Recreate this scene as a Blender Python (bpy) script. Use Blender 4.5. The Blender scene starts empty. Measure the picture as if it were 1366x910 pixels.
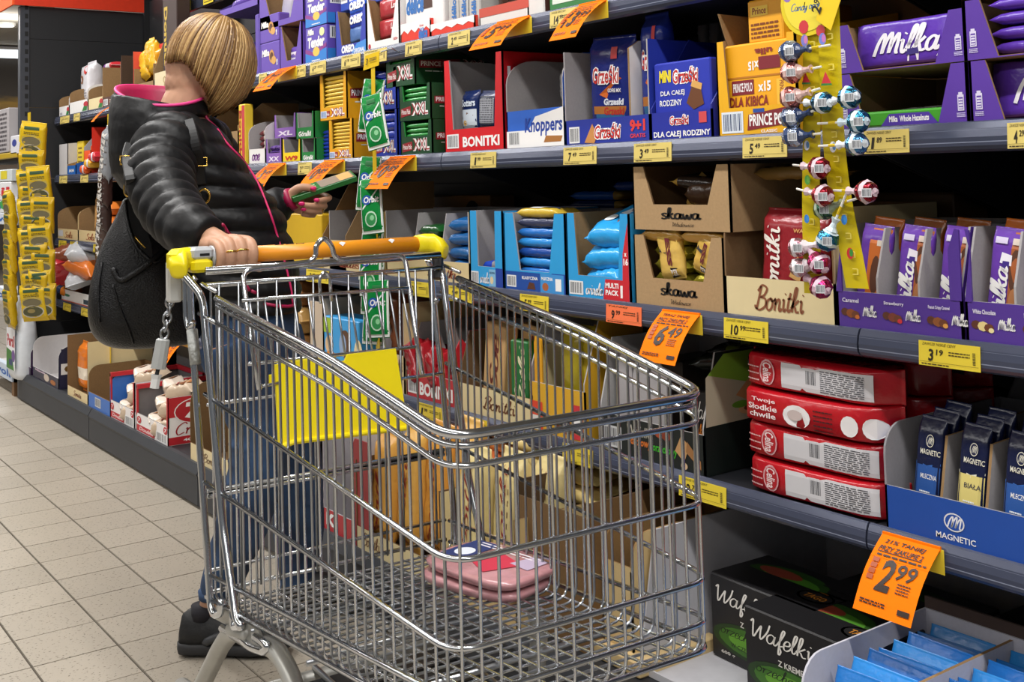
import bpy, bmesh, math, random
from mathutils import Vector, Matrix
random.seed(7)
SC = bpy.context.scene
COL = SC.collection

# ------------------------------------------------------------------ camera
CAMM = ((0.5876591993, 0.8086730567, -0.0265434136), (-0.0670993539, 0.0160155849, -0.9976177513), (-0.8063214881, 0.5880402949, 0.0636731454))
FPX, CX, CY, CAMZ = 1530.154, 698.632, 135.369, 1.15168     # focal length and principal point in pixels of a 1366x910 frame
_r, _d, _f = (Vector(v) for v in CAMM)
cam_d = bpy.data.cameras.new('camera')
cam_d.sensor_width = 36.0
cam_d.lens = FPX / 1366.0 * 36.0
cam_d.shift_x = (683.0 - CX) / 1366.0
cam_d.shift_y = (CY - 455.0) / 1366.0
cam_d.clip_start = 0.05
cam = bpy.data.objects.new('camera', cam_d)
COL.objects.link(cam)
cam.matrix_world = Matrix(((_r.x, -_d.x, -_f.x, 0), (_r.y, -_d.y, -_f.y, 0), (_r.z, -_d.z, -_f.z, CAMZ), (0, 0, 0, 1)))
SC.camera = cam

# ------------------------------------------------------------------ world, lamps, exposure
wd = bpy.data.worlds.new('shop'); SC.world = wd; wd.use_nodes = True
wd.node_tree.nodes['Background'].inputs[0].default_value = (0.93, 0.96, 1.0, 1)
wd.node_tree.nodes['Background'].inputs[1].default_value = 0.17
def area(name, loc, sx, sy, power, col=(1, 0.985, 0.965), rot=(0, 0, 0)):
    l = bpy.data.lights.new(name, 'AREA'); l.shape = 'RECTANGLE'; l.size = sx; l.size_y = sy
    l.energy = power; l.color = col
    o = bpy.data.objects.new(name, l); COL.objects.link(o); o.location = loc; o.rotation_euler = rot
    return o
area('aisle_strip_light', (-3.0, 0.62, 3.16), 13.0, 0.12, 330)
area('fill_strip_light', (-3.0, -2.2, 3.16), 13.0, 0.3, 230)  # stands for the shop's other strips, out of view; added for fill
area('cross_aisle_strip_light', (-14.5, 2.0, 3.0), 0.4, 9.0, 260)
area('ceiling_fill_uplight', (-14.5, 2.0, 2.96), 0.4, 9.0, 90, rot=(math.pi, 0, 0))  # unseen lamp, added to brighten the dark far ceiling
SC.view_settings.view_transform = 'Standard'
SC.view_settings.look = 'None'
SC.view_settings.gamma = 1.0
SC.view_settings.use_curve_mapping = False
SC.view_settings.exposure = -0.08

# ------------------------------------------------------------------ pixel helpers: a pixel of the photograph and a known plane give a point of the place
def ray(px, py):
    a, b = (px - CX) / FPX, (py - CY) / FPX
    return _r * a + _d * b + _f
CAMO = Vector((0, 0, CAMZ))
def on_y(px, py, y):
    d = ray(px, py); return CAMO + d * (y / d.y)
def on_z(px, py, z):
    d = ray(px, py); return CAMO + d * ((z - CAMZ) / d.z)
def on_x(px, py, x):
    d = ray(px, py); return CAMO + d * (x / d.x)
def proj(p):
    q = Vector(p) - CAMO
    w = q.dot(_f); return CX + FPX * q.dot(_r) / w, CY + FPX * q.dot(_d) / w
def sx(px, y, z):                      # x of the point that shows at column px, on the line (y, z)
    k = (px - CX) / FPX
    c = _r - _f * k
    return -(c.y * y + c.z * (z - CAMZ)) / c.x
def sz(x, y, py):                      # z of the point that shows at row py, on the vertical line (x, y)
    k = (py - CY) / FPX
    c = _d - _f * k
    return CAMZ - (c.x * x + c.y * y) / c.z

# ------------------------------------------------------------------ materials
def lin(c): return c / 12.92 if c <= 0.04045 else ((c + 0.055) / 1.055) ** 2.4
def hexc(h):
    h = h.lstrip('#'); return tuple(lin(int(h[i:i + 2], 16) / 255) for i in (0, 2, 4))
_mats = {}
def mat(h, rough=0.5, metal=0.0, noise=0.06, scale=40.0, bump=0.0, alpha=1.0, coat=0.0, trans=0.0, emit=0.0, objvar=0.0):
    key = (h, rough, metal, noise, scale, bump, alpha, coat, trans, emit, objvar)
    if key in _mats: return _mats[key]
    m = bpy.data.materials.new('m_' + h.lstrip('#')); m.use_nodes = True
    nt = m.node_tree; b = nt.nodes['Principled BSDF']; c = hexc(h)
    b.inputs['Roughness'].default_value = rough; b.inputs['Metallic'].default_value = metal
    b.inputs['Base Color'].default_value = (*c, 1)
    if alpha < 1: b.inputs['Alpha'].default_value = alpha
    if coat: b.inputs['Coat Weight'].default_value = coat; b.inputs['Coat Roughness'].default_value = 0.12
    if trans: b.inputs['Transmission Weight'].default_value = trans
    if emit: b.inputs['Emission Color'].default_value = (*c, 1); b.inputs['Emission Strength'].default_value = emit
    if noise or bump:
        tc = nt.nodes.new('ShaderNodeTexCoord'); n = nt.nodes.new('ShaderNodeTexNoise')
        n.inputs['Scale'].default_value = scale; n.inputs['Detail'].default_value = 3
        nt.links.new(tc.outputs['Object'], n.inputs['Vector'])
        if noise:
            mr = nt.nodes.new('ShaderNodeMapRange'); mr.inputs[3].default_value = 1 - noise * 1.6; mr.inputs[4].default_value = 1 + noise * 1.6
            nt.links.new(n.outputs['Fac'], mr.inputs[0])
            hs = nt.nodes.new('ShaderNodeHueSaturation'); hs.inputs['Color'].default_value = (*c, 1)
            if objvar:
                oi = nt.nodes.new('ShaderNodeObjectInfo'); m2 = nt.nodes.new('ShaderNodeMapRange')
                m2.inputs[3].default_value = 1 - objvar; m2.inputs[4].default_value = 1 + objvar
                nt.links.new(oi.outputs['Random'], m2.inputs[0])
                mu = nt.nodes.new('ShaderNodeMath'); mu.operation = 'MULTIPLY'
                nt.links.new(mr.outputs[0], mu.inputs[0]); nt.links.new(m2.outputs[0], mu.inputs[1]); nt.links.new(mu.outputs[0], hs.inputs['Value'])
            else: nt.links.new(mr.outputs[0], hs.inputs['Value'])
            nt.links.new(hs.outputs[0], b.inputs['Base Color'])
        if bump:
            bp = nt.nodes.new('ShaderNodeBump'); bp.inputs['Strength'].default_value = bump; bp.inputs['Distance'].default_value = 0.01
            nt.links.new(n.outputs['Fac'], bp.inputs['Height']); nt.links.new(bp.outputs[0], b.inputs['Normal'])
    _mats[key] = m; return m
def card(h): return mat(h, 0.42, 0, 0.03, 30)                 # printed board
def film(h): return mat(h, 0.24, 0, 0.05, 25, 0.35)           # wrapper film, crinkled
def kraft(h='#a9875f'): return mat(h, 0.85, 0, 0.09, 160, 0.04)
def foil(h): return mat(h, 0.22, 0.85, 0.05, 60, 0.5)
def ink(h): return mat(h, 0.5, 0, 0, 1)
CHROME = mat('#c9ccd0', 0.17, 1.0, 0.03, 30)
STEEL = mat('#a9acb0', 0.30, 1.0, 0.05, 50)
RAIL = mat('#484d60', 0.24, 0.25, 0.05, 8)
DARK = mat('#26272b', 0.5, 0, 0.05, 20)
BLACKM = mat('#101114', 0.45, 0, 0.05, 20)
GREYIN = mat('#a5a1a2', 0.8, 0, 0.05, 200, 0.03)              # grey inside of printed cartons
KRAFT = kraft('#94754e')
WHITEB = mat('#d6d3d4', 0.6, 0, 0.03, 60)

# ------------------------------------------------------------------ mesh builder
class MB:
    def __init__(s): s.v = []; s.f = []; s.m = []; s.ms = []
    def mi(s, m):
        if m not in s.ms: s.ms.append(m)
        return s.ms.index(m)
    def add(s, vs, fs, m):
        o = len(s.v); s.v += [tuple(p) for p in vs]; k = s.mi(m)
        for f in fs: s.f.append(tuple(i + o for i in f)); s.m.append(k)
    def box(s, a, b, m, tap=0.0):
        x0, y0, z0 = a; x1, y1, z1 = b
        v = [(x0, y0, z0), (x1, y0, z0), (x1, y1, z0), (x0, y1, z0), (x0 + tap, y0 + tap, z1), (x1 - tap, y0 + tap, z1), (x1 - tap, y1 - tap, z1), (x0 + tap, y1 - tap, z1)]
        s.add(v, [(0, 3, 2, 1), (4, 5, 6, 7), (0, 1, 5, 4), (1, 2, 6, 5), (2, 3, 7, 6), (3, 0, 4, 7)], m)
    def bbox(s, a, b, m, r=0.004):                       # box with chamfered vertical and top edges
        x0, y0, z0 = a; x1, y1, z1 = b
        def ring(i, z): 
            return [(x0 + i + r, y0 + i, z), (x1 - i - r, y0 + i, z), (x1 - i, y0 + i + r, z), (x1 - i, y1 - i - r, z), (x1 - i - r, y1 - i, z), (x0 + i + r, y1 - i, z), (x0 + i, y1 - i - r, z), (x0 + i, y0 + i + r, z)]
        rs = [ring(r * .8, z0), ring(0, z0 + r), ring(0, z1 - r), ring(r * .8, z1)]
        s.loft(rs, m)
    def loft(s, rings, m, cap=True, close=True):
        n = len(rings[0]); v = [p for r in rings for p in r]; f = []
        for i in range(len(rings) - 1):
            for j in range(n if close else n - 1):
                k = (j + 1) % n
                f.append((i * n + j, i * n + k, (i + 1) * n + k, (i + 1) * n + j))
        if cap: f.append(tuple(range(n - 1, -1, -1))); f.append(tuple((len(rings) - 1) * n + j for j in range(n)))
        s.add(v, f, m)
    def plate(s, pts, t, m, m2=None, me=None):           # polygon (3-D, planar) thickened by the vector t: pts face = m, other face = m2
        t = Vector(t); a = [Vector(p) for p in pts]; b = [p + t for p in a]; n = len(a)
        nrm = Vector((0, 0, 0))
        for i in range(n): nrm += a[i].cross(a[(i + 1) % n])
        flip = nrm.dot(t) > 0
        fa = tuple(range(n)); fb = tuple(range(n - 1, -1, -1))
        if flip: fa, fb = fb, fa
        s.add(a, [fa], m); s.add(b, [fb], m2 or m)
        e = []
        for i in range(n):
            j = (i + 1) % n; q = (i, j, n + j, n + i)
            e.append(q if flip else q[::-1])
        s.add(a + b, e, me or m2 or m)
    def poly(s, pts, m): s.add(pts, [tuple(range(len(pts)))], m)
    def tube(s, pts, r, m, n=8, cap=True, closed=False):
        P = [Vector(p) for p in pts]; k = len(P)
        rr = r if isinstance(r, (list, tuple)) else [r] * k
        T = []
        for i in range(k):
            a = P[(i - 1) % k] if (closed or i > 0) else P[i]; b = P[(i + 1) % k] if (closed or i < k - 1) else P[i]
            t = (b - a); T.append(t.normalized() if t.length > 1e-9 else Vector((0, 0, 1)))
        u = T[0].orthogonal().normalized(); rings = []
        for i in range(k):
            u = (u - T[i] * u.dot(T[i])); u = u.normalized() if u.length > 1e-6 else T[i].orthogonal().normalized()
            w = T[i].cross(u)
            rings.append([tuple(P[i] + (u * math.cos(2 * math.pi * j / n) + w * math.sin(2 * math.pi * j / n)) * rr[i]) for j in range(n)])
        if closed: rings.append(rings[0]); s.loft(rings, m, cap=False)
        else: s.loft(rings, m, cap=cap)
    def ball(s, c, r, m, nu=10, nv=7, sc=(1, 1, 1)):
        rings = []
        for i in range(nv + 1):
            a = math.pi * i / nv; q = max(math.sin(a), 0.02)
            rings.append([(c[0] + r * sc[0] * q * math.cos(2 * math.pi * j / nu), c[1] + r * sc[1] * q * math.sin(2 * math.pi * j / nu), c[2] - r * sc[2] * math.cos(a)) for j in range(nu)])
        s.loft(rings, m)
    def build(s, name, parent=None, smooth=False, loc=None):
        me = bpy.data.meshes.new(name); me.from_pydata(s.v, [], s.f)
        for m in s.ms: me.materials.append(m)
        me.polygons.foreach_set('material_index', s.m)
        if smooth: me.polygons.foreach_set('use_smooth', [True] * len(s.f))
        me.update()
        o = bpy.data.objects.new(name, me); COL.objects.link(o)
        if parent: o.parent = parent
        if loc: o.location = loc
        return o
def fillet(pts, r, n=4):                                  # round the inner corners of a polyline
    P = [Vector(p) for p in pts]; out = [P[0]]
    for i in range(1, len(P) - 1):
        a, b, c = P[i - 1], P[i], P[i + 1]
        d1 = (a - b); d2 = (c - b); l = min(r, d1.length * .45, d2.length * .45)
        p, q = b + d1.normalized() * l, b + d2.normalized() * l
        for k in range(n + 1):
            t = k / n; out.append(p * (1 - t) ** 2 + b * 2 * t * (1 - t) + q * t * t)
    out.append(P[-1]); return out
def smooth_path(pts, k=5):
    P = [Vector(p) for p in pts]; out = []
    for i in range(len(P) - 1):
        p0 = P[i - 1] if i else P[0] * 2 - P[1]; p1, p2 = P[i], P[i + 1]; p3 = P[i + 2] if i + 2 < len(P) else P[-1] * 2 - P[-2]
        for j in range(k):
            t = j / k
            out.append(0.5 * ((2 * p1) + (p2 - p0) * t + (2 * p0 - 5 * p1 + 4 * p2 - p3) * t * t + (3 * p1 - p0 - 3 * p2 + p3) * t ** 3))
    out.append(P[-1]); return out

# ------------------------------------------------------------------ things
def tag(o, label, cat, group=None, kind=None):
    o['label'] = label; o['category'] = cat
    if group: o['group'] = group
    if kind: o['kind'] = kind
    return o
def thing(name, label, cat, loc=(0, 0, 0), rz=0.0, group=None):
    o = bpy.data.objects.new(name, None); COL.objects.link(o)
    o.empty_display_size = 0.05
    o.location = loc; o.rotation_euler = (0, 0, rz)
    return tag(o, label, cat, group)
def structure(o): o['kind'] = 'structure'; return o
def kids(o): return list(o.children)
def dup(o, loc=None, label=None, group=None, rot=None, parent=None):
    c = o.copy(); COL.objects.link(c)
    if parent: c.parent = parent
    if loc is not None: c.location = loc
    if rot is not None: c.rotation_euler = rot
    if label: c['label'] = label
    if group: c['group'] = group
    for ch in kids(o):
        if ch.parent is o and ch is not c: dup(ch, parent=c)
    return c

# ------------------------------------------------------------------ lettering (flat print laid on the surfaces)
_tx = {}
def glyphs(s, bold=0.0, shear=0.0):
    k = (s, bold, shear)
    if k in _tx: return _tx[k]
    c = bpy.data.curves.new('t', 'FONT'); c.body = s; c.size = 1; c.offset = bold; c.shear = shear; c.resolution_u = 2; c.fill_mode = 'FRONT'
    o = bpy.data.objects.new('t', c); me = o.to_mesh()
    v = [(p.co.x, p.co.y) for p in me.vertices]; f = [tuple(p.vertices) for p in me.polygons]
    # keep the faces looking along +normal
    if me.polygons and me.polygons[0].normal.z < 0: f = [q[::-1] for q in f]
    o.to_mesh_clear(); bpy.data.objects.remove(o); bpy.data.curves.remove(c)
    if not v: v = [(0, 0), (1, 0), (0, 1)]; f = []
    x0, x1 = min(p[0] for p in v), max(p[0] for p in v); y0, y1 = min(p[1] for p in v), max(p[1] for p in v)
    r = ([((p[0] - x0) / max(x1 - x0, 1e-6), (p[1] - y0) / max(y1 - y0, 1e-6)) for p in v], f, (x1 - x0) / max(y1 - y0, 1e-6))
    _tx[k] = r; return r
STROKE = {  # brush lettering: strokes on a unit of the x-height, advance last
 'M': ([[(0, -.05), (.12, .9), (.38, 1.55), (.5, 1.2), (.52, .1), (.62, .9), (.9, 1.6), (1.0, 1.2), (1.0, .1), (1.12, .8), (1.4, 1.5), (1.5, 1.1), (1.5, .15), (1.66, .1)]], 1.72),
 'B': ([[(.2, 0), (.42, 1.9)], [(.1, 1.5), (.5, 2.0), (1.05, 1.75), (.85, 1.2), (.45, 1.02), (1.0, .9), (1.1, .35), (.6, -.02), (.1, .1), (.0, .35)]], 1.2),
 'W': ([[(-.1, 1.6), (.1, 1.9), (.15, 1.3), (.3, 0.05), (.62, .9), (.85, 1.5), (.85, .8), (.95, 0.05), (1.4, 1.0), (1.55, 1.9)]], 1.45),
 'i': ([[(0, .85), (.12, .95), (.15, .3), (.28, .02), (.45, .25)], [(.2, 1.38), (.24, 1.46)]], .46),
 'l': ([[(0, .3), (.3, 1.1), (.42, 1.85), (.25, 1.9), (.15, 1.2), (.15, .3), (.3, .02), (.48, .25)]], .48),
 'k': ([[(0, .3), (.3, 1.1), (.4, 1.9), (.22, 1.9), (.14, 1.0), (.14, .02)], [(.68, 1.02), (.42, .72), (.18, .5), (.38, .42), (.56, .05), (.84, .1)]], .86),
 'a': ([[(.62, .85), (.35, 1.0), (.06, .7), (.06, .2), (.3, 0), (.55, .3), (.66, .95), (.62, .25), (.74, .02), (.92, .25)]], .9),
 'o': ([[(.4, .98), (.08, .75), (.08, .2), (.36, 0), (.62, .3), (.6, .8), (.38, .98), (.55, .75), (.85, .85)]], .8),
 'n': ([[(0, .8), (.12, .95), (.14, .02)], [(.14, .5), (.4, .95), (.58, .8), (.58, .2), (.72, .02), (.88, .25)]], .88),
 't': ([[(.28, 1.55), (.16, .8), (.16, .2), (.3, .02), (.5, .25)], [(0, 1.05), (.46, 1.1)]], .5),
 'f': ([[(.0, .2), (.3, 1.0), (.5, 1.8), (.35, 1.9), (.22, 1.2), (.2, -.5), (.32, -.7), (.4, -.3), (.24, .1), (.5, .3)]], .5),
 'e': ([[(.05, .45), (.5, .6), (.5, .95), (.25, .98), (.08, .6), (.12, .1), (.36, .0), (.65, .3)]], .62),
 's': ([[(.6, .85), (.4, 1.0), (.12, .85), (.2, .6), (.5, .4), (.52, .1), (.25, -.02), (.0, .15)]], .66),
 'w': ([[(0, .95), (.15, .15), (.3, .02), (.5, .75), (.6, .1), (.78, .05), (1.0, .95)]], 1.05),
 'r': ([[(0, .8), (.12, .95), (.14, .02)], [(.14, .5), (.35, .95), (.55, .9)]], .56),
 'z': ([[(.05, .95), (.55, .95), (.05, .05), (.6, .08)]], .66),
 'c': ([[(.55, .85), (.3, 1.0), (.06, .6), (.1, .12), (.35, 0), (.6, .2)]], .6),
 'h': ([[(.0, .3), (.25, 1.1), (.35, 1.9), (.2, 1.85), (.14, 1.0), (.14, .02)], [(.14, .5), (.4, .95), (.56, .75), (.56, .2), (.7, .02), (.82, .2)]], .8),
 'y': ([[(.0, .95), (.1, .35), (.3, .1), (.5, .9)], [(.55, .95), (.45, -.3), (.2, -.7), (.05, -.4), (.6, .2)]], .66),
 'd': ([[(.5, .85), (.3, .98), (.06, .6), (.1, .1), (.35, 0), (.55, .4), (.65, 1.9)], [(.65, 1.9), (.58, .25), (.7, .02), (.85, .25)]], .82),
 'D': ([[(.2, 1.8), (.2, 0)], [(0, 1.75), (.7, 1.85), (1.15, 1.3), (1.0, .4), (.5, 0), (.0, .1)]], 1.2),
 'S': ([[(.9, 1.6), (.6, 1.9), (.2, 1.6), (.35, 1.15), (.75, .8), (.7, .2), (.3, -.02), (-.05, .3)]], .95),
 'C': ([[(.95, 1.6), (.65, 1.9), (.15, 1.4), (.05, .6), (.35, 0), (.9, .3)]], 1.0),
 ' ': ([], .5)}
def brush(s, wid=0.16, slant=0.18, cap=0.0):
    k = ('brush', s, wid, slant)
    if k in _tx: return _tx[k]
    V, F, x = [], [], 0.0
    for ch in s:
        st, adv = STROKE.get(ch, STROKE['o'])
        for pl in st:
            P = smooth_path([(x + a + slant * b, b, 0) for a, b in pl], 4); o = len(V)
            for i, p in enumerate(P):
                a = P[max(i - 1, 0)]; b = P[min(i + 1, len(P) - 1)]; t = (b - a).normalized() if (b - a).length else Vector((1, 0, 0))
                w = wid * (0.75 + 0.35 * abs(t.y)); nrm = Vector((-t.y, t.x, 0)) * w * .5
                V += [(p.x + nrm.x, p.y + nrm.y), (p.x - nrm.x, p.y - nrm.y)]
            for i in range(len(P) - 1): F.append((o + 2 * i + 1, o + 2 * i + 3, o + 2 * i + 2, o + 2 * i))
        x += adv
    x0, x1 = min(p[0] for p in V), max(p[0] for p in V); y0, y1 = min(p[1] for p in V), max(p[1] for p in V)
    r = ([((p[0] - x0) / (x1 - x0), (p[1] - y0) / (y1 - y0)) for p in V], F, (x1 - x0) / (y1 - y0))
    _tx[k] = r; return r
class Face:                                               # a flat face that takes print; u, v run 0..1 over it
    def __init__(s, o, r, u, w, h, eps=0.0007, warp=None):
        s.o, s.r, s.u, s.w, s.h = Vector(o), Vector(r).normalized(), Vector(u).normalized(), w, h
        s.n = s.r.cross(s.u).normalized(); s.eps = eps; s.warp = warp; s.k = 0
    def pt(s, a, b, lift=0.0):
        if s.warp: return s.warp(a, b, s.eps + lift)
        return s.o + s.r * (a * s.w) + s.u * (b * s.h) + s.n * (s.eps + lift)
    def _l(s): s.k += 1; return s.k * 0.00006
    def put(s, mb, g, u0, v0, u1, v1, m, rot=0):          # glyph set g into the rectangle
        vs, fs, asp = g; L = s._l(); q = []
        for a, b in vs:
            if rot == 90: a, b = 1 - b, a
            elif rot == 180: a, b = 1 - a, 1 - b
            elif rot == 270: a, b = b, 1 - a
            q.append(s.pt(u0 + a * (u1 - u0), v0 + b * (v1 - v0), L))
        mb.add(q, fs, m)
    def text(s, mb, t, u0, v0, u1, v1, m, bold=0.02, shear=0.0, rot=0): s.put(mb, glyphs(t, bold, shear), u0, v0, u1, v1, ink(m), rot)
    def script(s, mb, t, u0, v0, u1, v1, m, wid=0.2, slant=0.2, rot=0): s.put(mb, brush(t, wid, slant), u0, v0, u1, v1, ink(m), rot)
    def rect(s, mb, u0, v0, u1, v1, m, mt=None):
        L = s._l(); n = 6 if s.warp else 1; M = mt or ink(m)
        for i in range(n):
            for j in range(n):
                a0, a1 = u0 + (u1 - u0) * i / n, u0 + (u1 - u0) * (i + 1) / n; b0, b1 = v0 + (v1 - v0) * j / n, v0 + (v1 - v0) * (j + 1) / n
                mb.poly([s.pt(a0, b0, L), s.pt(a1, b0, L), s.pt(a1, b1, L), s.pt(a0, b1, L)], M)
    def shape(s, mb, pts, m):
        L = s._l(); mb.poly([s.pt(a, b, L) for a, b in pts], ink(m))
    def oval(s, mb, cu, cv, ru, rv, m, n=14): s.shape(mb, [(cu + ru * math.cos(2 * math.pi * i / n), cv + rv * math.sin(2 * math.pi * i / n)) for i in range(n)], m)
    def lines(s, mb, u0, v0, u1, v1, n, m, fill=0.45, seed=1):   # small print
        rnd = random.Random(seed); L = s._l()
        for i in range(n):
            b0 = v1 - (v1 - v0) * (i + 1) / n; b1 = b0 + (v1 - v0) / n * fill; a = u0
            while a < u1 - 0.001:
                w = (u1 - u0) * rnd.uniform(.06, .22); e = min(a + w, u1)
                mb.poly([s.pt(a, b0, L), s.pt(e, b0, L), s.pt(e, b1, L), s.pt(a, b1, L)], ink(m)); a = e + (u1 - u0) * .03
    def barcode(s, mb, u0, v0, u1, v1, n=16, bg='#e8e8e8', fg='#20242c', vert=True):
        s.rect(mb, u0, v0, u1, v1, bg); rnd = random.Random(n); L = s._l(); pu, pv = (u1 - u0) * .08, (v1 - v0) * .1
        a = u0 + pu
        while a < u1 - pu:
            w = (u1 - u0) * rnd.choice((.02, .035, .05)); e = min(a + w, u1 - pu)
            mb.poly([s.pt(a, v0 + pv, L), s.pt(e, v0 + pv, L), s.pt(e, v1 - pv, L), s.pt(a, v1 - pv, L)], ink(fg)); a = e + (u1 - u0) * rnd.choice((.02, .03, .045))

# ================================================================== THE SETTING
Z1, Z2, Z3, Z4, Z5 = 1.542, 1.215, 0.862, 0.527, 0.150     # tops of the shelves, upper to lower
YF = 1.665                                                  # front of the upper shelves
YB = 1.477                                                  # front of the base
BACK = 2.20
JX = [-6.78, -5.412, -4.044, -2.676, -1.308, 0.06]
# floor: grout bed, single tiles where the photograph shows them, the rest joined
m = MB(); m.poly([(-18, -6, -.004), (4, -6, -.004), (4, 5, -.004), (-18, 5, -.004)], mat('#4a4238', .9))
floor = structure(m.build('floor'))
def tile_mat():
    M = bpy.data.materials.new('tile'); M.use_nodes = True; nt = M.node_tree; b = nt.nodes['Principled BSDF']
    b.inputs['Roughness'].default_value = .38
    oi = nt.nodes.new('ShaderNodeObjectInfo'); geo = nt.nodes.new('ShaderNodeNewGeometry')
    n = nt.nodes.new('ShaderNodeTexNoise'); n.inputs['Scale'].default_value = 190; n.inputs['Detail'].default_value = 1
    mp = nt.nodes.new('ShaderNodeMapping'); mp.inputs['Scale'].default_value = (1, .6, 1); mp.inputs['Rotation'].default_value = (0, 0, .6)
    nt.links.new(geo.outputs['Position'], mp.inputs['Vector']); nt.links.new(mp.outputs[0], n.inputs['Vector'])
    r = nt.nodes.new('ShaderNodeValToRGB'); e = r.color_ramp.elements
    e[0].position = .30; e[0].color = (*hexc('#5f584e'), 1); e[1].position = .36; e[1].color = (*hexc('#a89f91'), 1)
    nt.links.new(n.outputs['Fac'], r.inputs[0])
    n2 = nt.nodes.new('ShaderNodeTexNoise'); n2.inputs['Scale'].default_value = 5; nt.links.new(geo.outputs['Position'], n2.inputs['Vector'])
    ad = nt.nodes.new('ShaderNodeMath'); ad.operation = 'ADD'; nt.links.new(oi.outputs['Random'], ad.inputs[0]); nt.links.new(n2.outputs['Fac'], ad.inputs[1])
    mr = nt.nodes.new('ShaderNodeMapRange'); mr.inputs[2].default_value = 2; mr.inputs[3].default_value = .88; mr.inputs[4].default_value = 1.1
    nt.links.new(ad.outputs[0], mr.inputs[0])
    hs = nt.nodes.new('ShaderNodeHueSaturation'); nt.links.new(r.outputs[0], hs.inputs['Color']); nt.links.new(mr.outputs[0], hs.inputs['Value'])
    nt.links.new(hs.outputs[0], b.inputs['Base Color']); return M
TILE = tile_mat()
TX, TY, TOX, TOY = .2, .20382, -3.61379, .68862
def tile_mb(mb, x, y):
    g, h = .0016, .0024
    mb.box((x + g, y + h, -.006), (x + TX - g, y + TY - h, 0), TILE, tap=0.0006)
t0 = MB(); tile_mb(t0, 0, 0); tile_me = None; done = set(); cnt = 0
cand = []
for i in range(-27, 14):
    for j in range(-6, 5):
        x, y = TOX + i * TX, TOY + j * TY
        cx_, cy_ = proj((x + .1, y + .1, 0)) if (Vector((x + .1, y + .1, 0)) - CAMO).dot(_f) > .5 else (9999, 9999)
        if -60 < cx_ < 900 and 300 < cy_ < 1150 and y < 1.42: cand.append(((Vector((x + .1, y + .1, 0)) - CAMO).length, i, j))
cand.sort()
for d, i, j in cand[:290]:
    x, y = TOX + i * TX, TOY + j * TY; done.add((i, j))
    if tile_me is None:
        o = t0.build('tile', floor); tile_me = o.data
    else:
        o = bpy.data.objects.new('tile', tile_me); COL.objects.link(o); o.parent = floor
    o.location = (x, y, random.uniform(-.0006, 0))
mb = MB()
for i in range(-52, 24):
    for j in range(-22, 10):
        if (i, j) not in done: tile_mb(mb, TOX + i * TX, TOY + j * TY)
o = mb.build('further_tiles', floor); o['kind'] = 'stuff'

# ceiling with its panels, far wall with the mural
m = MB(); m.box((-18, -6, 3.2), (4, 6, 3.3), mat('#bdb4a6', .8)); ceil = structure(m.build('ceiling'))
m = MB()
for i in range(7): m.box((-17.9 + i * .62, 1.5, 3.185), (-17.9 + i * .62 + .6, 2.1, 3.199), mat('#c4bbab', .8, objvar=.04))
for i in range(7): m.box((-17.9 + i * .62, 2.12, 3.185), (-17.9 + i * .62 + .6, 2.72, 3.199), mat('#c9c0b0', .8))
for i in range(7): m.box((-17.9 + i * .62, 2.74, 3.185), (-17.9 + i * .62 + .6, 3.34, 3.199), mat('#c4bbab', .8))
m.build('ceiling_panels', ceil)['kind'] = 'stuff'
dl = thing('downlight', 'round white recessed lamp in the beige ceiling at far left', 'lamp', on_z(7, 32, 3.175))
m = MB(); m.tube([(0, 0, -.02), (0, 0, .02)], .12, mat('#e8e4da', .4), 20); m.build('rim', dl)
m = MB(); m.tube([(0, 0, -.03), (0, 0, -.021)], .10, mat('#fff6e6', .5, emit=3.0), 20); m.build('bulb', dl)
m = MB(); m.box((-18, -6, 0), (-17.8, 6, 3.2), mat('#3b332c', .8)); wl = structure(m.build('wall_end'))
def mural():
    M = bpy.data.materials.new('mural'); M.use_nodes = True; nt = M.node_tree; b = nt.nodes['Principled BSDF']
    tc = nt.nodes.new('ShaderNodeTexCoord'); sp = nt.nodes.new('ShaderNodeSeparateXYZ'); nt.links.new(tc.outputs['Object'], sp.inputs[0])
    n = nt.nodes.new('ShaderNodeTexNoise'); n.inputs['Scale'].default_value = 9; n.inputs['Detail'].default_value = 6
    mp = nt.nodes.new('ShaderNodeMapping'); mp.inputs['Scale'].default_value = (1, .5, 2); nt.links.new(tc.outputs['Object'], mp.inputs[0]); nt.links.new(mp.outputs[0], n.inputs['Vector'])
    a = nt.nodes.new('ShaderNodeMath'); a.operation = 'MULTIPLY_ADD'; a.inputs[1].default_value = .14; nt.links.new(n.outputs['Fac'], a.inputs[0]); nt.links.new(sp.outputs['Z'], a.inputs[2])
    r = nt.nodes.new('ShaderNodeValToRGB'); r.color_ramp.interpolation = 'LINEAR'; e = r.color_ramp.elements
    e[0].position = 0; e[0].color = (*hexc('#77706a'), 1); e[1].position = 1; e[1].color = (*hexc('#2c241c'), 1)
    for p, c in ((.30, '#8d867c'), (.50, '#5c4a38'), (.585, '#b98f24'), (.61, '#5b4534'), (.72, '#6b4a33'), (.76, '#a6801f'), (.80, '#3a2f22')):
        q = e.new(p); q.color = (*hexc(c), 1)
    mr = nt.nodes.new('ShaderNodeMapRange'); mr.inputs[1].default_value = 0; mr.inputs[2].default_value = 3.2; nt.links.new(a.outputs[0], mr.inputs[0]); nt.links.new(mr.outputs[0], r.inputs[0])
    nt.links.new(r.outputs[0], b.inputs['Base Color']); b.inputs['Roughness'].default_value = .5; return M
o = thing('wall_picture', 'brown and yellow printed wall picture below the light strip at far left', 'picture', (-17.78, 0, 0))
m = MB(); m.box((0, 1.2, .9), (.03, 4.6, 2.95), mural()); m.build('picture_print', o)
m = MB(); m.box((0, 1.2, .86), (.04, 4.6, .9), DARK); m.build('frame', o)
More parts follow.
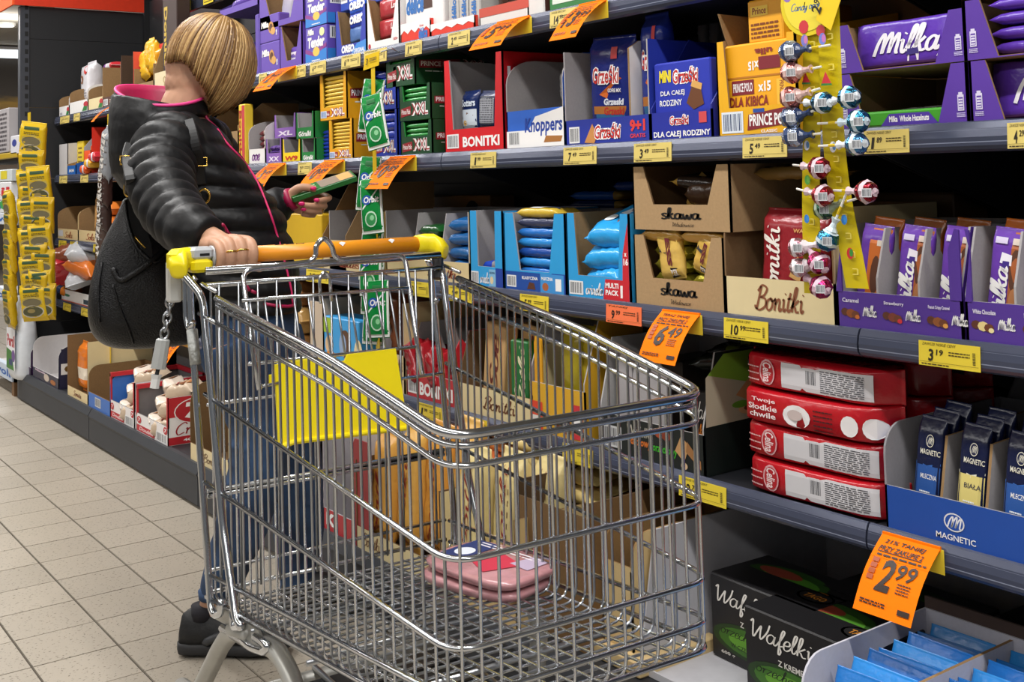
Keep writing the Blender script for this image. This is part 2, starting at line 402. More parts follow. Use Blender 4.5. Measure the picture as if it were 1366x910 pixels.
o = thing('light_strip', 'long white light strip under the ceiling at far left', 'lamp', (-17.7, 0, 2.98))
m = MB(); m.box((0, 1.2, .05), (.12, 4.6, .16), mat('#f2fbff', .5, emit=1.6)); m.build('tube', o)
m = MB(); m.box((-.05, 1.2, .16), (.16, 4.6, .2), WHITEB); m.build('housing', o)

# shelving bays
BAYLAB = ['dark shelving bay furthest down the aisle, against the black end panel', 'dark shelving bay behind the woman in the black jacket',
          'dark shelving bay behind the cart handle', 'dark shelving bay behind the front of the shopping cart', 'dark shelving bay nearest the viewer, with purple cartons on it']
SHELFM = mat('#222429', .5, 0, .05, 15)
def rail_mb(w, zt, yf=YF, hgt=.046, tilt=.010):
    m = MB(); n = 6; rings = []
    prof = [(yf + .012, zt + .004), (yf + tilt - .002, zt + .002), (yf + .003, zt - .008), (yf, zt - .022), (yf + .001, zt - .036), (yf + .006, zt - hgt + .004), (yf + .014, zt - hgt), (yf + .02, zt - hgt + .004), (yf + .02, zt)]
    m.loft([[(.002, y, z) for y, z in prof], [(w - .002, y, z) for y, z in prof]], RAIL)
    for q in (-.012, -.031): m.box((.002, yf - .0006 + (.003 if q > -.02 else .001), zt + q), (w - .002, yf + .006, zt + q + .0016), mat('#8b91a6', .2, .2))
    return m
for b in range(5):
    x0, w = JX[b], JX[b + 1] - JX[b]
    t = thing('shelving_bay', BAYLAB[b], 'shelving', (x0, 0, 0), group='shelving bays of the sweets aisle')
    m = MB()
    for k in range(6): m.box((.004, BACK, .02 + k * .37), (w - .004, BACK + .02, .02 + k * .37 + .366), mat('#1c1d20', .5))
    m.box((0, BACK + .015, 0), (w, BACK + .02, 2.25), BLACKM); m.build('back_panel', t)  # black backing added to stop light leaking through the panel gaps
    m = MB(); m.box((-.02, BACK - .03, 0), (.02, BACK + .03, 2.25), BLACKM); m.build('upright', t)
    for z in (Z1, Z2, Z3, Z4):
        m = MB(); m.box((.003, YF + .02, z - .032), (w - .003, BACK, z - .001), SHELFM); sh = m.build('shelf_board', t)
        o = rail_mb(w, z).build('price_rail', sh)
        for q in (.004, w - .007):
            m = MB(); m.plate([(q, YF + .05, z - .034), (q, BACK, z - .034), (q, BACK, z - .16), (q, BACK - .08, z - .16)], (.003, 0, 0), SHELFM); m.build('bracket', sh)
    m = MB(); m.box((.003, YB + .03, Z5 - .03), (w - .003, BACK, Z5 - .001), SHELFM); m.build('base_board', t)
    m = MB()
    prof = [(YB + .03, Z5 + .001), (YB + .012, Z5), (YB - .004, Z5 - .03), (YB, Z5 - .04), (YB, .012), (YB + .02, .012), (YB + .03, Z5 - .03)]
    m.loft([[(.004, y, z) for y, z in prof], [(w - .004, y, z) for y, z in prof]], mat('#303237', .55, 0, .08, 6)); m.build('base_plinth', t)
    m = MB(); m.box((.0, YB + .03, 0), (w, YB + .05, .02), BLACKM); m.build('foot', t)
# upper shelf behind the head, only its left end shows
t = thing('upper_shelf', 'short dark shelf with yellow labels above the blonde head', 'shelf', (-5.1, 0, 0))
m = MB(); m.box((0, 1.81, 1.955), (2.4, BACK, 1.985), SHELFM); m.build('shelf_board', t)
rail_mb(2.4, 1.99, 1.79, .075).build('price_rail', t)
# end panel of the next gondola, facing up the aisle
t = thing('end_panel', 'tall black end panel with orange top band at the left', 'panel', (-6.80, 0, 0))
PAN = mat('#191a1d', .55, 0, .05, 12)
for y0, y1 in ((1.535, 2.205), (2.212, 2.6)):
    for z0, z1 in ((0, .40), (.402, .80), (.802, 1.2), (1.202, 1.599), (1.601, 1.986), (1.988, 2.17)):
        m = MB(); m.box((-.02, y0, z0), (0, y1, z1), PAN); m.build('panel', t)
m = MB(); m.box((-.05, 1.488, 0), (0.006, 1.535, 2.17), mat('#3a3d44', .4)); up = m.build('post', t)
m = MB()
for k in range(42): m.box((.0062, 1.512, .1 + k * .05), (.0075, 1.529, .126 + k * .05), mat('#08080a', .7))
m.build('slots', up)
m = MB(); m.box((-.02, 1.4866, 1.98), (-.004, 1.488, 2.12), WHITEB); m.build('sticker', up)
m = MB(); m.box((-.30, 1.44, 2.17), (.03, 1.452, 2.32), mat('#ee5a18', .5)); m.box((.018, 1.452, 2.17), (.03, 2.65, 2.32), mat('#d83410', .5)); m.build('top_band', t)  # front run lighter than end run: the lit side is put into the colour

# ------------------------------------------------------------------ price labels and flags on the rails
def shelf_y(z): return YF
YEL = mat('#e8cf3a', .4, 0, .02); YELP = mat('#ddc98a', .4, 0, .02)
def price_label(px0, px1, z, price, label, col='#e6cc39', y=None, seed=1, hgt=.040, words='ZAWSZE NISKIE CENY', dz=-.043, bar=True, pv=.5):
    y = (YF - .0022) if y is None else y
    x0, x1 = sx(px0, y, z - .02), sx(px1, y, z - .02); w = x1 - x0
    t = thing('price_label', label, 'price label', (x0, y, z + dz), group='yellow price labels on the shelf rails' if col != '#f5784a' else None)
    m = MB(); m.plate([(0, 0, 0), (w, 0, 0), (w, .002, hgt), (0, .002, hgt)], (0, .0012, 0), mat(col, .4, 0, .02)); m.build('card', t)
    F = Face((0, 0, 0), (1, 0, 0), (0, .05, 1), w, hgt, .0004); m = MB()
    if w > .05:
        F.text(m, words, .06, .84, .62, .95, '#3a2c10', .0, .2); 
        a, b = price.split('.')
        F.text(m, a, .16, .2, .16 + .09 * len(a), .70, '#231a10', .03, .1); F.text(m, b, .20 + .09 * len(a), .46, .32 + .09 * len(a), .70, '#231a10', .02, .1)
        F.lines(m, .5, .5, .84, .72, 2, '#3a2c10', .4, seed); F.lines(m, .05, .06, .5, .14, 1, '#3a2c10', .5, seed + 3)
        for k in range(9): F.rect(m, .885, .25 + k * .055, .93, .25 + k * .055 + .03, '#2b2214')
        F.rect(m, .02, .165, .98, .18, '#6b5a20')
    else: F.lines(m, .12, .2, .88, .8, 4, '#4a3a18', .5, seed)
    m.build('printed_price', t); return t
def flag(px0, px1, pytop, z, price, label, length=.115, tilt=42, head='TERAZ TANIEJ', y=None, curl=.012, roll=0):
    y = (YF - .004) if y is None else y
    zt = z - .004; x0, x1 = sx(px0, y, zt), sx(px1, y, zt); w = x1 - x0
    t = thing('price_flag', label, 'price flag', (x0, y, zt), group='orange price flags hanging from the rails')
    a = math.radians(tilt); N = 6; P = []
    for i in range(N + 1):
        s = i / N * length; P.append((0, -s * math.sin(a) - curl * math.sin(i / N * math.pi) * .5, -s * math.cos(a) + curl * math.sin(i / N * math.pi) * .6))
    OR = mat('#ff7c00', .75, 0, .02); OR.node_tree.nodes['Principled BSDF'].inputs['Specular IOR Level'].default_value = .15; m = MB()
    f0 = [(0, p[1], p[2]) for p in P]; f1 = [(w, p[1], p[2]) for p in P]
    for i in range(N): m.plate([f0[i], f1[i], f1[i + 1], f0[i + 1]], (0, .0006, .0006), OR)
    m.box((0, 0, -.004), (w, .004, .004), OR); m.build('card', t)
    m = MB(); m.plate([(.0, .0015, -.040), (w * 1.05, .0015, -.040), (w * 1.05, .0015, 0), (0, .0015, 0)], (0, .001, 0), mat('#e6cc39', .4)); m.build('holder', t)
    def warp(u, v, e):
        s = (1 - v) * N; i = min(int(s), N - 1); q = s - i
        yy = P[i][1] + (P[i + 1][1] - P[i][1]) * q; zz = P[i][2] + (P[i + 1][2] - P[i][2]) * q
        return Vector((u * w, yy - e * math.cos(a), zz + e * math.sin(a)))
    F = Face((0, 0, 0), (1, 0, 0), (0, 0, 1), w, length, .0014, warp); m = MB(); c = '#2a1408'
    F.text(m, head, .12, .87, .82, .945, c, .02, .2); F.text(m, 'PRZY ZAKUPIE 2', .08, .775, .84, .845, c, .02, .2); F.rect(m, .08, .755, .84, .765, c)
    F.lines(m, .1, .70, .95, .735, 1, c, .7, 3)
    A, B = price.split('.'); wa = .21 if len(A) == 1 else .40
    F.text(m, A, .26 - .1 * (len(A) - 1), .27, .30 - .1 * (len(A) - 1) + wa, .68, c, .03, .12); F.text(m, B, .33 - .1 * (len(A) - 1) + wa, .45, .66 - .1 * (len(A) - 1) + wa, .66, c, .015, .12)
    F.lines(m, .62, .30, .84, .44, 4, c, .4, 5); F.lines(m, .08, .10, .52, .16, 2, c, .5, 6); F.rect(m, .74, .08, .94, .14, c)
    for k in range(4): F.rect(m, .08, .38 + k * .075, .19, .44 + k * .075, '#a8480f')
    m.build('printed_price', t); return t

# ================================================================== PRODUCTS
YI = 1.682
def span(px0, px1, pyt, z, y=YI):
    x0, x1 = sx(px0, y, z), sx(px1, y, z)
    return x0, x1 - x0, sz(x0, y, pyt) - z
class Box: pass
def faces(B, w, d, h):
    B.w, B.d, B.h = w, d, h
    B.F = Face((0, 0, 0), (1, 0, 0), (0, 0, 1), w, h); B.S = Face((w, 0, 0), (0, 1, 0), (0, 0, 1), d, h); B.T = Face((0, 0, h), (1, 0, 0), (0, 1, 0), w, d)
    return B
def tray(name, label, cat, px0, px1, pyt, z, out, inn, depth=.3, lip=.3, win=None, cut=.09, y=YI, group=None, divs=0, curve=False, hb=1.0, hs=1.0, lipcol=None, whl=None, t=.004, lside=None):
    x0, w, h = span(px0, px1, pyt, z, y) if whl is None else (whl[0], whl[1], whl[2])
    B = Box(); B.t = T = thing(name, label, cat, (x0, y, z), group=group); faces(B, w, depth, h)
    o, i = (card(out) if isinstance(out, str) else out), inn
    lp = card(lipcol) if lipcol else o
    B.lip = lip * h
    if win:
        a, b = win
        pts = [(0, 0, 0), (w, 0, 0), (w, 0, h), (w * (1 - a), 0, h), (w * (1 - b), 0, lip * h), (w * b, 0, lip * h), (w * a, 0, h), (0, 0, h)]
        hf = h
    else:
        pts = [(0, 0, 0), (w, 0, 0), (w, 0, lip * h), (0, 0, lip * h)]; hf = lip * h
    m = MB()
    if win:                                               # U-shaped front in three convex pieces, one panel
        m.plate([pts[0], pts[1], pts[4], pts[5]], (0, t, 0), o, i); m.plate([pts[0], pts[5], pts[6], pts[7]], (0, t, 0), o, i); m.plate([pts[1], pts[2], pts[3], pts[4]], (0, t, 0), o, i)
    else: m.plate(pts, (0, t, 0), lp, i)
    m.build('front_panel', T)
    H = h * hs
    def side():
        if win: return [(0, 0), (depth, 0), (depth, h * hb), (0, H)]
        if curve: return [(0, 0), (depth, 0), (depth, h * hb)] + [(cut - cut * math.sin(k / 6 * math.pi / 2), H - (H * .28) * (1 - math.cos(k / 6 * math.pi / 2))) for k in range(7)] + [(0, H * .66)]
        return [(0, 0), (depth, 0), (depth, h * hb), (cut, H), (0, max(hf, min(H * .93, hf * 1.15)) if cut > .03 else H)]
    for q in (0, 1):
        m = MB(); P = side(); xx = t if q == 0 else w
        if q == 0: m.plate([(0, a, b) for a, b in P], (t, 0, 0), o, i)
        else: m.plate([(w, a, b) for a, b in P], (-t, 0, 0), o, i)
        m.build('side_panel', T)
    m = MB(); m.plate([(t, depth, 0), (w - t, depth, 0), (w - t, depth, h * hb), (t, depth, h * hb)], (0, -t, 0), o, i); m.build('back_panel', T)
    m = MB(); m.box((t, t, .0), (w - t, depth - t, .003), i); m.build('bottom_panel', T)
    for k in range(divs):
        xx = w * (k + 1) / (divs + 1); m = MB(); P = [(.004, .003), (depth - .01, .003), (depth - .01, h * hb * .97), (cut, H * .97), (.006, hf * 1.4)]
        m.plate([(xx - .002, a, b) for a, b in P], (.004, 0, 0), i, i); m.build('divider', T)
    B.mb = MB(); return B
def fin(B):
    if B.mb.v: B.mb.build('printed_label', B.t)
    return B
def carton(name, label, cat, px0, px1, pyt, z, col, depth=.2, y=YI, group=None, whl=None, rz=0, sidecol=None, r=.003, loc=None):
    x0, w, h = span(px0, px1, pyt, z, y) if whl is None else whl
    B = Box(); B.t = T = thing(name, label, cat, loc or (x0, y, z), rz, group); faces(B, w, depth, h)
    m = MB(); m.bbox((0, 0, 0), (w, depth, h), card(col), r); m.build('carton_body', T)
    m = MB(); m.plate([(.004, .004, h + .0002), (w - .004, .004, h + .0002), (w - .004, depth * .5, h + .0002), (.004, depth * .5, h + .0002)], (0, 0, .0008), card(col)); m.build('lid_flap', T)
    B.mb = MB(); 
    if sidecol: B.S.rect(B.mb, 0.01, 0.02, .99, .98, sidecol, card(sidecol))
    return B
AX = {'flat': ((1, 0, 0), (0, 1, 0), (0, 0, 1)), 'up': ((0, 0, 1), (1, 0, 0), (0, -1, 0)), 'deep': ((0, 1, 0), (1, 0, 0), (0, 0, 1)), 'book': ((1, 0, 0), (0, 0, 1), (0, -1, 0)), 'edge': ((0, 1, 0), (0, 0, 1), (1, 0, 0))}
_pk = {}
def pack(name, label, cat, loc, L, W, H, col, axes='flat', rot=(0, 0, 0), bands=(), group=None, crimp=.05, q=.36, pr=None, wob=.06, nr=None):
    """a wrapper: pillow along its length with flattened ends; loc = middle of its lower side"""
    A, Bv, C = (Vector(v) for v in AX[axes])
    key = (name, round(L, 4), round(W, 4), round(H, 4), str(col), axes, str(bands), crimp, pr is None)
    def hx(s):                                            # half thickness along the length, s in -1..1
        e = 1 - crimp * 2
        return .02 if abs(s) > e else max((1 - abs(s / e) ** 7) ** .5, .06)
    def hh(s, t): return H * .5 * hx(s) * max(1 - abs(t) ** (2 / q), 0) ** .5
    if key in _pk and pr is None:
        o = bpy.data.objects.new(name, _pk[key]); COL.objects.link(o)
    else:
        m = MB(); rnd = random.Random(sum(map(ord, name)) % 1000 + int(L * 1e4)); N = nr or 12
        ss = [-1, -1 + crimp, -1 + 2 * crimp + .001] + [-1 + 2 * crimp + (2 - 4 * crimp) * k / N for k in range(1, N)] + [1 - 2 * crimp - .001, 1 - crimp, 1]
        n = 14; rings = []
        for s in ss:
            r = []; wv = 1 + (.03 if abs(s) > 1 - 2 * crimp else 0) * 0; wW = W * .5 * (1 if abs(s) > 1 - 2 * crimp else 1 - .05 * (1 - abs(s)))
            for j in range(n):
                a = 2 * math.pi * j / n; ca, sa = math.cos(a), math.sin(a)
                t = math.copysign(abs(ca) ** q, ca); hq = H * .5 * hx(s) * math.copysign(abs(sa) ** (q + .15), sa)
                k = 1 + rnd.uniform(-wob, wob) * (abs(s) < 1 - 2 * crimp)
                r.append(tuple(A * (s * L / 2) + Bv * (t * wW) + C * (hq * k)))
            rings.append(r)
        cm = film(col) if isinstance(col, str) else col
        if not bands: m.loft(rings, cm)
        else:
            for i in range(len(rings) - 1):
                s = (ss[i] + ss[i + 1]) / 2; mm = cm
                for b0, b1, bc in bands:
                    if b0 <= s < b1: mm = film(bc) if isinstance(bc, str) else bc
                m.loft(rings[i:i + 2], mm, cap=(i in (0, len(rings) - 2)))
        o = m.build(name, None, True); _pk[key] = o.data
    off = {'flat': H / 2, 'up': L / 2, 'deep': H / 2, 'book': W / 2, 'edge': W / 2}[axes]
    R = Matrix.Rotation(rot[2], 3, 'Z') @ Matrix.Rotation(rot[1], 3, 'Y') @ Matrix.Rotation(rot[0], 3, 'X')
    o.location = Vector(loc) + R @ Vector((0, 0, off)); o.rotation_euler = rot
    tag(o, label, cat, group)
    if pr:
        # print plane: a runs along the picture's horizontal, b along the vertical of that side
        if axes in ('up',): ra, ub = Bv, A; w_, h_ = W, L; hf = lambda a, b: hh(b, a)
        elif axes == 'deep': ra, ub = Bv, A; w_, h_ = W, L; hf = lambda a, b: hh(b, a)
        elif axes == 'edge': ra, ub = A, Bv; w_, h_ = L, W; hf = lambda a, b: hh(a, b)
        else: ra, ub = A, Bv; w_, h_ = L, W; hf = lambda a, b: hh(a, b)
        def warp(a, b, e):
            a, b = a * 2 - 1, b * 2 - 1
            return ra * (a * w_ / 2) + ub * (b * h_ / 2 * .97) + C * (hf(a, b) + e)
        F = Face((0, 0, 0), ra, ub, w_, h_, .0016, warp); mb = MB(); pr(F, mb); mb.build('printed_label', o)
    return o
def stack(proto, locs, labels=None, group=None):
    for i, l in enumerate(locs): dup(proto, l, labels[i] if labels else None, group)
ORD = ['lowest', 'second from the bottom', 'third from the bottom', 'fourth from the bottom', 'fifth from the bottom', 'sixth from the bottom', 'seventh from the bottom', 'eighth from the bottom']
def ordl(i, n): return 'topmost' if i == n - 1 else ORD[i]
ROW = ['first', 'second', 'third', 'fourth', 'fifth', 'sixth', 'seventh', 'eighth', 'ninth', 'tenth']
W_, K_, R_ = '#f2f0ee', '#1d1b22', '#c5202a'
# ---------------------------------------------------------------- second shelf, right of the hanging green strip
B = tray('display_carton', 'red display carton with white capital lettering on the second shelf', 'carton', 594, 673, 82, Z2, '#d3141f', GREYIN, .30, .25, (.10, .15)); f, m = B.F, B.mb
f.barcode(m, .04, .05, .25, .20); f.text(m, 'BONITKI', .32, .055, .93, .165, W_, .04); B.S.text(m, '15', .05, .55, .22, .85, W_, .03); fin(B)
def sott(F, m): F.rect(m, .06, .08, .94, .55, '#cfd8e2'); F.text(m, 'Sotters', .1, .62, .9, .8, '#dfe9f5', .03); F.shape(m, [(.25, .2), (.7, .15), (.8, .4), (.4, .48)], '#6d4526'); F.oval(m, .3, .22, .1, .07, '#d9b06a')
X0 = B.t.location.x; lab = 'navy and white wafer pack in the red carton, '
for dx, dy, dz, e in ((.66, .18, .15, 'topmost and leaning back'), (.60, .15, .06, 'in the middle'), (.24, .05, .055, 'front left'), (.84, .12, .05, 'at the right edge')):
    pack('wafer_pack', lab + e, 'biscuits', (X0 + dx * B.w, YI + dy, Z2 + dz), .115, .28 * B.w, .03, '#17295c', 'up', pr=sott, group='navy wafer packs in the red carton')
def back(F, m): F.rect(m, .08, .05, .92, .95, '#a9abb3'); F.lines(m, .12, .1, .88, .9, 14, '#4b4d55', .5, 3)
pack('wafer_pack', lab + 'grey back forward', 'biscuits', (X0 + .50 * B.w, YI + .055, Z2 + .055), .11, .28 * B.w, .03, '#2b3558', 'up', rot=(0, .06, 0), pr=back, group='navy wafer packs in the red carton')
B = tray('display_carton', 'blue and white open carton with slanted navy lettering on the second shelf', 'carton', 677, 753, 80, Z2, '#2f68cf', GREYIN, .30, .42, curve=True, hs=1.0); f, m = B.F, B.mb
f.rect(m, 0.0, 0, 1, .20, W_); f.shape(m, [(.0, .2), (.4, .2), (.52, .34), (1, .42), (1, .2)], W_); f.text(m, 'Knoppers', .33, .13, .98, .33, '#1d3f9c', .03, .1); f.barcode(m, .03, .04, .24, .2); f.shape(m, [(.66, .06), (.95, .06), (.98, .12), (.7, .13)], '#a86e35'); fin(B)
X0 = B.t.location.x
for i, (dx, dz) in enumerate(((.46, .05), (.58, .05), (.70, .052), (.82, .05))):
    pack('wafer_pack', ROW[i] + ' upright white wafer pack from the left in the blue carton', 'biscuits', (X0 + dx * B.w, YI + .12, Z2 + .10 + dz * .3), .085, .09 * B.w, .05, '#cfd4d8', 'up', group='white wafers in the blue carton', bands=((-1, -.2, '#b9bec6'),))
for i in range(2):
    pack('wafer_pack', ('lower', 'upper')[i] + ' blue and white wafer pack lying inside the blue carton', 'biscuits', (X0 + .72 * B.w, YI + .17, Z2 + .19 + i * .026), .4 * B.w, .05, .025, '#2a4b78', 'flat', group='lying wafers in the blue carton', bands=((-.3, .4, '#c9c2b2'),))
# loose packs in the dark behind
for i in range(5):
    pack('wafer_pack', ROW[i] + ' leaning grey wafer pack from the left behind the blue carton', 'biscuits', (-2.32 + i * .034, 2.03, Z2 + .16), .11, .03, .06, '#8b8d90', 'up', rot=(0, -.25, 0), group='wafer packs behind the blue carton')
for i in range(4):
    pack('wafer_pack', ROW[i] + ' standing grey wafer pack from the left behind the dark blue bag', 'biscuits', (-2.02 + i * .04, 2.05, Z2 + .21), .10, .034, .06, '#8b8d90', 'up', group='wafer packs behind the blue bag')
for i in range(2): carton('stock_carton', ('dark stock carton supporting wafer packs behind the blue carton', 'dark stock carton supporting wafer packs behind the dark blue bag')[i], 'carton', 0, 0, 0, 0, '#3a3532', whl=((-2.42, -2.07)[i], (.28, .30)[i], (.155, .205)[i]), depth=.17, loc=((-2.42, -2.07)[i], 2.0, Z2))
B = tray('display_carton', 'dark blue long carton with red lettering and a grey divider on the second shelf', 'carton', 755, 868, 70, Z2, '#27379c', GREYIN, .32, .27, cut=.03, divs=0, hs=1.0); f, m = B.F, B.mb
f.barcode(m, .05, .03, .18, .20); f.shape(m, [(.24, .03), (.34, .22), (.40, .1), (.36, .02)], '#c98a4a'); f.text(m, 'Grześki', .36, .05, .68, .22, '#ffffff', .10, .2); f.text(m, 'Grześki', .365, .06, .675, .21, '#c22b26', .02, .2)
f.text(m, '9+1', .78, .11, .95, .23, '#e03a35', .05); f.text(m, 'GRATIS', .78, .05, .95, .09, '#e03a35', .02); fin(B)
m = MB(); w = B.w; m.plate([(w * .70, .02, .003), (w * .70, .30, .003), (w * .70, .30, B.h), (w * .70, .05, B.h * 1.03), (w * .70, .02, B.h * .95)], (.006, 0, 0), WHITEB, WHITEB, KRAFT); m.build('divider', B.t)
def grz(F, m):
    F.shape(m, [(.3, .42), (.95, .25), (.97, .52), (.75, .60)], '#d9691f'); F.rect(m, .2, .05, .95, .22, '#2c6a9c'); F.rect(m, .15, .22, .96, .30, '#b9722d')
    F.text(m, 'Grześki', .14, .52, .78, .72, '#ffffff', .11, .15); F.text(m, 'Grześki', .15, .53, .77, .71, '#c22b26', .02, .15); F.text(m, 'GOFRE MIX', .5, .44, .8, .48, W_, .02, .1)
    F.text(m, 'Grzeski', .4, .31, .85, .38, '#e0e4ef', .05, .1); F.text(m, 'Grzeski', .4, .21, .85, .29, '#c22b26', .03, .1); F.rect(m, .6, .78, .74, .9, '#d0484c'); F.shape(m, [(.7, .08), (.95, .02), (.95, .16), (.8, .2)], '#6d3f20')
X0 = B.t.location.x; H = B.h
pack('wafer_bag', 'dark blue wafer bag with orange corner leaning in the long dark blue carton', 'biscuits', (X0 + .35 * w, YI + .075, Z2 + .02), .235, .52 * w, .05, '#1f2c7d', 'up', rot=(.06, .05, 0), pr=grz, crimp=.04, group='dark blue wafer bags')
pack('wafer_bag', 'dark blue wafer bag behind the bag with the orange corner', 'biscuits', (X0 + .42 * w, YI + .15, Z2 + .02), .225, .48 * w, .05, '#1f2c7d', 'up', rot=(.02, .1, 0), crimp=.04, group='dark blue wafer bags')
pack('wafer_bag', 'dark blue wafer bag right of the grey divider', 'biscuits', (X0 + .855 * w, YI + .07, Z2 + .02), .27, .26 * w, .05, '#24358e', 'up', pr=grz, crimp=.04, group='dark blue wafer bags')
B = tray('display_carton', 'dark blue open carton holding a blue box of mini wafers', 'carton', 869, 951, 50, Z2, '#232f9c', mat('#1d2a86', .5), .30, .27, cut=.12, hs=1.0, hb=.85); f, m = B.F, B.mb
f.text(m, 'Grześki', .32, .14, .64, .24, '#ffffff', .10, .1); f.text(m, 'Grześki', .325, .145, .635, .235, '#c22b26', .02, .1); f.text(m, 'DLA CAŁEJ RODZINY', .05, .02, .97, .09, W_, .03); f.rect(m, .8, .15, .92, .25, '#d0484c'); B.S.text(m, 'MINI', .1, .36, .5, .44, W_, .03); fin(B)
x0 = B.t.location.x + .006; c = carton('mini_wafer_box', 'blue box of mini wafers standing inside the dark blue open carton', 'biscuits', 0, 0, 0, 0, '#2635ad', depth=.10, whl=(x0, B.w - .014, B.h * .72), loc=(x0, YI + .008, Z2 + .004)); f, m = c.F, c.mb
f.text(m, 'MINI', .1, .74, .32, .9, '#f2dc2a', .05, .1); f.text(m, 'Grześki', .34, .70, .80, .92, '#ffffff', .11, .1); f.text(m, 'Grześki', .345, .71, .795, .91, '#c22b26', .02, .1); f.text(m, 'DLA CAŁEJ', .12, .55, .55, .63, W_, .02); f.text(m, 'RODZINY', .1, .43, .5, .51, W_, .02); f.shape(m, [(.58, .45), (.68, .66), (.84, .6), (.88, .42), (.7, .36)], '#6a3d1f'); f.shape(m, [(.66, .66), (.7, .74), (.86, .68), (.84, .6)], '#d9a55a'); fin(c)
B = tray('display_carton', 'yellow display carton with kraft back and maroon banner on the second shelf', 'carton', 959, 1066, 57, Z2, '#e9ad18', KRAFT, .32, .30, (.10, .15), hb=1.28); f, m = B.F, B.mb
f.barcode(m, .05, .04, .33, .26, bg='#dfe6ee', fg='#1f3a66'); f.shape(m, [(.38, .06), (.95, .11), (.95, .28), (.4, .22)], '#7d1f2a'); f.text(m, 'PRINCE POLO', .41, .10, .94, .22, W_, .03); f.rect(m, .46, .235, .6, .275, '#274a9c'); f.text(m, 'CLASSIC', .55, .03, .75, .06, W_, .02); fin(B)
m = MB(); m.plate([(.004, .10, 0), (.004, .30, 0), (.004, .30, B.h * 1.28), (.004, .005, B.h * 1.3)], (.003, 0, 0), KRAFT); m.build('side_flap', B.t)
x0 = B.t.location.x + .012; c = carton('wafer_box', 'yellow wafer box with x15 print standing inside the yellow display carton', 'biscuits', 0, 0, 0, 0, '#eda81c', depth=.16, whl=(x0, B.w - .024, B.h * .93), loc=(x0, YI + .012, Z2 + .004)); f, m = c.F, c.mb
f.rect(m, .0, .62, 1, .64, '#b9741a'); f.rect(m, .1, .44, .42, .60, '#7d1f2a'); f.text(m, 'PRINCE POLO', .12, .47, .4, .57, W_, .02); f.text(m, 'x15', .48, .46, .66, .57, W_, .04); f.text(m, 'DLA KIBICA', .06, .30, .62, .42, '#8a2b22', .03, .1); f.text(m, 'x15', .35, .70, .5, .80, W_, .04, 0, 180); f.rect(m, .5, .7, .8, .84, '#7d1f2a'); f.text(m, 'ulla', .45, .86, .7, .93, '#8a2b22', .04, 0, 180); f.rect(m, .74, .26, .88, .58, '#f2bd3c'); f.text(m, 'PRINCE POLO', .78, .29, .84, .56, '#8a2b22', .02, 0, 270); fin(c)
for i in range(2):
    x0 = sx(1028 + i * 14, YI + .12, Z2 + .25); c = carton('wafer_box', ('orange wafer box on top at the back of the yellow carton', 'yellow wafer box on top, right behind the sweets strip')[i], 'biscuits', 0, 0, 0, 0, ('#b36a16', '#e9a41e')[i], whl=(x0, .09, .085), depth=.12, loc=(x0, YI + .02 + .13 * (1 - i), Z2 + .004 + B.h * .93)); f, m = c.F, c.mb
    f.rect(m, .1, .62, .6, .85, '#f0c84a'); f.text(m, 'Prince', .15, .66, .55, .82, '#8a2b22', .02, .1); f.lines(m, .1, .1, .9, .5, 4, '#7a3a10', .5, i); fin(c)
# large purple bars right of the sweets strip
PUR = '#57349b'
def purple_tray(px0, px1, pyt, z, label, wing=True, whl=None, y=YI):
    B = tray('display_tray', label, 'carton', px0, px1, pyt, z, PUR, KRAFT, .30, .02, (.11, .22), y=y, whl=whl, group='purple display trays of large bars'); f, m = B.F, B.mb
    for u in (.06, .95): f.rect(m, u - .022, .22, u + .022, .48, '#d8d2ea'); f.rect(m, u - .014, .48, u + .014, .52, '#d8d2ea'); f.rect(m, u - .016, .24, u + .016, .44, PUR); f.lines(m, u - .014, .25, u + .014, .43, 4, '#e8e4f4', .6, 2); f.lines(m, u - .03, .12, u + .03, .2, 3, '#cfc8e4', .5, 4)
    return fin(B)
_, w2, h2 = span(1118, 1292, 101, Z2)
x2 = sx(1119, YI, Z2)
def milka(F, m, u0=.14, v0=.2, u1=.86, v1=.86, c='#e9e6ee', wid=.22, rot=0): F.script(m, 'Milka', u0, v0, u1, v1, c, wid, .22, rot)
PB = purple_tray(0, 0, 0, Z2, 'lower purple tray under the tray with the white cursive lettering bar', whl=(x2, w2, h2))
zu = Z2 + h2 + .002; _, w3, h3 = span(1115, 1288, 36, zu); x3 = sx(1116, YI, zu)
PT = purple_tray(0, 0, 0, zu, 'upper purple tray holding a large bar with white cursive lettering', whl=(x3, w3, h3))
def alp(F, m):
    milka(F, m, .20, .22, .82, .86); F.shape(m, [(.52, .06), (.535, .06), (.545, .2), (.60, .2), (.605, .06), (.62, .06), (.63, .26), (.53, .26)], '#e9e4f0'); F.shape(m, [(.515, .18), (.525, .32), (.62, .33), (.63, .2)], '#2d1c70'); F.oval(m, .635, .36, .014, .07, '#e9e4f0', 8); F.text(m, 'Alpine Milk', .78, .08, .99, .15, W_, .02); 
pack('chocolate_bar', 'large purple chocolate bar with big white lettering in the upper purple tray', 'chocolate', (x3 + w3 * .47, YI + .045, zu + .006), w3 * .86, h3 * .96, .03, '#5b36a8', 'book', rot=(-.12, 0, 0), pr=alp, crimp=.012, q=.22, wob=.02)
pack('chocolate_bar', 'large purple and blue chocolate bar behind the lettered bar in the upper tray', 'chocolate', (x3 + w3 * .5, YI + .10, zu + .006), w3 * .86, h3 * 1.03, .03, '#1f3fb4', 'book', rot=(-.12, 0, 0), crimp=.012, q=.22, wob=.02)
def hazel(F, m): milka(F, m, .04, .12, .62, .92); F.rect(m, .60, .35, .98, .7, '#8a4a22'); F.rect(m, .55, .72, .98, .95, '#4f9a2a')
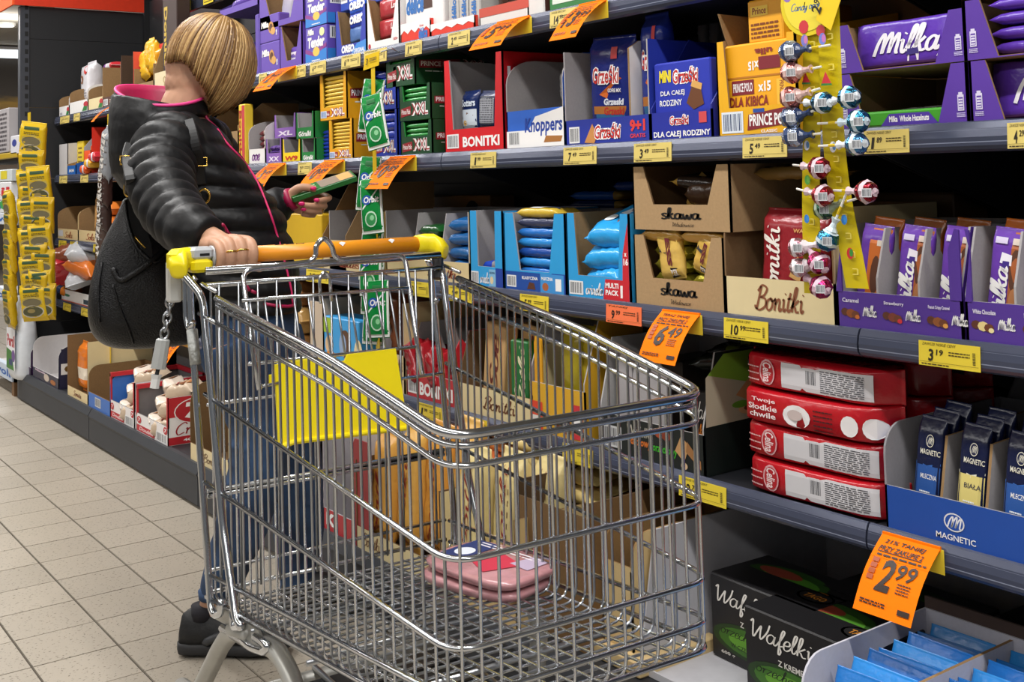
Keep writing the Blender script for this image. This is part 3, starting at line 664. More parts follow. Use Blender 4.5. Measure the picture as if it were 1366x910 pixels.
def hz2(F, m): F.rect(m, 0.02, .1, .98, .9, '#3f9a26'); F.shape(m, [(.28, .1), (.36, .8), (.72, .8), (.8, .1)], '#4a2f9a'); F.text(m, 'Milka Whole Hazelnuts', .36, .25, .72, .6, W_, .03)
pack('chocolate_bar', 'purple bar with green edge and hazelnuts lying in the lower purple tray', 'chocolate', (x2 + w2 * .52, YI + .10, Z2 + .006), w2 * .84, .14, .030, '#43308f', 'flat', rot=(.10, 0, 0), pr=hazel, crimp=.012, q=.25, wob=.02)
c = carton('chocolate_bar', 'green edged purple bar lying lowest in the lower purple tray', 'chocolate', 0, 0, 0, 0, '#3f9a26', whl=(0, w2 * .84, .026), depth=.05, loc=(x2 + w2 * .10, YI + .005, Z2 + .004)); f, m = c.F, c.mb
f.shape(m, [(.28, 0.02), (.36, .8), (.72, .8), (.8, .02)], '#4a2f9a'); f.text(m, 'Milka  Whole Hazelnuts', .36, .25, .72, .65, W_, .03); fin(c)
x4 = x2 + w2 + .004
PB2 = purple_tray(0, 0, 0, Z2, 'lower purple tray at the right edge of the second shelf', whl=(x4, w2, h2)); PT2 = purple_tray(0, 0, 0, zu, 'upper purple tray at the right edge with lying purple bars', whl=(x4 - .005, w3, h3 * 1.12))
pack('chocolate_bar', 'large purple bar in the lower tray at the right edge', 'chocolate', (x4 + w2 * .47, YI + .045, Z2 + .006), w2 * .86, h2 * .92, .03, '#5b36a8', 'book', rot=(-.1, 0, 0), pr=alp, crimp=.012, q=.22, wob=.02)
for i in range(4): pack('chocolate_bar', 'purple bar lying in the upper tray at the right edge, ' + ordl(i, 4), 'chocolate', (x4 + w3 * .48, YI + .10, zu + .006 + i * .024), w3 * .84, .13, .023, '#5b36a8', 'flat', crimp=.012, q=.3, wob=.02, group='lying purple bars in the upper right tray')
# kraft carton behind the purple trays
c = carton('stock_carton', 'large kraft stock carton standing behind the purple trays', 'carton', 0, 0, 0, 0, '#8f6a42', whl=(0, .42, .30), depth=.16, loc=(-1.62, 2.02, Z2)); fin(c)

# ---------------------------------------------------------------- second shelf, left of the green strip
B = tray('display_carton', 'large open kraft carton behind the small trays beside the blonde hair', 'carton', 332, 412, 146, Z2, KRAFT, KRAFT, .22, .5, y=YI + .16, cut=.15); fin(B)
B = tray('display_tray', 'small white tray of dark red bars on the second shelf', 'carton', 332, 354, 162, Z2, '#e9e6e4', GREYIN, .20, .35, curve=True); B.F.script(B.mb, 'ope', .2, .08, .7, .24, '#7a3a8a', .22); fin(B)
for i in range(4): pack('chocolate_bar', 'dark red bar lying in the small white tray, ' + ordl(i, 4), 'chocolate', (B.t.location.x + B.w * .5, YI + .06, Z2 + .05 + i * .02), B.w * .85, .05, .02, '#6a2328', 'flat', rot=(0, -.12, 0), bands=((-.3, .0, '#b8a9a2'),), group='dark red bars in the white tray')
def small(px0, px1, pyt, z, col, label, txt, tc, dep=.18, lip=.42, y=YI):
    B = tray('display_tray', label, 'carton', px0, px1, pyt, z, col, GREYIN, dep, lip, (.08, .12), y=y); B.F.text(B.mb, txt, .15, .08, .85, .28, tc, .04, .1); return fin(B)
b1 = small(355, 376, 186, Z2, '#8a62b4', 'small violet tray, lower of two beside the white tray', 'XX', '#e8dff2')
b2 = small(366, 395, 154, Z2 + b1.h + .002, '#8a62b4', 'small violet tray, upper one behind the lower violet tray', 'XL', '#e8dff2', y=YI + .02)
b3 = small(377, 401, 186, Z2, '#f0d21e', 'small yellow tray with red letters next to the violet trays', 'W9', '#c2281e')
b4 = small(402, 421, 186, Z2, '#1f7d3a', 'small green tray, lower of two next to the blue bars', 'Góralki', W_)
b5 = small(395, 419, 151, Z2 + b4.h + .002, '#1f7d3a', 'small green tray, upper one with a panda badge', 'Góralki', W_, .22)
m = MB(); S = b5.S; S.oval(m, .45, .45, .16, .28, '#e9ece9'); S.oval(m, .4, .5, .05, .08, '#15181a', 8); S.oval(m, .52, .5, .05, .08, '#15181a', 8); S.oval(m, .46, .34, .05, .06, '#15181a', 8); m.build('badge', b5.t)
for i in range(2):
    for q in range(2): pack('chocolate_bar', ('lower left', 'upper left', 'lower right', 'upper right')[i * 2 + q] + ' purple bar inside the lower violet tray', 'chocolate', (b1.t.location.x + b1.w * (.3 + .35 * i), YI + .05, Z2 + .03 + q * .015), .10, b1.w * .3, .02, '#6a4a9a', 'deep', group='bars in the lower violet tray')
xb = sx(420, YI, Z2); wb = sx(437, YI, Z2) - xb
for i in range(8): pack('wafer_bar', 'dark blue wafer bar stacked beside the yellow cartons, ' + ordl(i, 8), 'chocolate', (xb + wb * .5, YI + .05, Z2 + i * .0125), wb, .045, .0135, '#1b2f9c', 'flat', rot=(0, 0, random.uniform(-.05, .05)), group='stacked dark blue wafer bars')
def polo(px0, px1, pyt, z, col, side, bar, label, barlab, gname, n=8, txt='XXL', dep=.24, y=YI, lip=.27):
    B = tray('display_carton', label, 'carton', px0, px1, pyt, z, col, mat(bar, .5), dep, lip, (.10, .14), y=y); f, m = B.F, B.mb; q = lip / .27
    f.shape(m, [(.06, .05 * q), (.38, .08 * q), (.38, .20 * q), (.06, .17 * q)], '#9a1f2a'); f.text(m, 'Prince Polo', .08, .09 * q, .36, .16 * q, W_, .02, .1); f.text(m, txt, .40, .06 * q, .92, .24 * q, W_, .09, .0); f.text(m, txt, .405, .07 * q, .915, .23 * q, '#9a1f2a', .0, .0)
    s = B.S; s.shape(m, [(.05, .42), (.55, .44), (.55, .68), (.05, .62)], '#8a1f2a'); s.text(m, 'PRINCE POLO', .07, .47, .53, .60, W_, .03); s.text(m, 'XXL', .58, .42, .9, .68, W_, .07); s.text(m, 'XXL', .585, .43, .895, .67, '#5d1822', .0); s.lines(m, .12, .33, .5, .37, 1, '#dfe6df', .6, 2); fin(B)
    for i in range(n):
        zz = z + B.h * lip + i * B.h * (.97 - lip) / n
        pack('wafer_bar', barlab + ', ' + ordl(i, n), 'chocolate', (B.t.location.x + B.w * .5, y + .03, zz - .004), B.w * .80, .05, B.h * (.97 - lip) / n * .98, bar, 'flat', group=gname, wob=.03)
    return B
y1 = polo(439, 471, 161, Z2, '#e0a012', '', '#d8b23a', 'lower yellow carton of gold wafer bars on the second shelf', 'gold wafer bar in the lower yellow carton', 'gold bars in the lower yellow carton', 8)
y2 = polo(427, 463, 101, Z2 + y1.h + .002, '#e0a012', '', '#d8b23a', 'upper yellow carton of gold wafer bars on the second shelf', 'gold wafer bar in the upper yellow carton', 'gold bars in the upper yellow carton', 8)
for b in (y1, y2): m = MB(); b.F.barcode(m, .04, .05, .26, .2, bg='#cfe0f2', fg='#1f4a9a'); m.build('barcode', b.t)
u1 = polo(499, 531, 149, Z2, '#2038a8', '', '#2038a8', 'lower blue carton behind the hanging green packets', 'blue wafer bar in the lower blue carton', 'bars in the lower blue carton', 3, lip=.4)
u2 = polo(496, 529, 95, Z2 + u1.h + .002, '#2038a8', '', '#2038a8', 'upper blue carton behind the hanging green packets', 'blue wafer bar in the upper blue carton', 'bars in the upper blue carton', 3, lip=.5)
g1 = polo(535, 577, 163, Z2, '#1d4a2c', '', '#2a8a3c', 'lowest dark green carton of the stack of three', 'green wafer bar in the lowest green carton', 'bars in the lowest green carton', 3, lip=.55)
g2 = polo(533, 575, 116, Z2 + g1.h + .002, '#1d4a2c', '', '#2a8a3c', 'middle dark green carton of the stack of three', 'green wafer bar in the middle green carton', 'bars in the middle green carton', 3, lip=.55)
g3 = polo(515, 554, 68, Z2 + g1.h + g2.h + .004, '#1d4a2c', '', '#2a8a3c', 'topmost dark green carton jutting left from its stack', 'green wafer bar in the topmost green carton', 'bars in the topmost green carton', 3, dep=.28, lip=.6)
# behind the woman's head
B = tray('display_carton', 'open kraft carton at the chin of the woman', 'carton', 270, 318, 145, Z2, KRAFT, KRAFT, .25, .55, cut=.1); fin(B)
c = carton('biscuit_box', 'narrow yellow and red upright box beside the kraft carton', 'biscuits', 319, 327, 140, Z2, '#e8c63a', .035); c.F.rect(c.mb, .55, .02, .98, .98, '#c23a44'); c.F.text(c.mb, 'Bonitki', .1, .1, .5, .9, '#a8261c', .03, 0, 270); fin(c)

# ---------------------------------------------------------------- second shelf, far left
B = tray('display_carton', 'plain grey carton at the far left end of the second shelf', 'carton', 79, 90, 191, Z2, '#c9c6c6', GREYIN, .25, .95); fin(B)
B = tray('display_tray', 'small blue tray with white letters at the far left', 'carton', 90, 101, 213, Z2, '#1f62b4', KRAFT, .2, .6); B.F.text(B.mb, 'Jeżyki', .2, .15, .8, .4, W_, .03); fin(B)
c = carton('biscuit_box', 'slim yellow box behind the small blue tray', 'biscuits', 103, 111, 189, Z2, '#e8cc2a', .1, y=YI + .05); c.F.lines(c.mb, .2, .1, .8, .9, 6, '#8a6a1a', .4, 3); fin(c)
B = tray('display_carton', 'orange display carton with blue badge on its red side', 'carton', 112, 121, 170, Z2, '#ee5a22', GREYIN, .3, .5); B.S.rect(B.mb, .02, .02, .98, .98, '#d9321f', card('#d9321f')); B.S.shape(B.mb, [(.2, .6), (.5, .58), (.55, .7), (.5, .82), (.2, .8)], '#1f4a9a'); B.S.text(B.mb, 'AS', .25, .65, .45, .76, W_, .03); B.S.text(B.mb, 'Alpe', .1, .3, .7, .42, '#8a1f18', .03, .1); fin(B)
for i in range(3): pack('biscuit_bag', ('orange snack pack, lowest beside the orange carton', 'yellow snack pack, middle beside the orange carton', 'red snack pack, topmost beside the orange carton')[i], 'biscuits', (sx(116 + i * 6, YI - .005, Z2), YI - .01 + .02, Z2 + i * .03), .12, .08, .05, ('#e05a1f', '#e8b03a', '#c8303a')[i], 'flat', bands=((-.2, .3, '#dfe3ee'),), group='snack packs by the orange carton')
c = carton('biscuit_box', 'dark red box with pale band beside the hanging bars', 'biscuits', 139, 152, 176, Z2, '#7a1f2a', .2); c.F.rect(c.mb, 0, .25, 1, .35, '#cfc6bc'); fin(c)
c = carton('biscuit_box', 'cream box with brown script partly behind the woman\'s hood', 'biscuits', 153, 176, 192, Z2, '#e0cf9f', .2); c.F.script(c.mb, 'Sonita', .3, .3, .9, .5, '#8a3a22', .2); fin(c)
# ---------------------------------------------------------------- top shelf
VIO = '#6a4fb0'
def vbag(F, m): F.rect(m, .1, .3, .5, .7, '#e6e0f0'); F.oval(m, .65, .5, .2, .3, '#c98a4a'); F.text(m, 'Milka', .15, .4, .45, .6, VIO, .05, .1)
# left of the head
for i, (a, b, t, c) in enumerate(((79, 92, 127, '#e8e6e4'), (93, 117, 118, '#e8e6e4'), (118, 137, 114, '#e3d3a4'))):
    B = tray('display_tray', ('white flowered tray at the left end of the top shelf', 'second white flowered tray from the left end of the top shelf', 'cream tray right of the two white flowered trays')[i], 'carton', a, b, t, Z1, c, KRAFT, .25, .45, curve=True, group='small trays at the left end of the top shelf'); f, m = B.F, B.mb
    f.oval(m, .9, .28, .12, .10, '#b8323c'); f.shape(m, [(.7, .05), (.95, .05), (.98, .2), (.8, .22)], '#2f7a3a'); 
    if i == 0: f.barcode(m, .1, .06, .35, .2)
    fin(B)
def flw(F, m): F.oval(m, .7, .8, .16, .10, '#c8342f'); F.oval(m, .3, .6, .15, .1, '#8a5a3a'); F.lines(m, .2, .2, .8, .4, 3, '#8a8a92', .4, 3)
for i, (px, dz) in enumerate(((104, .10), (128, .12))): pack('biscuit_bag', ('white pouch standing over the left white trays', 'taller white pouch with red flower above the cream tray')[i], 'biscuits', (sx(px, YI + .14, Z1), YI + .12, Z1 + .05), .20 + .05 * i, .17, .09, '#dfdde2', 'up', pr=flw, group='white pouches on the top shelf')
B = tray('display_carton', 'open brown carton with dark label beside the white pouches', 'carton', 137, 161, 90, Z1, '#5a3a30', KRAFT, .25, .25, cut=.01, hs=1.0); B.F.barcode(B.mb, .05, .05, .3, .2); B.F.lines(B.mb, .4, .05, .95, .2, 3, '#d8c8b8', .5, 4); fin(B)
pack('biscuit_bag', 'purple and white pouch lying on the brown carton of the top shelf', 'biscuits', (sx(158, YI + .12, Z1 + .28), YI + .14, Z1 + B.h + .002), .16, .16, .04, '#d9d4da', 'flat', bands=((-.9, -.4, '#7a3f8a'), (.4, .9, '#c8323a')))
B = tray('display_carton', 'tall red sided open carton on the top shelf', 'carton', 162, 178, 74, Z1, '#d8503f', kraft('#4a3524'), .25, .2, cut=.01, hs=1.0); fin(B)
B = tray('display_carton', 'kraft carton with red header left of the blonde head', 'carton', 179, 205, 92, Z1, KRAFT, KRAFT, .25, .5, cut=.02, hs=1.0); fin(B)
m = MB(); m.box((0, .06, B.h), (B.w, .24, B.h + .10), card('#cf2a32')); m.build('header_box', B.t); m = MB(); f = Face((0, .06, B.h), (1, 0, 0), (0, 0, 1), B.w, .1); f.text(m, '40K', .5, .1, .9, .45, '#f0dede', .05); m.build('header_print', B.t)
for i in range(5): pack('sweets_bag', ROW[i] + ' crinkled gold sweets bag from the left in the kraft carton', 'sweets', (B.t.location.x + .045 + .03 * i, YI + .05 + .012 * (i % 2), Z1 + .10 + .02 * (i % 3)), .15, .075, .05, ('#e8b428', '#d8981c')[i % 2], 'up', rot=(0, (-.25, .2, 0, .3, -.2)[i], 0), wob=.2, group='gold sweets bags in the kraft carton')
B = tray('display_carton', 'kraft carton holding a tall dark brown box by the head', 'carton', 206, 232, 40, Z1, KRAFT, KRAFT, .25, .35, cut=.06, lipcol='#e0d0aa'); B.F.script(B.mb, 'Sonl', .4, .1, .9, .28, '#b09868', .2); fin(B)
c = carton('donut_box', 'tall dark brown box with yellow lettering by the blonde head', 'biscuits', 0, 0, 0, 0, '#3b2a26', whl=(0, B.w * .7, .48), depth=.06, loc=(B.t.location.x + .06, YI + .02, Z1 + .01)); c.F.text(c.mb, 'Donuts', .1, .25, .35, .8, '#c8a840', .04, 0, 270); fin(c)
# right of the head: purple biscuit cartons
vb = tray('display_tray', 'dark purple tray low beside the hair on the top shelf', 'carton', 318, 341, 55, Z1, VIO, mat('#4a3a80', .5), .25, .45, cut=.04); B = fin(vb)
zt = Z1 + .20
c = carton('biscuit_box', 'violet shelf box under the purple tray by the hair', 'biscuits', 341, 346, 20, Z1, '#5f48a6', .2); fin(c)
B = tray('display_tray', 'purple tray with golden biscuit packs, topmost beside the hair', 'carton', 293, 344, 0, Z1 + .26, VIO, mat('#4a3a80', .5), .25, .35, cut=.08); fin(B)
for i in range(3): pack('biscuit_bag', ('lower', 'middle', 'upper')[i] + ' purple biscuit pack in the tray beside the hair', 'biscuits', (B.t.location.x + B.w * .5, YI + .09, Z1 + .30 + i * .045), B.w * .85, .11, .045, '#6a4fb0', 'flat', pr=vbag, rot=(.5, 0, 0), group='purple biscuit packs by the hair')
def cookiebox(px0, px1, pyt, z, label, n=1):
    c = carton('biscuit_box', label, 'biscuits', px0, px1, pyt, z, VIO, .18, group='violet biscuit boxes on the top shelf'); f, m = c.F, c.mb
    f.rect(m, .0, .0, .06, 1, '#54409a'); f.text(m, 'Milka', .12, .55, .5, .78, W_, .05, .15); f.oval(m, .62, .52, .13, .22, '#c8904e'); f.oval(m, .62, .52, .09, .14, '#5a3420'); f.oval(m, .72, .38, .12, .14, '#d3a05c'); f.text(m, '!', .86, .2, .92, .4, W_, .04); return fin(c)
k1 = cookiebox(347, 373, 60, Z1, 'violet biscuit box, lower of the two beside the orange flag')
k2 = cookiebox(346, 372, 24, Z1 + k1.h + .001, 'violet biscuit box, upper of the two beside the orange flag')
B = tray('display_tray', 'violet tray with a curved opening next to the violet biscuit boxes', 'carton', 374, 403, 36, Z1, VIO, KRAFT, .22, .18, (.06, .30)); fin(B)
for i in range(2): pack('biscuit_bag', ('lower violet and white pack', 'upper plain violet pack')[i] + ' in the violet tray with curved opening', 'biscuits', (B.t.location.x + B.w * .5, YI + .045 + .03 * i, Z1 + .01 + i * B.h * .46), B.w * .80, B.h * .46, .045, '#6a4fb0', 'book', pr=vbag if i == 0 else None, group='packs in the curved violet tray')
h1 = B.h
B = tray('display_tray', 'violet tray with kraft inside above the curved violet tray', 'carton', 346, 405, -30, Z1 + h1 + .004, VIO, KRAFT, .22, .10, (.04, .28)); fin(B)
pack('biscuit_bag', 'silver and violet pack in the tray with kraft inside', 'biscuits', (B.t.location.x + B.w * .35, YI + .06, Z1 + h1 + .02), .12, .10, .04, '#b9b4c4', 'up', rot=(0, .3, 0))
def tender(pyt, z, label):
    c = carton('biscuit_box', label, 'biscuits', 408, 436, pyt, z, '#6450b4', .12, group='violet and blue cake roll boxes'); f, m = c.F, c.mb
    f.rect(m, 0, 0, 1, .34, '#2f7fd0'); f.shape(m, [(0, .3), (.4, .18), (1, .4), (1, .5), (.4, .3), (0, .42)], '#8a3a8a'); f.text(m, 'Milka', .12, .78, .42, .95, W_, .06, .2); f.text(m, 'Tender', .12, .42, .92, .72, W_, .06, .1); f.oval(m, .52, .3, .16, .13, '#efc257'); f.oval(m, .8, .82, .12, .12, '#dfe6a8'); f.lines(m, .3, .05, .7, .1, 1, W_, .6, 3)
    s = c.S; s.rect(m, .02, .02, .98, .34, '#2f7fd0'); s.barcode(m, .1, .62, .9, .96); return fin(c)
t1 = tender(39, Z1, 'violet and blue cake roll box, lower of the two beside the dark blue tray'); t2 = tender(-4, Z1 + t1.h + .002, 'violet and blue cake roll box, upper of the two beside the dark blue tray')
B = tray('display_tray', 'dark blue biscuit tray with white letters and light blue corner', 'carton', 448, 489, 16, Z1, '#2a3aa8', KRAFT, .22, .24, (.08, .20)); f, m = B.F, B.mb
f.text(m, 'OREO', .2, .06, .62, .23, W_, .07, .1); f.shape(m, [(.5, 0.01), (.99, .01), (.99, .27), (.7, .22)], '#3f8ad8'); f.text(m, 'ORIGINAL', .6, .03, .95, .12, W_, .03, .1); fin(B)
def oreo(F, m): F.text(m, 'OREO', .15, .3, .85, .8, W_, .08)
for i in range(3): pack('biscuit_bag', 'blue biscuit roll in the dark blue tray, ' + ordl(i, 3), 'biscuits', (B.t.location.x + B.w * .52, YI + .045, Z1 + B.h * .27 + i * .045), B.w * .72, .055, .045, ('#5a7ab4', '#1f3aa0', '#2a55c0')[i], 'book', pr=oreo if i > 0 else None, rot=(0, -.03, 0), group='blue biscuit rolls')
for i in range(5): c = carton('biscuit_box', ROW[i] + ' slim blue box with barcode from the left above the dark blue tray', 'biscuits', 0, 0, 0, 0, '#2a4ab0', whl=(0, .055, .13), depth=.1, loc=(B.t.location.x - .02 + i * .058, YI + .03, Z1 + B.h + .003), group='slim blue barcode boxes'); c.F.barcode(c.mb, .1, .2, .9, .8); fin(c)
B = tray('display_tray', 'white and kraft tray of red and white biscuit rolls', 'carton', 490, 533, 0, Z1, '#eceae8', KRAFT, .22, .16, (.05, .25)); f, m = B.F, B.mb
f.oval(m, .08, .08, .04, .05, R_); f.text(m, '125g', .82, .1, .95, .16, R_, .03); fin(B)
def lotus(F, m): F.shape(m, [(.35, .0), (.5, 0), (.55, 1), (.4, 1)], '#e9e4e2'); F.text(m, 'Lotus', .6, .4, .9, .7, '#f0d8d4', .04, .2)
for i in range(4): pack('biscuit_bag', 'red and white biscuit roll in the white and kraft tray, ' + ordl(i, 4), 'biscuits', (B.t.location.x + B.w * (.5 + .02 * i), YI + .05, Z1 + .03 + i * .062), B.w * .86, .066, .06, '#b03a40', 'book', pr=lotus, rot=(0, -.02, 0), group='red and white biscuit rolls')
# white milk snack cartons in red trays
def delice(px0, px1, label, n):
    x0, w, h = span(px0, px1, 35, Z1); t = tray('display_tray', label, 'carton', px0, px1, 33, Z1, '#e0351f', mat('#e0351f', .5), .2, .9, cut=.02, group='red wavy trays'); f, m = t.F, t.mb
    P = [(0, 1), (0, .62)]
    for k in range(9): P.append((k / 8, .52 + (.12 if k % 2 else -.02))) 
    P += [(1, .62), (1, 1)]
    L = f._l()
    for k in range(8): m.poly([f.pt(k / 8, 1, L), f.pt(k / 8, .50 + (.14 if k % 2 else -.06), L), f.pt((k + 1) / 8, .50 + (-.06 if k % 2 else .14), L), f.pt((k + 1) / 8, 1, L)], ink('#eceae8'))
    if n == 0: f.text(m, 'délice', .62, .08, .92, .62, '#2f6fc0', .05, .15); f.text(m, 'Kinder', .66, .66, .8, .78, R_, .03)
    return fin(t)
d1 = delice(535, 574, 'red wavy tray with blue lettering under the white snack carton', 0); d2 = delice(575, 633, 'longer red wavy tray right of the white snack carton', 1)
c = carton('snack_box', 'white snack carton with blue lettering and chocolate pieces on the top shelf', 'biscuits', 0, 0, 0, 0, '#e9e7e6', whl=(0, sx(592, YI, Z1) - sx(541, YI, Z1), .20), depth=.06, loc=(sx(541, YI + .01, Z1), YI + .012, Z1 + .006)); f, m = c.F, c.mb
f.text(m, 'délice', .03, .38, .5, .66, '#2f6fb8', .05, .15); f.text(m, 'Kinder', .16, .68, .3, .74, R_, .03); f.rect(m, .5, .42, .72, .6, '#4a2c20'); f.shape(m, [(.72, .72), (.98, .7), (.98, .98), (.8, .95)], '#3b2622'); f.shape(m, [(0, .75), (.12, .78), (.1, .98), (0, .98)], '#4a2c20'); f.oval(m, .62, .78, .1, .12, '#d8d4d0'); fin(c)
for i in range(3): c = carton('snack_box', ROW[i] + ' grey white carton from the left in the longer red wavy tray', 'biscuits', 0, 0, 0, 0, '#b9b6b2', whl=(0, .058, .20), depth=.1, loc=(sx(594 + 13 * i, YI, Z1), YI + .012, Z1 + .006), group='upright grey white cartons'); c.F.text(c.mb, 'délice', .3, .15, .7, .5, '#2f6fb8', .04, 0, 90); fin(c)
B = tray('display_tray', 'white tray with red flap holding a dark brown bag on the top shelf', 'carton', 640, 706, 12, Z1, '#dad6d2', KRAFT, .22, .55, cut=.05); B.F.rect(B.mb, 0, .5, 1, .98, '#c24a38'); fin(B)
pack('biscuit_bag', 'dark brown biscuit bag with small print on the top shelf', 'biscuits', (B.t.location.x + B.w * .5, YI + .07, Z1 + .01), .26, B.w * .9, .06, '#4a2c20', 'up', pr=lambda F, m: F.lines(m, .3, .02, .7, .3, 6, '#c9b8a8', .4, 4))
c = carton('snack_box', 'white box with dark side under the top of the picture', 'biscuits', 703, 726, -40, Z1, '#d9d7d3', .15); c.S.rect(c.mb, .02, .02, .98, .98, '#5a3630', card('#5a3630')); fin(c)
c = carton('snack_box', 'green box partly above the frame next to the white box', 'biscuits', 733, 830, -60, Z1, '#2f7a3c', .2); c.F.rect(c.mb, .05, .12, .6, .6, '#d8e0d4'); fin(c)

# ---------------------------------------------------------------- third shelf
CRM = '#dcc695'
for i, (a, b) in enumerate(((77, 104), (105, 134))):
    B = tray('display_tray', ('kraft and cream tray at the left end of the third shelf', 'second kraft and cream tray from the left end of the third shelf')[i], 'carton', a, b, 276, Z3, CRM, KRAFT, .25, .33, curve=True, lipcol=CRM, group='cream trays at the far end'); B.F.script(B.mb, 'Sola', .35, .06, .75, .26, '#9a4a2a', .2); 
    if i == 0: B.F.rect(B.mb, .04, .1, .28, .28, '#d4d4da')
    fin(B)
for i in range(3): pack('biscuit_bag', ROW[i] + ' tan biscuit pack from the left in the second cream tray', 'biscuits', (B.t.location.x + .10 + i * .05, YI + .08, Z3 + .02), .24, .05, .05, '#c89a62', 'up', rot=(0, .12, 0), group='tan packs in the cream tray')
for i in range(3): pack('biscuit_bag', 'orange biscuit pack stacked behind the hanging dark bars, ' + ordl(i, 3), 'biscuits', (sx(150, YI + .05, Z3) , YI + .07, Z3 + i * .07), .24, .12, .07, '#d9782f', 'flat', group='orange packs behind the bars')
c = carton('biscuit_box', 'plain yellow box under the hand holding the green bar', 'biscuits', 380, 430, 285, Z3, '#d9b022', .2); fin(c)
B = tray('display_carton', 'open kraft carton right of the yellow box on the third shelf', 'carton', 431, 462, 246, Z3, KRAFT, KRAFT, .33, .35, cut=.1, hs=1.0, lipcol=CRM); fin(B)
B = tray('display_tray', 'cream tray with grey inside behind the middle of the cart handle', 'carton', 440, 512, 281, Z3, CRM, GREYIN, .33, .30, cut=.03, divs=0, hs=1.0); B.F.script(B.mb, 'telles', .2, .06, .6, .2, '#8a3a22', .2); fin(B)
B = tray('display_tray', 'cream tray with grey dividers behind the yellow handle end', 'carton', 516, 627, 281, Z3, CRM, GREYIN, .33, .30, cut=.025, divs=2, hs=1.0); B.F.script(B.mb, 'Bonitki', .52, .06, .86, .22, '#8a3a22', .2); fin(B); X0, w = B.t.location.x, B.w
for i in range(3): pack('biscuit_bag', 'dark green pack lying in the grey divided tray, ' + ordl(i, 3), 'biscuits', (X0 + w * .47, YI + .10, Z3 + .05 + i * .035), w * .26, .16, .035, '#1f5a2a', 'flat', group='dark green packs in the divided tray')
for i in range(4): pack('biscuit_bag', 'blue pack lying in the grey divided tray, ' + ordl(i, 4), 'biscuits', (X0 + w * .83, YI + .10, Z3 + .03 + i * .038), w * .28, .16, .038, '#1f5f9c', 'flat', rot=(.1, 0, (.1, -.1, .05, .2)[i]), group='blue packs in the divided tray', pr=(lambda F, m: F.text(m, 'BE BEA', .2, .3, .8, .6, '#c8d4e0', .04)) if i == 3 else None)
LB = '#2f9cd8'
def prin(px0, px1, pyt, label, win, lab, inn=GREYIN, red=False):
    B = tray('display_carton', label, 'carton', px0, px1, pyt, Z3, LB, inn, .32, .27, win, group='light blue cartons on the third shelf'); f, m = B.F, B.mb
    f.barcode(m, .03, .04, .26, .20); f.script(m, 'Prinela', .30, .05, .58, .2, W_, .22)
    if red: f.shape(m, [(.58, 0.01), (.97, .01), (.99, .25), (.62, .25)], '#c8222e'); f.text(m, 'MULTI', .62, .15, .82, .21, W_, .04); f.text(m, 'PACK', .62, .07, .82, .13, W_, .04); f.rect(m, .85, .05, .94, .19, W_); f.shape(m, [(.88, .0), (.985, .0), (.985, .9), (.9, .55)], '#c8222e'); f.text(m, 'x', .92, .52, .96, .56, W_, .04); f.text(m, '16', .91, .42, .98, .5, W_, .04)
    else: f.rect(m, .58, .02, .78, .24, '#7fb4d8'); f.oval(m, .66, .1, .05, .05, '#e0c8a0'); f.rect(m, .78, .01, .99, .26, '#1f3f9a') if win else None; f.text(m, 'KOKOSOWA', .6, .18, .76, .21, '#26486a', .03)
    return fin(B)
p1 = prin(628, 672, 281, 'light blue carton with a single bar left inside', (.22, .24), '')
p2 = prin(674, 756, 284, 'light blue carton filled with stacked wafer bars', (.16, .26), '')
f, m = p2.F, MB(); f.rect(m, .02, .01, .97, .25, '#1d4a9c'); f.barcode(m, .04, .05, .2, .2); f.text(m, 'KLASYCZNA', .3, .16, .56, .2, W_, .03); f.shape(m, [(.38, .04), (.52, .04), (.5, .12), (.42, .13)], '#5a3426'); f.rect(m, .6, .01, .97, .25, '#3f8fd0'); f.text(m, 'MLECZNA', .62, .17, .8, .21, W_, .03); f.oval(m, .68, .09, .05, .05, '#a8603a'); f.rect(m, .84, .05, .93, .2, W_); m.build('front_print', p2.t)
p3 = prin(758, 842, 284, 'light blue carton with a red multipack corner', (.13, .18), '', KRAFT, True)
pack('wafer_bar', 'blue wafer bar lying alone in the half empty light blue carton', 'chocolate', (p1.t.location.x + p1.w * .55, YI + .06, Z3 + p1.h * .2), p1.w * .7, .09, .028, '#2448b8', 'flat', bands=((-.2, .4, '#8a8a92'),))
X0, w = p2.t.location.x, p2.w
def pbar(F, m): F.rect(m, .3, .1, .55, .9, '#dfe4ea'); F.oval(m, .2, .5, .05, .3, '#e8eef2'); F.lines(m, .62, .2, .9, .8, 3, '#1d3a6a', .5, 2)
for i in range(7): pack('wafer_bar', 'wafer bar in the filled light blue carton, ' + ordl(i, 7), 'chocolate', (X0 + w * .47, YI + .055, Z3 + p2.h * .18 + i * .0245), w * .72, .08, .025, ('#2a72c4', '#2f8ad4', '#1f4a9a', '#2f8ad4', '#2a72c4', '#3a3f5a', '#c8a83a')[i], 'flat', pr=pbar, group='stacked wafer bars in the filled carton', wob=.08)
X0, w = p3.t.location.x, p3.w
def pbag(F, m): F.shape(m, [(.3, .5), (.95, .62), (.95, .86), (.4, .82)], '#dfe8ee'); F.text(m, 'Princ', .4, .6, .9, .8, '#1d2a5a', .05, .2); F.oval(m, .65, .3, .2, .14, '#8a4a2c'); F.oval(m, .25, .35, .1, .1, '#e9eef0')
for i in range(3): pack('wafer_bag', 'bright blue multipack bag in the carton with red corner, ' + ordl(i, 3), 'biscuits', (X0 + w * (.52 + .05 * i), YI + .10, Z3 + .04 + i * .05), w * .74, .18, .055, '#2f9fe0', 'flat', rot=(.35, -.12 + .08 * i, .1 * i - .1), pr=pbag, wob=.12, group='bright blue multipack bags')
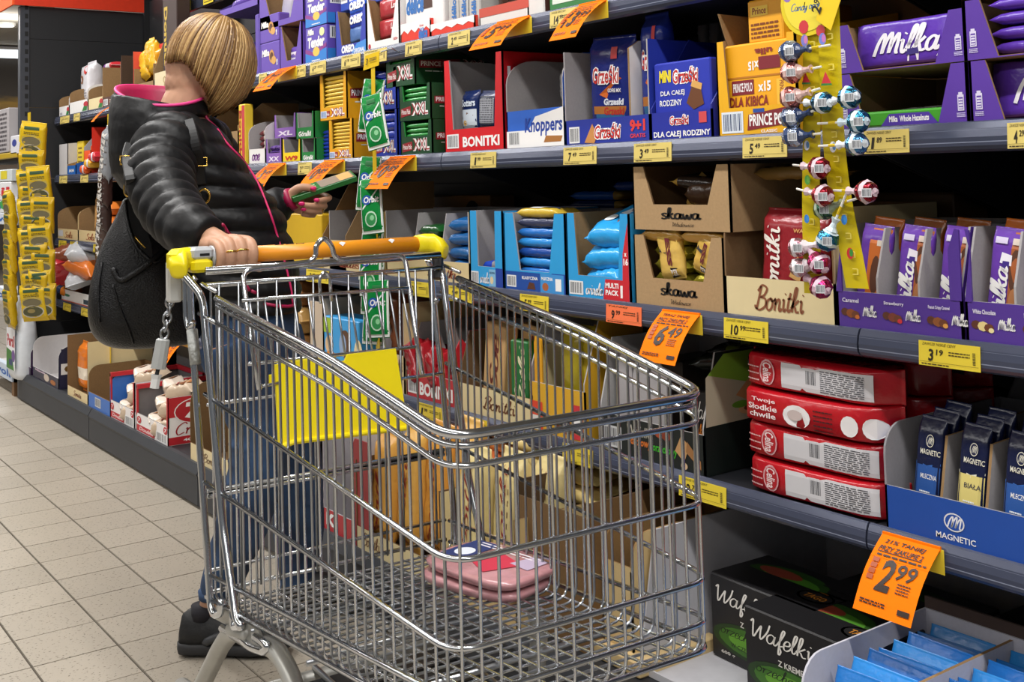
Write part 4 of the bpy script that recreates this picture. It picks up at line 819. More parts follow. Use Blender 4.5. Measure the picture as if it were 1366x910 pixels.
B = carton('stock_carton', 'dark kraft stock carton behind the light blue cartons', 'carton', 0, 0, 0, 0, '#7a5c3a', whl=(0, .36, .185), depth=.16, loc=(-2.60, 2.02, Z3)); fin(B)
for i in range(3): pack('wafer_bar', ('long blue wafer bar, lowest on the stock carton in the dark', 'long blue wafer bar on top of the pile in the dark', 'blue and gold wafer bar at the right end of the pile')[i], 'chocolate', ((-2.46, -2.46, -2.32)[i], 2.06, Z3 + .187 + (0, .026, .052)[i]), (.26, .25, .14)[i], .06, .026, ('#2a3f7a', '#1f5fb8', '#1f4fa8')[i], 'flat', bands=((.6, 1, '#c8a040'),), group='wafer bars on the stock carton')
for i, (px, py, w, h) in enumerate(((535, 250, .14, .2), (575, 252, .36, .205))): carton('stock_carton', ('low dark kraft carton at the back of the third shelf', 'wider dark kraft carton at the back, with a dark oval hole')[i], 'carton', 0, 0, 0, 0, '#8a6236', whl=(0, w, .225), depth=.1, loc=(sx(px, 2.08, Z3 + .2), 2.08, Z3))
m = MB(); m.tube([(0, 0, 0), (0, .002, 0)], .04, BLACKM, 14); o = m.build('hand_hole'); o.parent = bpy.data.objects[[q.name for q in bpy.data.objects if q.name.startswith('stock_carton')][-1]]; o.location = (.26, -.0025, .17)
# kraft boxes with black lettering
def skawa(px0, px1, pyt, z, label, whl=None):
    B = tray('display_carton', label, 'carton', px0, px1, pyt, z, kraft('#a98a62'), kraft('#6e5233'), .28, .40, (.12, .22), whl=whl, group='kraft cartons with black lettering'); f, m = B.F, B.mb
    f.script(m, 'skawa', .30, .17, .72, .36, '#14110f', .26, .0); f.script(m, 'Wadowice', .42, .06, .64, .13, '#2a221c', .12); return fin(B)
s1 = skawa(848, 968, 313, Z3, 'lower kraft carton with black lettering, full of gold bars'); s2 = skawa(846, 976, 223, Z3 + s1.h + .012, 'upper kraft carton with black lettering, nearly empty')
X0, w = s1.t.location.x, s1.w
def elit(F, m): F.rect(m, .05, .12, .95, .88, '#b8b04a'); F.text(m, 'ELITE', .45, .25, .85, .75, '#3a3416', .05); F.oval(m, .28, .5, .07, .3, '#4a3a22'); 
for i in range(4): pack('praline_bar', 'shiny gold bar in the left column of the lower kraft carton, ' + ordl(i, 4), 'chocolate', (X0 + w * .33, YI + .05, Z3 + s1.h * .40 + i * .030 - .02), w * .40, .05, .031, mat('#b9ae3c', .2, .6, .05), 'flat', pr=None, rot=(0, .05, 0), group='gold bars, left column')
for i in range(4): pack('praline_bar', 'shiny gold bar in the right column of the lower kraft carton, ' + ordl(i, 4), 'chocolate', (X0 + w * .74, YI + .05, Z3 + s1.h * .40 + i * .030 - .02), w * .36, .05, .031, mat('#b9ae3c', .2, .6, .05), 'flat', rot=(0, .05, 0), group='gold bars, right column')
def nes(F, m): F.shape(m, [(.1, .55), (.4, .5), (.45, .95), (.12, .95)], '#1f1614'); F.text(m, 'ESS', .42, .25, .62, .8, '#6a2028', .05, .1, 270); F.shape(m, [(.45, .02), (.8, .05), (.8, .2), (.5, .22)], '#2a2320'); F.text(m, 'PIER', .5, .06, .78, .18, W_, .04)
pack('praline_bag', 'torn gold and clear bag draped over the left gold bars', 'sweets', (X0 + w * .40, YI + .02, Z3 + s1.h * .38), .115, w * .26, .02, '#d9b45c', 'up', rot=(0, -.15, 0), pr=nes, wob=.2)
pack('praline_bag', 'gold bag with white lettering at the right of the lower kraft carton', 'sweets', (X0 + w * .70, YI + .02, Z3 + s1.h * .50), .085, w * .20, .02, '#cfa850', 'up', rot=(0, .35, 0), pr=nes, wob=.2)
for i in range(2): pack('praline_bag', ('gold crimped bag end lying on the left of the lower kraft carton', 'gold crimped bag end lying on the right of the lower kraft carton')[i], 'sweets', (X0 + w * (.28, .74)[i], YI + .05, Z3 + s1.h * .92), w * .5, .08, .028, '#c8994a', 'flat', rot=(.1, .04, 0), wob=.2)
zs = Z3 + s1.h + .012
pack('praline_bar', 'large dark and gold bar lying askew in the upper kraft carton', 'chocolate', (s2.t.location.x + s2.w * .55, YI + .10, zs + s2.h * .62), s2.w * .62, .11, .03, '#2c2018', 'flat', rot=(.1, .1, .1), bands=((-1, -.7, '#b08a3a'),))
pack('praline_bar', 'gold bar standing on end in the upper kraft carton', 'chocolate', (s2.t.location.x + s2.w * .36, YI + .07, zs + .04), .09, .03, .02, '#b08c46', 'up', rot=(0, .6, 0))
pack('praline_bar', 'brown praline pack at the bottom of the upper kraft carton', 'chocolate', (s2.t.location.x + s2.w * .60, YI + .08, zs + .05), s2.w * .42, .08, .05, '#4a3322', 'flat', bands=((.5, .9, '#c9c2b2'),))
pack('praline_bag', 'gold bag lying on top between the kraft carton and the sweets strip', 'sweets', (s2.t.location.x + s2.w + .09, YI + .12, zs + s2.h - .035), .2, .10, .03, '#8f7038', 'flat', wob=.2)
B = tray('display_tray', 'wide cream tray with brown cursive lettering holding a red bag', 'carton', 969, 1116, 276, Z3, '#d8c596', kraft('#7a5d3c'), .32, .36, curve=True, cut=.045, lipcol='#dfcd9f'); B.F.script(B.mb, 'Bonitki', .28, .07, .74, .31, '#8a5236', .20, .22); fin(B); X0, w = B.t.location.x, B.w
def rbag(F, m): F.script(m, 'Bonitki', .06, .04, .36, .84, '#efe6dd', .17, .2, 90); F.text(m, 'WAFELKI', .55, .78, .9, .82, '#d9a45c', .02); F.shape(m, [(.5, .35), (.62, .55), (.74, .5), (.66, .30)], '#c89a5a'); F.shape(m, [(.55, .05), (.72, .5), (.9, .45), (.95, .05)], '#2a1614'); F.shape(m, [(.8, .3), (.95, .34), (.95, .42), (.82, .4)], '#5a3420')
pack('wafer_bag', 'red wafer bag with white cursive lettering in the wide cream tray', 'biscuits', (X0 + w * .53, YI + .05, Z3 + .01), .20, w * .60, .06, '#8f1f28', 'up', rot=(-.05, .03, 0), pr=rbag, wob=.05, crimp=.03)
pack('wafer_bag', 'red wafer bag behind the one with white lettering', 'biscuits', (X0 + w * .60, YI + .13, Z3 + .01), .19, w * .6, .06, '#7c1a22', 'up', crimp=.03)
# purple trays of small bars
def mtray(px0, px1, label, names, icons, whl=None):
    B = tray('display_tray', label, 'carton', px0, px1, 300, Z3, '#51338f', GREYIN, .32, .36, cut=.035, divs=2, whl=whl, group='purple trays of small bars', hs=1.0); f, m = B.F, B.mb
    for k, (nm, ic) in enumerate(zip(names, icons)):
        u = .03 + k * .35; f.text(m, nm, u + .02, .255, u + .16 + .02 * (len(nm) > 9), .295, '#e8e2f0', .02)
        for q, (a, b, r, cc) in enumerate(ic): f.oval(m, u + a, b, r, r * 1.1, cc, 8)
        f.script(m, 'Milka', u + .19, .13, u + .31, .245, W_, .22, .2)
    for x0_, x1_, sg in ((B.w * .915, B.w, 1), (0, B.w * .05, -1)):
        w_ = MB(); P = [(x0_, -.001, B.lip * .98), (x1_, -.001, B.lip * .98), (x1_, -.001, B.h * .98), (x0_ * .35 + x1_ * .65 if sg > 0 else x1_ * .4, -.001, B.h * .99), (x0_ if sg > 0 else x1_, -.001, B.h * .80)]; w_.plate(P, (0, .004, 0), card('#51338f')); w_.build('front_wing', B.t)
    return fin(B)
CH = lambda c1, c2: [(.04, .16, .035, '#5a3020'), (.09, .15, .04, c1), (.13, .14, .035, '#6a3a22'), (.145, .12, .02, c2)]
T1 = mtray(1118, 1286, 'purple divided tray of small bars right of the cream tray', ['Caramel', 'Strawberry', 'Peanut Crispy Caramel'], [CH('#8a4a20', '#c26a2a'), CH('#7a3a2a', '#c8303a'), CH('#8a5028', '#d89a4a')])
x5 = T1.t.location.x + T1.w + .006
T2 = mtray(0, 0, 'purple divided tray of small bars at the right edge', ['White Chocolate', 'Milk', 'Noisette'], [CH('#e0cc8a', '#e8d8a0'), CH('#8a4a20', '#7a3a20'), CH('#8a5028', '#d89a4a')], whl=(x5, T1.w, T1.h))
def mbar(F, m):
    F.rect(m, .58, .05, .98, .98, '#a85a2a'); F.oval(m, .72, .62, .16, .2, '#5a3420'); F.oval(m, .75, .34, .14, .12, '#b87a4a'); F.shape(m, [(.3, .68), (.62, .66), (.62, .76), (.34, .78)], '#ece8f2'); F.shape(m, [(.36, .64), (.56, .62), (.56, .70), (.38, .7)], '#3a2480')
    F.script(m, 'Milka', .06, .05, .56, .66, W_, .24, .2, 90); F.rect(m, .12, .86, .46, .92, '#cfc6e0'); F.rect(m, .6, .86, .84, .92, '#d8c8bc')
def obar(F, m): F.rect(m, .35, .03, .98, .98, '#c8681f'); F.oval(m, .62, .5, .16, .2, '#5a3018'); F.text(m, 'Toffee Creme', .72, .1, .8, .4, W_, .02, 0, 90); F.rect(m, .6, .8, .88, .86, '#e0d4c4'); F.script(m, 'M', .1, .05, .6, .25, '#d9d2c0', .2)
for T, nm in ((T1, 'the divided tray'), (T2, 'the tray at the right edge')):
    w = T.w
    for k in range(3):
        for q in range(2):
            ox, oy = T.t.location.x + w * (.17 + k * .333), YI + .035 + q * .028
            pack('chocolate_bar', ('front', 'rear')[q] + (' orange bar', ' violet bar', ' violet bar')[k] + (' in the left', ' in the middle', ' in the right')[k] + ' compartment of ' + nm, 'chocolate', (ox, oy, Z3 + .006), T.h * .97 + q * .012, w * .25, .02, '#6a3fa8' if q == 0 else ('#c8681f', '#8a4a1c', '#8a4a1c')[k], 'up', rot=(-.10, .10, 0), pr=(obar if k == 0 and T is T1 else mbar) if q == 0 else None, crimp=.03, q=.28, wob=.02, group='small bars in purple trays')
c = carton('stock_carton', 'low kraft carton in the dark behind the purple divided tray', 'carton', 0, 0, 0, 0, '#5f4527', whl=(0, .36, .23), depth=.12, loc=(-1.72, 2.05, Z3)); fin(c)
# ---------------------------------------------------------------- fourth shelf
# far left end
B = tray('display_tray', 'white tray of clear snack bags at the left end of the fourth shelf', 'carton', 82, 122, 372, Z4, '#e6e6e8', GREYIN, .25, .55, cut=.1); B.F.rect(B.mb, 0, 0, 1, .06, '#e0532a'); B.F.rect(B.mb, .75, .1, .9, .3, '#1f3a4a'); B.F.oval(B.mb, .2, .3, .1, .06, '#3a7a5a'); fin(B)
for i in range(6): pack('snack_bag', ('red', 'silver', 'red', 'orange', 'brown', 'silver')[i] + (' lower', ' lower', ' middle', ' middle', ' upper', ' upper')[i] + ' snack bag heaped in the white tray at the left end', 'biscuits', (B.t.location.x + B.w * (.3, .65, .35, .75, .4, .7)[i], YI - .015 + .05 * (i % 2), Z4 + .12 + .055 * (i // 2)), .24, .17, .08, ('#c02a34', '#b9bcc2', '#cf2f3a', '#d9742a', '#8a4a30', '#c6c9ce')[i], 'flat', rot=(.3, .25 * (1 if i % 2 else -1), .4 * (i - 2)), wob=.22, pr=(lambda F, m: F.text(m, 'NKA', .3, .3, .7, .6, '#f0d8d4', .04)) if i == 2 else None, group='snack bags heaped in the white tray')
for i in range(3): pack('snack_bag', 'orange and blue bag hanging at the end of the shelf, ' + ordl(i, 3), 'biscuits', (-6.69, YI + .03, Z4 + .03 + i * .09), .13, .11, .05, '#c8741f', 'flat', bands=((-.4, .2, '#20304f'),), rot=(0, .2, .3), group='orange and blue bags at the shelf end')
# behind the cart
for i in range(3): pack('snack_bag', 'clear bag of brown wafers between the jeans and the beige panel, ' + ordl(i, 3), 'biscuits', (sx(404, YI + .04, Z4 + .1), YI + .06, Z4 + .01 + i * .095), .17, .13, .09, ('#8a6238', '#b08a50', '#7a4f2a')[i], 'flat', wob=.2, bands=((-.5, -.1, '#d8d2c4'), (.3, .5, '#cfc8ba')), group='clear bags of wafers')
for i in range(2): pack('snack_bag', ('pale yellow round pack leaning on the beige panel', 'brown and gold bag high beside the beige panel')[i], 'biscuits', (sx(408, YI + .03, Z4 + .2), YI + .10, Z4 + .30 - .0 + .10 * i), .13, .12, .09, ('#d9c97a', '#6a4520')[i], 'flat', wob=.15)
B = tray('display_carton', 'tall beige carton panel behind the front wires of the cart', 'carton', 414, 432, 396, Z4, '#c3b09a', GREYIN, .30, .95, cut=.01, hs=1.0); fin(B)
c = carton('kids_biscuit_box', 'bright blue box with cartoonless biscuit pictures and a brown bear shape', 'biscuits', 433, 480, 421, Z4, '#3a9bd8', .10); c.t['label'] = 'bright blue biscuit box with orange and brown pictures behind the cart'; f, m = c.F, c.mb
f.rect(m, 0, .72, .22, .98, '#9ab82f'); f.oval(m, .16, .52, .12, .16, '#d8b48a'); f.oval(m, .2, .28, .16, .14, '#d9841f'); f.oval(m, .62, .58, .16, .24, '#5a3a22'); f.oval(m, .55, .55, .10, .2, '#8fa4c4'); f.oval(m, .7, .2, .12, .10, '#6a4a3a'); f.rect(m, .02, .02, .3, .16, '#e3e6ea'); f.text(m, 'ZOO', .05, .04, .27, .14, '#2a4a9a', .04); f.oval(m, .98, .4, .12, .3, '#e3cfa4'); fin(c)
for i in range(2): pack('snack_bag', ('brown translucent bag right of the green packets', 'second brown bag behind the cream tray front')[i], 'biscuits', (sx(522 + 14 * i, YI + .06, Z4), YI + .08 + .06 * i, Z4 + .07), .22, .14, .08, ('#8a4a26', '#5a3018')[i], 'up', wob=.2)
B = tray('display_tray', 'cream tray with short brown script, left of the red lettered tray', 'carton', 505, 540, 400, Z4, CRM, GREYIN, .30, .42, cut=.02, hs=1.0); B.F.script(B.mb, 'tki', .7, .24, .95, .38, '#6a3a20', .2); fin(B)
B = tray('display_carton', 'red tray with white capitals and grey pointed wings behind the cart', 'carton', 543, 608, 432, Z4, '#b8202c', GREYIN, .30, .36, cut=.05, hs=1.0); f, m = B.F, B.mb
f.barcode(m, .03, .06, .25, .3); f.text(m, 'BONITKI', .28, .06, .95, .24, W_, .04); fin(B); X0, w = B.t.location.x, B.w
m = MB(); m.plate([(w, 0, 0), (w, .04, 0), (w, .04, B.h * .8), (w, .02, B.h * .92), (w, 0, B.h * .75)], (.004, 0, 0), card('#b8202c')); m.build('red_wing', B.t)
for k in range(2):
    m = MB(); xx = w * (.30 + k * .36); m.plate([(xx, .05, 0), (xx + w * .2, .05, 0), (xx + w * .2, .05, B.h * .7), (xx + w * .06, .05, B.h), (xx, .05, B.h * .7)], (0, .004, 0), GREYIN); m.build('grey_wing', B.t)
for i in range(6): pack('wafer_pack', ROW[i] + ' shiny red pack from the left in the red lettered tray', 'biscuits', (X0 + w * (.25 + .12 * i), YI + .03 + .015 * (i % 3), Z4 + .03), .15 - .008 * i, .035, .08, '#a01a24', 'up', rot=(0, -.5 + .05 * i, 0), wob=.18, group='shiny red packs in the red tray')
B = tray('display_tray', 'long cream tray with cursive lettering seen through the cart front', 'carton', 612, 712, 444, Z4, '#dccb9c', kraft('#6a4f30'), .32, .36, cut=.04, hs=1.0); B.F.script(B.mb, 'Bonitki', .35, .10, .78, .28, '#6a3a20', .18); fin(B); X0, w = B.t.location.x, B.w
for i in range(2):
    c = carton('biscuit_box', ('tan box with red brown script leaning in the long cream tray', 'second tan box behind it in the long cream tray')[i], 'biscuits', 0, 0, 0, 0, '#c8a06c', whl=(0, w * .28, .23), depth=.04, loc=(X0 + w * (.2 + .28 * i), YI + .03 + .05 * i, Z4 + .012)); c.t.rotation_euler = (0, .12, 0); c.F.script(c.mb, 'Soe', .3, .2, .7, .9, '#6a2a20', .2, .2, 90); fin(c)
c = carton('biscuit_box', 'narrow dark green upright box with cream cursive lettering', 'biscuits', 683, 706, 453, Z4 + .006, '#1f6a34', .04, y=YI + .012); c.F.script(c.mb, 'Bitki', .45, .12, .85, .95, '#e6e0b8', .2, .2, 90); c.F.text(c.mb, '0', .2, .35, .3, .42, W_, .02); c.F.lines(c.mb, .3, .08, .38, .3, 4, '#d8c04a', .5, 2); fin(c)
B = tray('display_carton', 'grey panelled carton with yellow front behind the cart rim', 'carton', 708, 782, 418, Z4, '#d8a52a', GREYIN, .32, .42, cut=.05, hs=1.0, divs=0); f, m = B.F, B.mb
f.rect(m, .0, .02, .24, .26, '#d8452a'); f.rect(m, .04, .02, .2, .14, '#dcd8d0'); f.oval(m, .55, .12, .12, .06, '#5a3018'); f.oval(m, .68, .1, .1, .06, '#7a4a22'); f.rect(m, .78, .02, .96, .3, '#c8323a'); f.rect(m, .8, .1, .94, .22, W_); fin(B); X0, w = B.t.location.x, B.w
m = MB(); m.plate([(w * .08, .004, .05), (w * .22, .004, .05), (w * .22, .004, B.h * .78), (w * .12, .004, B.h * .85), (w * .08, .004, B.h * .75)], (0, .004, 0), card('#d99a1f')); m.build('yellow_wing', B.t)
for i in range(3): pack('biscuit_bag', ('left dull gold', 'middle olive gold', 'right orange gold')[i] + ' bag standing in the grey panelled carton', 'biscuits', (X0 + w * (.58 + .13 * i), YI + .05 + .02 * i, Z4 + .02), .24, .07, .05, ('#9a8a20', '#b09a28', '#d9a022')[i], 'up', wob=.12, group='gold bags in the grey panelled carton')
B = tray('display_tray', 'dark wafer tray with orange and green script behind the cart corner', 'carton', 802, 941, 452, Z4, '#17211f', mat('#b3b1b0', .7, 0, .05, 200), .32, .34, cut=.04, hs=1.0, divs=0, lipcol='#141c1b'); f, m = B.F, B.mb
f.barcode(m, .02, .05, .22, .24, bg='#c9c9c9'); f.text(m, 'Wafelki', .28, .20, .52, .29, '#b9b4a4', .01, .2); f.text(m, 'kakaowy', .30, .10, .52, .19, '#d9742a', .03, .2); f.text(m, 'orzechowy', .53, .09, .76, .18, '#3fb82a', .03, .2); f.oval(m, .60, .27, .05, .04, '#a8482a'); f.oval(m, .66, .26, .04, .04, '#8a3a22')
f.shape(m, [(.74, .16), (.80, .30), (.87, .22), (.82, .08)], '#cfa06a'); f.shape(m, [(.85, .26), (.97, .12), (.97, .05), (.84, .17)], '#a87646'); f.oval(m, .82, .05, .03, .03, '#d8b890'); fin(B); X0, w, h, d = B.t.location.x, B.w, B.h, B.d
m = MB(); s = B.S; s.shape(m, [(.01, .01), (.99, .01), (.99, .99), (.2, .985), (.03, .8)], '#101a17'); s.shape(m, [(.02, .40), (.98, .42), (.98, .985), (.2, .98), (.03, .8)], '#b4aa92'); s.shape(m, [(.05, .82), (.2, .98), (.98, .985), (.98, .78), (.4, .72)], '#7fa836'); s.shape(m, [(.3, .62), (.42, .74), (.55, .66), (.45, .54)], '#c88a5a'); s.shape(m, [(.5, .70), (.95, .66), (.97, .56), (.6, .56)], '#b5794a'); s.shape(m, [(.5, .655), (.95, .63), (.95, .615), (.5, .64)], '#5a3524'); s.oval(m, .4, .50, .08, .05, '#d8a878'); s.oval(m, .55, .52, .07, .05, '#a85a2a'); s.oval(m, .34, .54, .08, .03, '#6a9a2f'); s.oval(m, .4, .5, .03, .02, '#7a4a2a'); m.build('side_print', B.t)
for k in range(3):
    m = MB(); xx = w * (.08 + .17 * k); m.plate([(xx, .03, .004), (xx + w * .16, .03, .004), (xx + w * .16, .03, h * (.80 - .04 * k)), (xx + w * .1, .03, h * (.9 - .03 * k)), (xx + w * .02, .03, h * (.84 - .03 * k)), (xx, .03, h * .7)], (0, .004, 0), GREYIN); m.build('grey_wing', B.t)
c = carton('wafer_box', 'dark wafer box with orange script standing in the dark wafer tray', 'biscuits', 0, 0, 0, 0, '#151314', whl=(0, w * .24, h * .62), depth=.16, loc=(X0 + w * .72, YI + .05, Z4 + .006)); c.F.script(c.mb, 'Waeki', .08, .62, .95, .88, '#d9d4cc', .12); c.F.script(c.mb, 'kakaowy', .14, .36, .9, .56, '#e0802a', .2); fin(c)
c = carton('round_logo_box', 'grey box with round emblem and two dark tags behind the cart corner', 'biscuits', 0, 0, 0, 0, '#8f8c8a', whl=(0, .13, .16), depth=.10, loc=(X0 + w * .62, YI + .20, Z4 + .10 + .006)); f, m = c.F, c.mb
f.oval(m, .6, .5, .26, .22, '#6a5a4a', 20); f.oval(m, .6, .5, .23, .19, '#8f8c8a', 20); f.oval(m, .6, .5, .17, .14, '#6a5a4a', 16); f.text(m, 'S', .54, .42, .66, .58, '#c0b8ae', .03); f.oval(m, .15, .8, .07, .16, '#141416'); f.oval(m, .15, .74, .04, .04, '#b0aaa4'); fin(c)
carton('wafer_box', 'dark box below the round emblem box in the wafer tray', 'biscuits', 0, 0, 0, 0, '#2a2624', whl=(0, .15, .10), depth=.12, loc=(X0 + w * .60, YI + .19, Z4 + .004))
for i in range(4): pack('wafer_pack', 'dark shiny pack lying on top of the wafer tray contents, ' + ordl(i, 4), 'biscuits', (X0 + w * (.86 + .05 * i), YI + .16 + .03 * i, Z4 + h * .82 + .012 * i), .2, .09, .03, '#1a1c14', 'flat', rot=(.05, .1 * (i - 1), .5 - .3 * i), wob=.2, bands=((-.4, -.2, '#6a7a2a'),), group='dark shiny packs on the wafer tray')
for i in range(3): pack('snack_bag', ROW[i] + ' red bag with black band hanging back from the left of the 6.49 flag', 'biscuits', (sx(845 + 10 * i, YI + .15, Z4 + .25), YI + .2, Z4 + .19), .10, .05, .03, '#8a2a1c', 'up', bands=((-.4, .3, '#15120f'),), group='red and black bags behind the flag')
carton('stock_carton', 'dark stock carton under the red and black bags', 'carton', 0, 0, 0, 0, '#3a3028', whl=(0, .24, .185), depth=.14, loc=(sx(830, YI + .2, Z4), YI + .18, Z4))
# pile of red packs
def redp(k):
    def f(F, m):
        if k == 2:
            F.text(m, 'Twoje', .16, .64, .33, .80, '#f0dcdc', .02); F.text(m, 'Słodkie', .13, .42, .34, .60, '#f0dcdc', .02); F.text(m, 'chwile', .14, .20, .33, .37, '#f0dcdc', .02); F.oval(m, .47, .42, .09, .34, '#ece8e8'); F.oval(m, .46, .45, .05, .16, '#c8b8b4'); F.lines(m, .58, .1, .70, .8, 5, '#3a1416', .3, 3); F.oval(m, .80, .42, .05, .3, '#ece8e8'); F.oval(m, .92, .42, .05, .3, '#ece8e8')
        else:
            F.rect(m, .36, .12, .92, .88, '#cfcdd0'); F.barcode(m, .52, .30, .60, .80, n=9, bg='#cfcdd0'); F.lines(m, .62, .18, .88, .84, 11, '#4a4a50', .45, 4 + k); F.oval(m, .26, .5, .055, .40, '#d8a0a4'); F.oval(m, .26, .5, .045, .34, '#b01a24'); F.text(m, 'Celina', .23, .2, .29, .8, '#f0dcdc', .02, .1, 270); F.lines(m, .10, .2, .2, .8, 3, '#e0b0b0', .2, 6)
    return f
xr = sx(978, YI, Z4); RL = sx(1183, YI, Z4) - xr
for i in range(4):
    hgt = .064; pack('wafer_pack', ('lowest red block pack of the four, its white label with barcode outward', 'second red block pack from the bottom, white label outward', 'third red block pack, printed with white words and round seals', 'topmost red block pack of the four, white label outward')[i], 'biscuits', (xr + RL * (.5 + (.02, .005, 0, -.005)[i]), YI + .065 + (.0, .005, .0, .01)[i], Z4 + .002 + i * (hgt + .0015)), RL * 1.0, hgt, .13, '#b31420', 'book', rot=(0, (.0, .012, .0, .01)[i], (0, .02, .01, -.01)[i]), pr=redp(i), group='pile of red block packs', crimp=.02, q=.16, wob=.03)
    for q in range(2): pack('wafer_pack', ('right red block pack', 'rear red block pack')[q] + ' behind the labelled one, ' + ordl(i, 4), 'biscuits', (xr + RL * (.52 + .0 * q), YI + .20 + q * .13, Z4 + .002 + i * (hgt + .0015)), RL * 1.0, hgt, .125, '#9c101a', 'book', group='red block packs behind', crimp=.02, q=.16, wob=.03)
def blk(F, m): F.oval(m, .5, .5, .3, .35, '#2a1214'); F.text(m, 'Celina', .3, .4, .7, .6, '#d8b0a8', .02, .2)
pack('wafer_pack', 'dark topped red pack lying flat at the back of the pile', 'biscuits', (xr + RL * .62, YI + .19, Z4 + 4 * .0656 + .003), RL * .8, .22, .025, '#5a1216', 'flat', pr=blk, q=.2, crimp=.02)
# dark blue tray with upright bars
B = tray('display_tray', 'dark blue tray with white emblem and grey dividers, right of the red pile', 'carton', 1183, 1420, 566, Z4, '#1f4a9c', mat('#8f8d92', .75, 0, .05, 200), .36, .42, cut=.05, hs=1.0, lipcol='#1d4a9e', curve=True); f, m = B.F, B.mb
f.text(m, 'MAGNETIC', .31, .05, .54, .105, W_, .01); f.oval(m, .42, .22, .06, .085, '#d8d8dc', 20); f.oval(m, .42, .22, .052, .073, '#1d4a9e', 20); f.script(m, 'M', .375, .16, .465, .28, '#e6e6ea', .16); fin(B); X0, w, h = B.t.location.x, B.w, B.h
for k in range(3):
    m = MB(); xx = w * (.285 + .262 * k); m.plate([(xx, .012, .004), (xx, .34, .004), (xx, .34, h * .98), (xx, .05, h * .93)], (.005, 0, 0), GREYIN, GREYIN, KRAFT); m.build('divider', B.t)
def mag(c):
    def f(F, m):
        F.rect(m, .03, .0, .97, .56, c); F.shape(m, [(.03, .56), (.5, .53), (.97, .58), (.97, .60), (.5, .56), (.03, .585)], '#e0dccc' if c != '#24539c' else '#2f64b4'); F.text(m, 'MAGNETIC', .22, .66, .95, .71, '#e0dccc', .01); F.oval(m, .56, .79, .15, .06, '#d8d4c4', 16); F.oval(m, .56, .79, .13, .052, '#10163a', 16); F.script(m, 'M', .47, .755, .66, .825, '#e0dccc', .14); F.text(m, 'MLECZNA' if c == '#24539c' else 'BIAŁA', .3, .44, .9, .485, W_ if c == '#24539c' else '#3a3a44', .01)
        a, b = ('#8a4a30', '#a8643f') if c == '#24539c' else ('#e0cfa0', '#d8c08a'); F.shape(m, [(.2, .06), (.55, .22), (.8, .14), (.5, .0)], a); F.shape(m, [(.62, .24), (.85, .3), (.95, .06), (.8, .04)], b); F.oval(m, .5, .24, .2, .03, '#e9eef4'); F.lines(m, .3, .27, .7, .36, 2, '#e9eef4', .3, 3)
    return f
for k in range(4):
    for q in range(3):
        pack('chocolate_bar', ('front', 'second', 'third')[q] + ' dark blue bar in the ' + ROW[k] + ' compartment of the dark blue tray', 'chocolate', (X0 + w * (.185 + .262 * k) - .003, YI + .035 + q * .034, Z4 + .006), h * 1.06 + q * .008, w * .158, .026, '#131a3c', 'up', rot=(-.14, .05, 0), pr=mag(('#24539c', '#dccb7a')[k % 2]) if q == 0 else None, crimp=.03, q=.25, wob=.02, group='dark blue bars in the dark blue tray')
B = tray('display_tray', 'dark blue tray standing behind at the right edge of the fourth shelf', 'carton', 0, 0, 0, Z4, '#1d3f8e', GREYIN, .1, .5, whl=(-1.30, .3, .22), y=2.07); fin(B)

# ---------------------------------------------------------------- base shelf
YBASE = 1.50
for i, (a, b, t, c1) in enumerate(((17, 41, 452, '#3a2148'), (44, 78, 450, '#1e1c38'))):
    B = tray('display_carton', ('white open carton with purple print at the far left of the base', 'white open carton with navy front and gold flower, second on the base')[i], 'carton', a, b, t, Z5, c1, WHITEB, .30, .26, curve=True, y=YBASE, cut=.05, group='white cartons at the far end of the base'); f, m = B.F, B.mb
    f.oval(m, .55, .14, .1, .09, '#cfc0b0'); f.text(m, 'Milanelle', .1, .2, .5, .25, '#e0c8d8', .03); f.oval(m, .8, .1, .1, .06, '#a8642a')
    s = B.S; s.rect(m, .04, .04, .3, .95, c1); s.rect(m, .04, .34, .3, .6, '#dcd6d2'); s.oval(m, .17, .47, .08, .08, '#6a4a1a', 8); fin(B)
pack('snack_bag', 'purple bag behind the white cartons on the base', 'biscuits', (sx(80, 1.9, .4), 1.9, Z5), .36, .22, .1, '#4a1f6a', 'up', wob=.15)
B = tray('display_tray', 'tall cream tray with script and an orange bag inside on the base', 'carton', 90, 117, 447, Z5, CRM, kraft('#7a5c38'), .30, .16, cut=.02, hs=1.0, y=YBASE); B.F.script(B.mb, 'Sonita', .3, .04, .7, .13, '#7a3a22', .2); fin(B)
pack('sweets_bag', 'orange and white bag in the tall cream tray', 'sweets', (B.t.location.x + B.w * .35, YBASE + .06, Z5 + .02), .24, .14, .06, '#d8741f', 'up', bands=((-.5, .0, '#e8dcc8'),), wob=.15)
B = tray('display_tray', 'cream and kraft tray between the orange bag and blue tray', 'carton', 118, 135, 450, Z5, '#d9c79a', KRAFT, .24, .3, cut=.03, hs=1.0, y=YBASE + .28); fin(B)
B = tray('display_tray', 'blue rounded tray with barcode on the base', 'carton', 118, 147, 488, Z5, '#2f68b8', kraft('#7a5c38'), .26, .36, curve=True, y=YBASE - .003, cut=.05); B.F.barcode(B.mb, .32, .08, .58, .3, bg='#cfcfcf'); fin(B)
for i in range(3): pack('snack_bag', ROW[i] + ' clear croissant bag from the left behind the blue tray', 'pastry', (sx(150 + i * 14, YBASE + .3, Z5 + .2), YBASE + .42, Z5 + .01), .30, .16, .10, ('#a8762f', '#c08a3f', '#96642a')[i], 'up', bands=((.3, .8, '#d8d2c8'),), wob=.25, group='clear croissant bags')
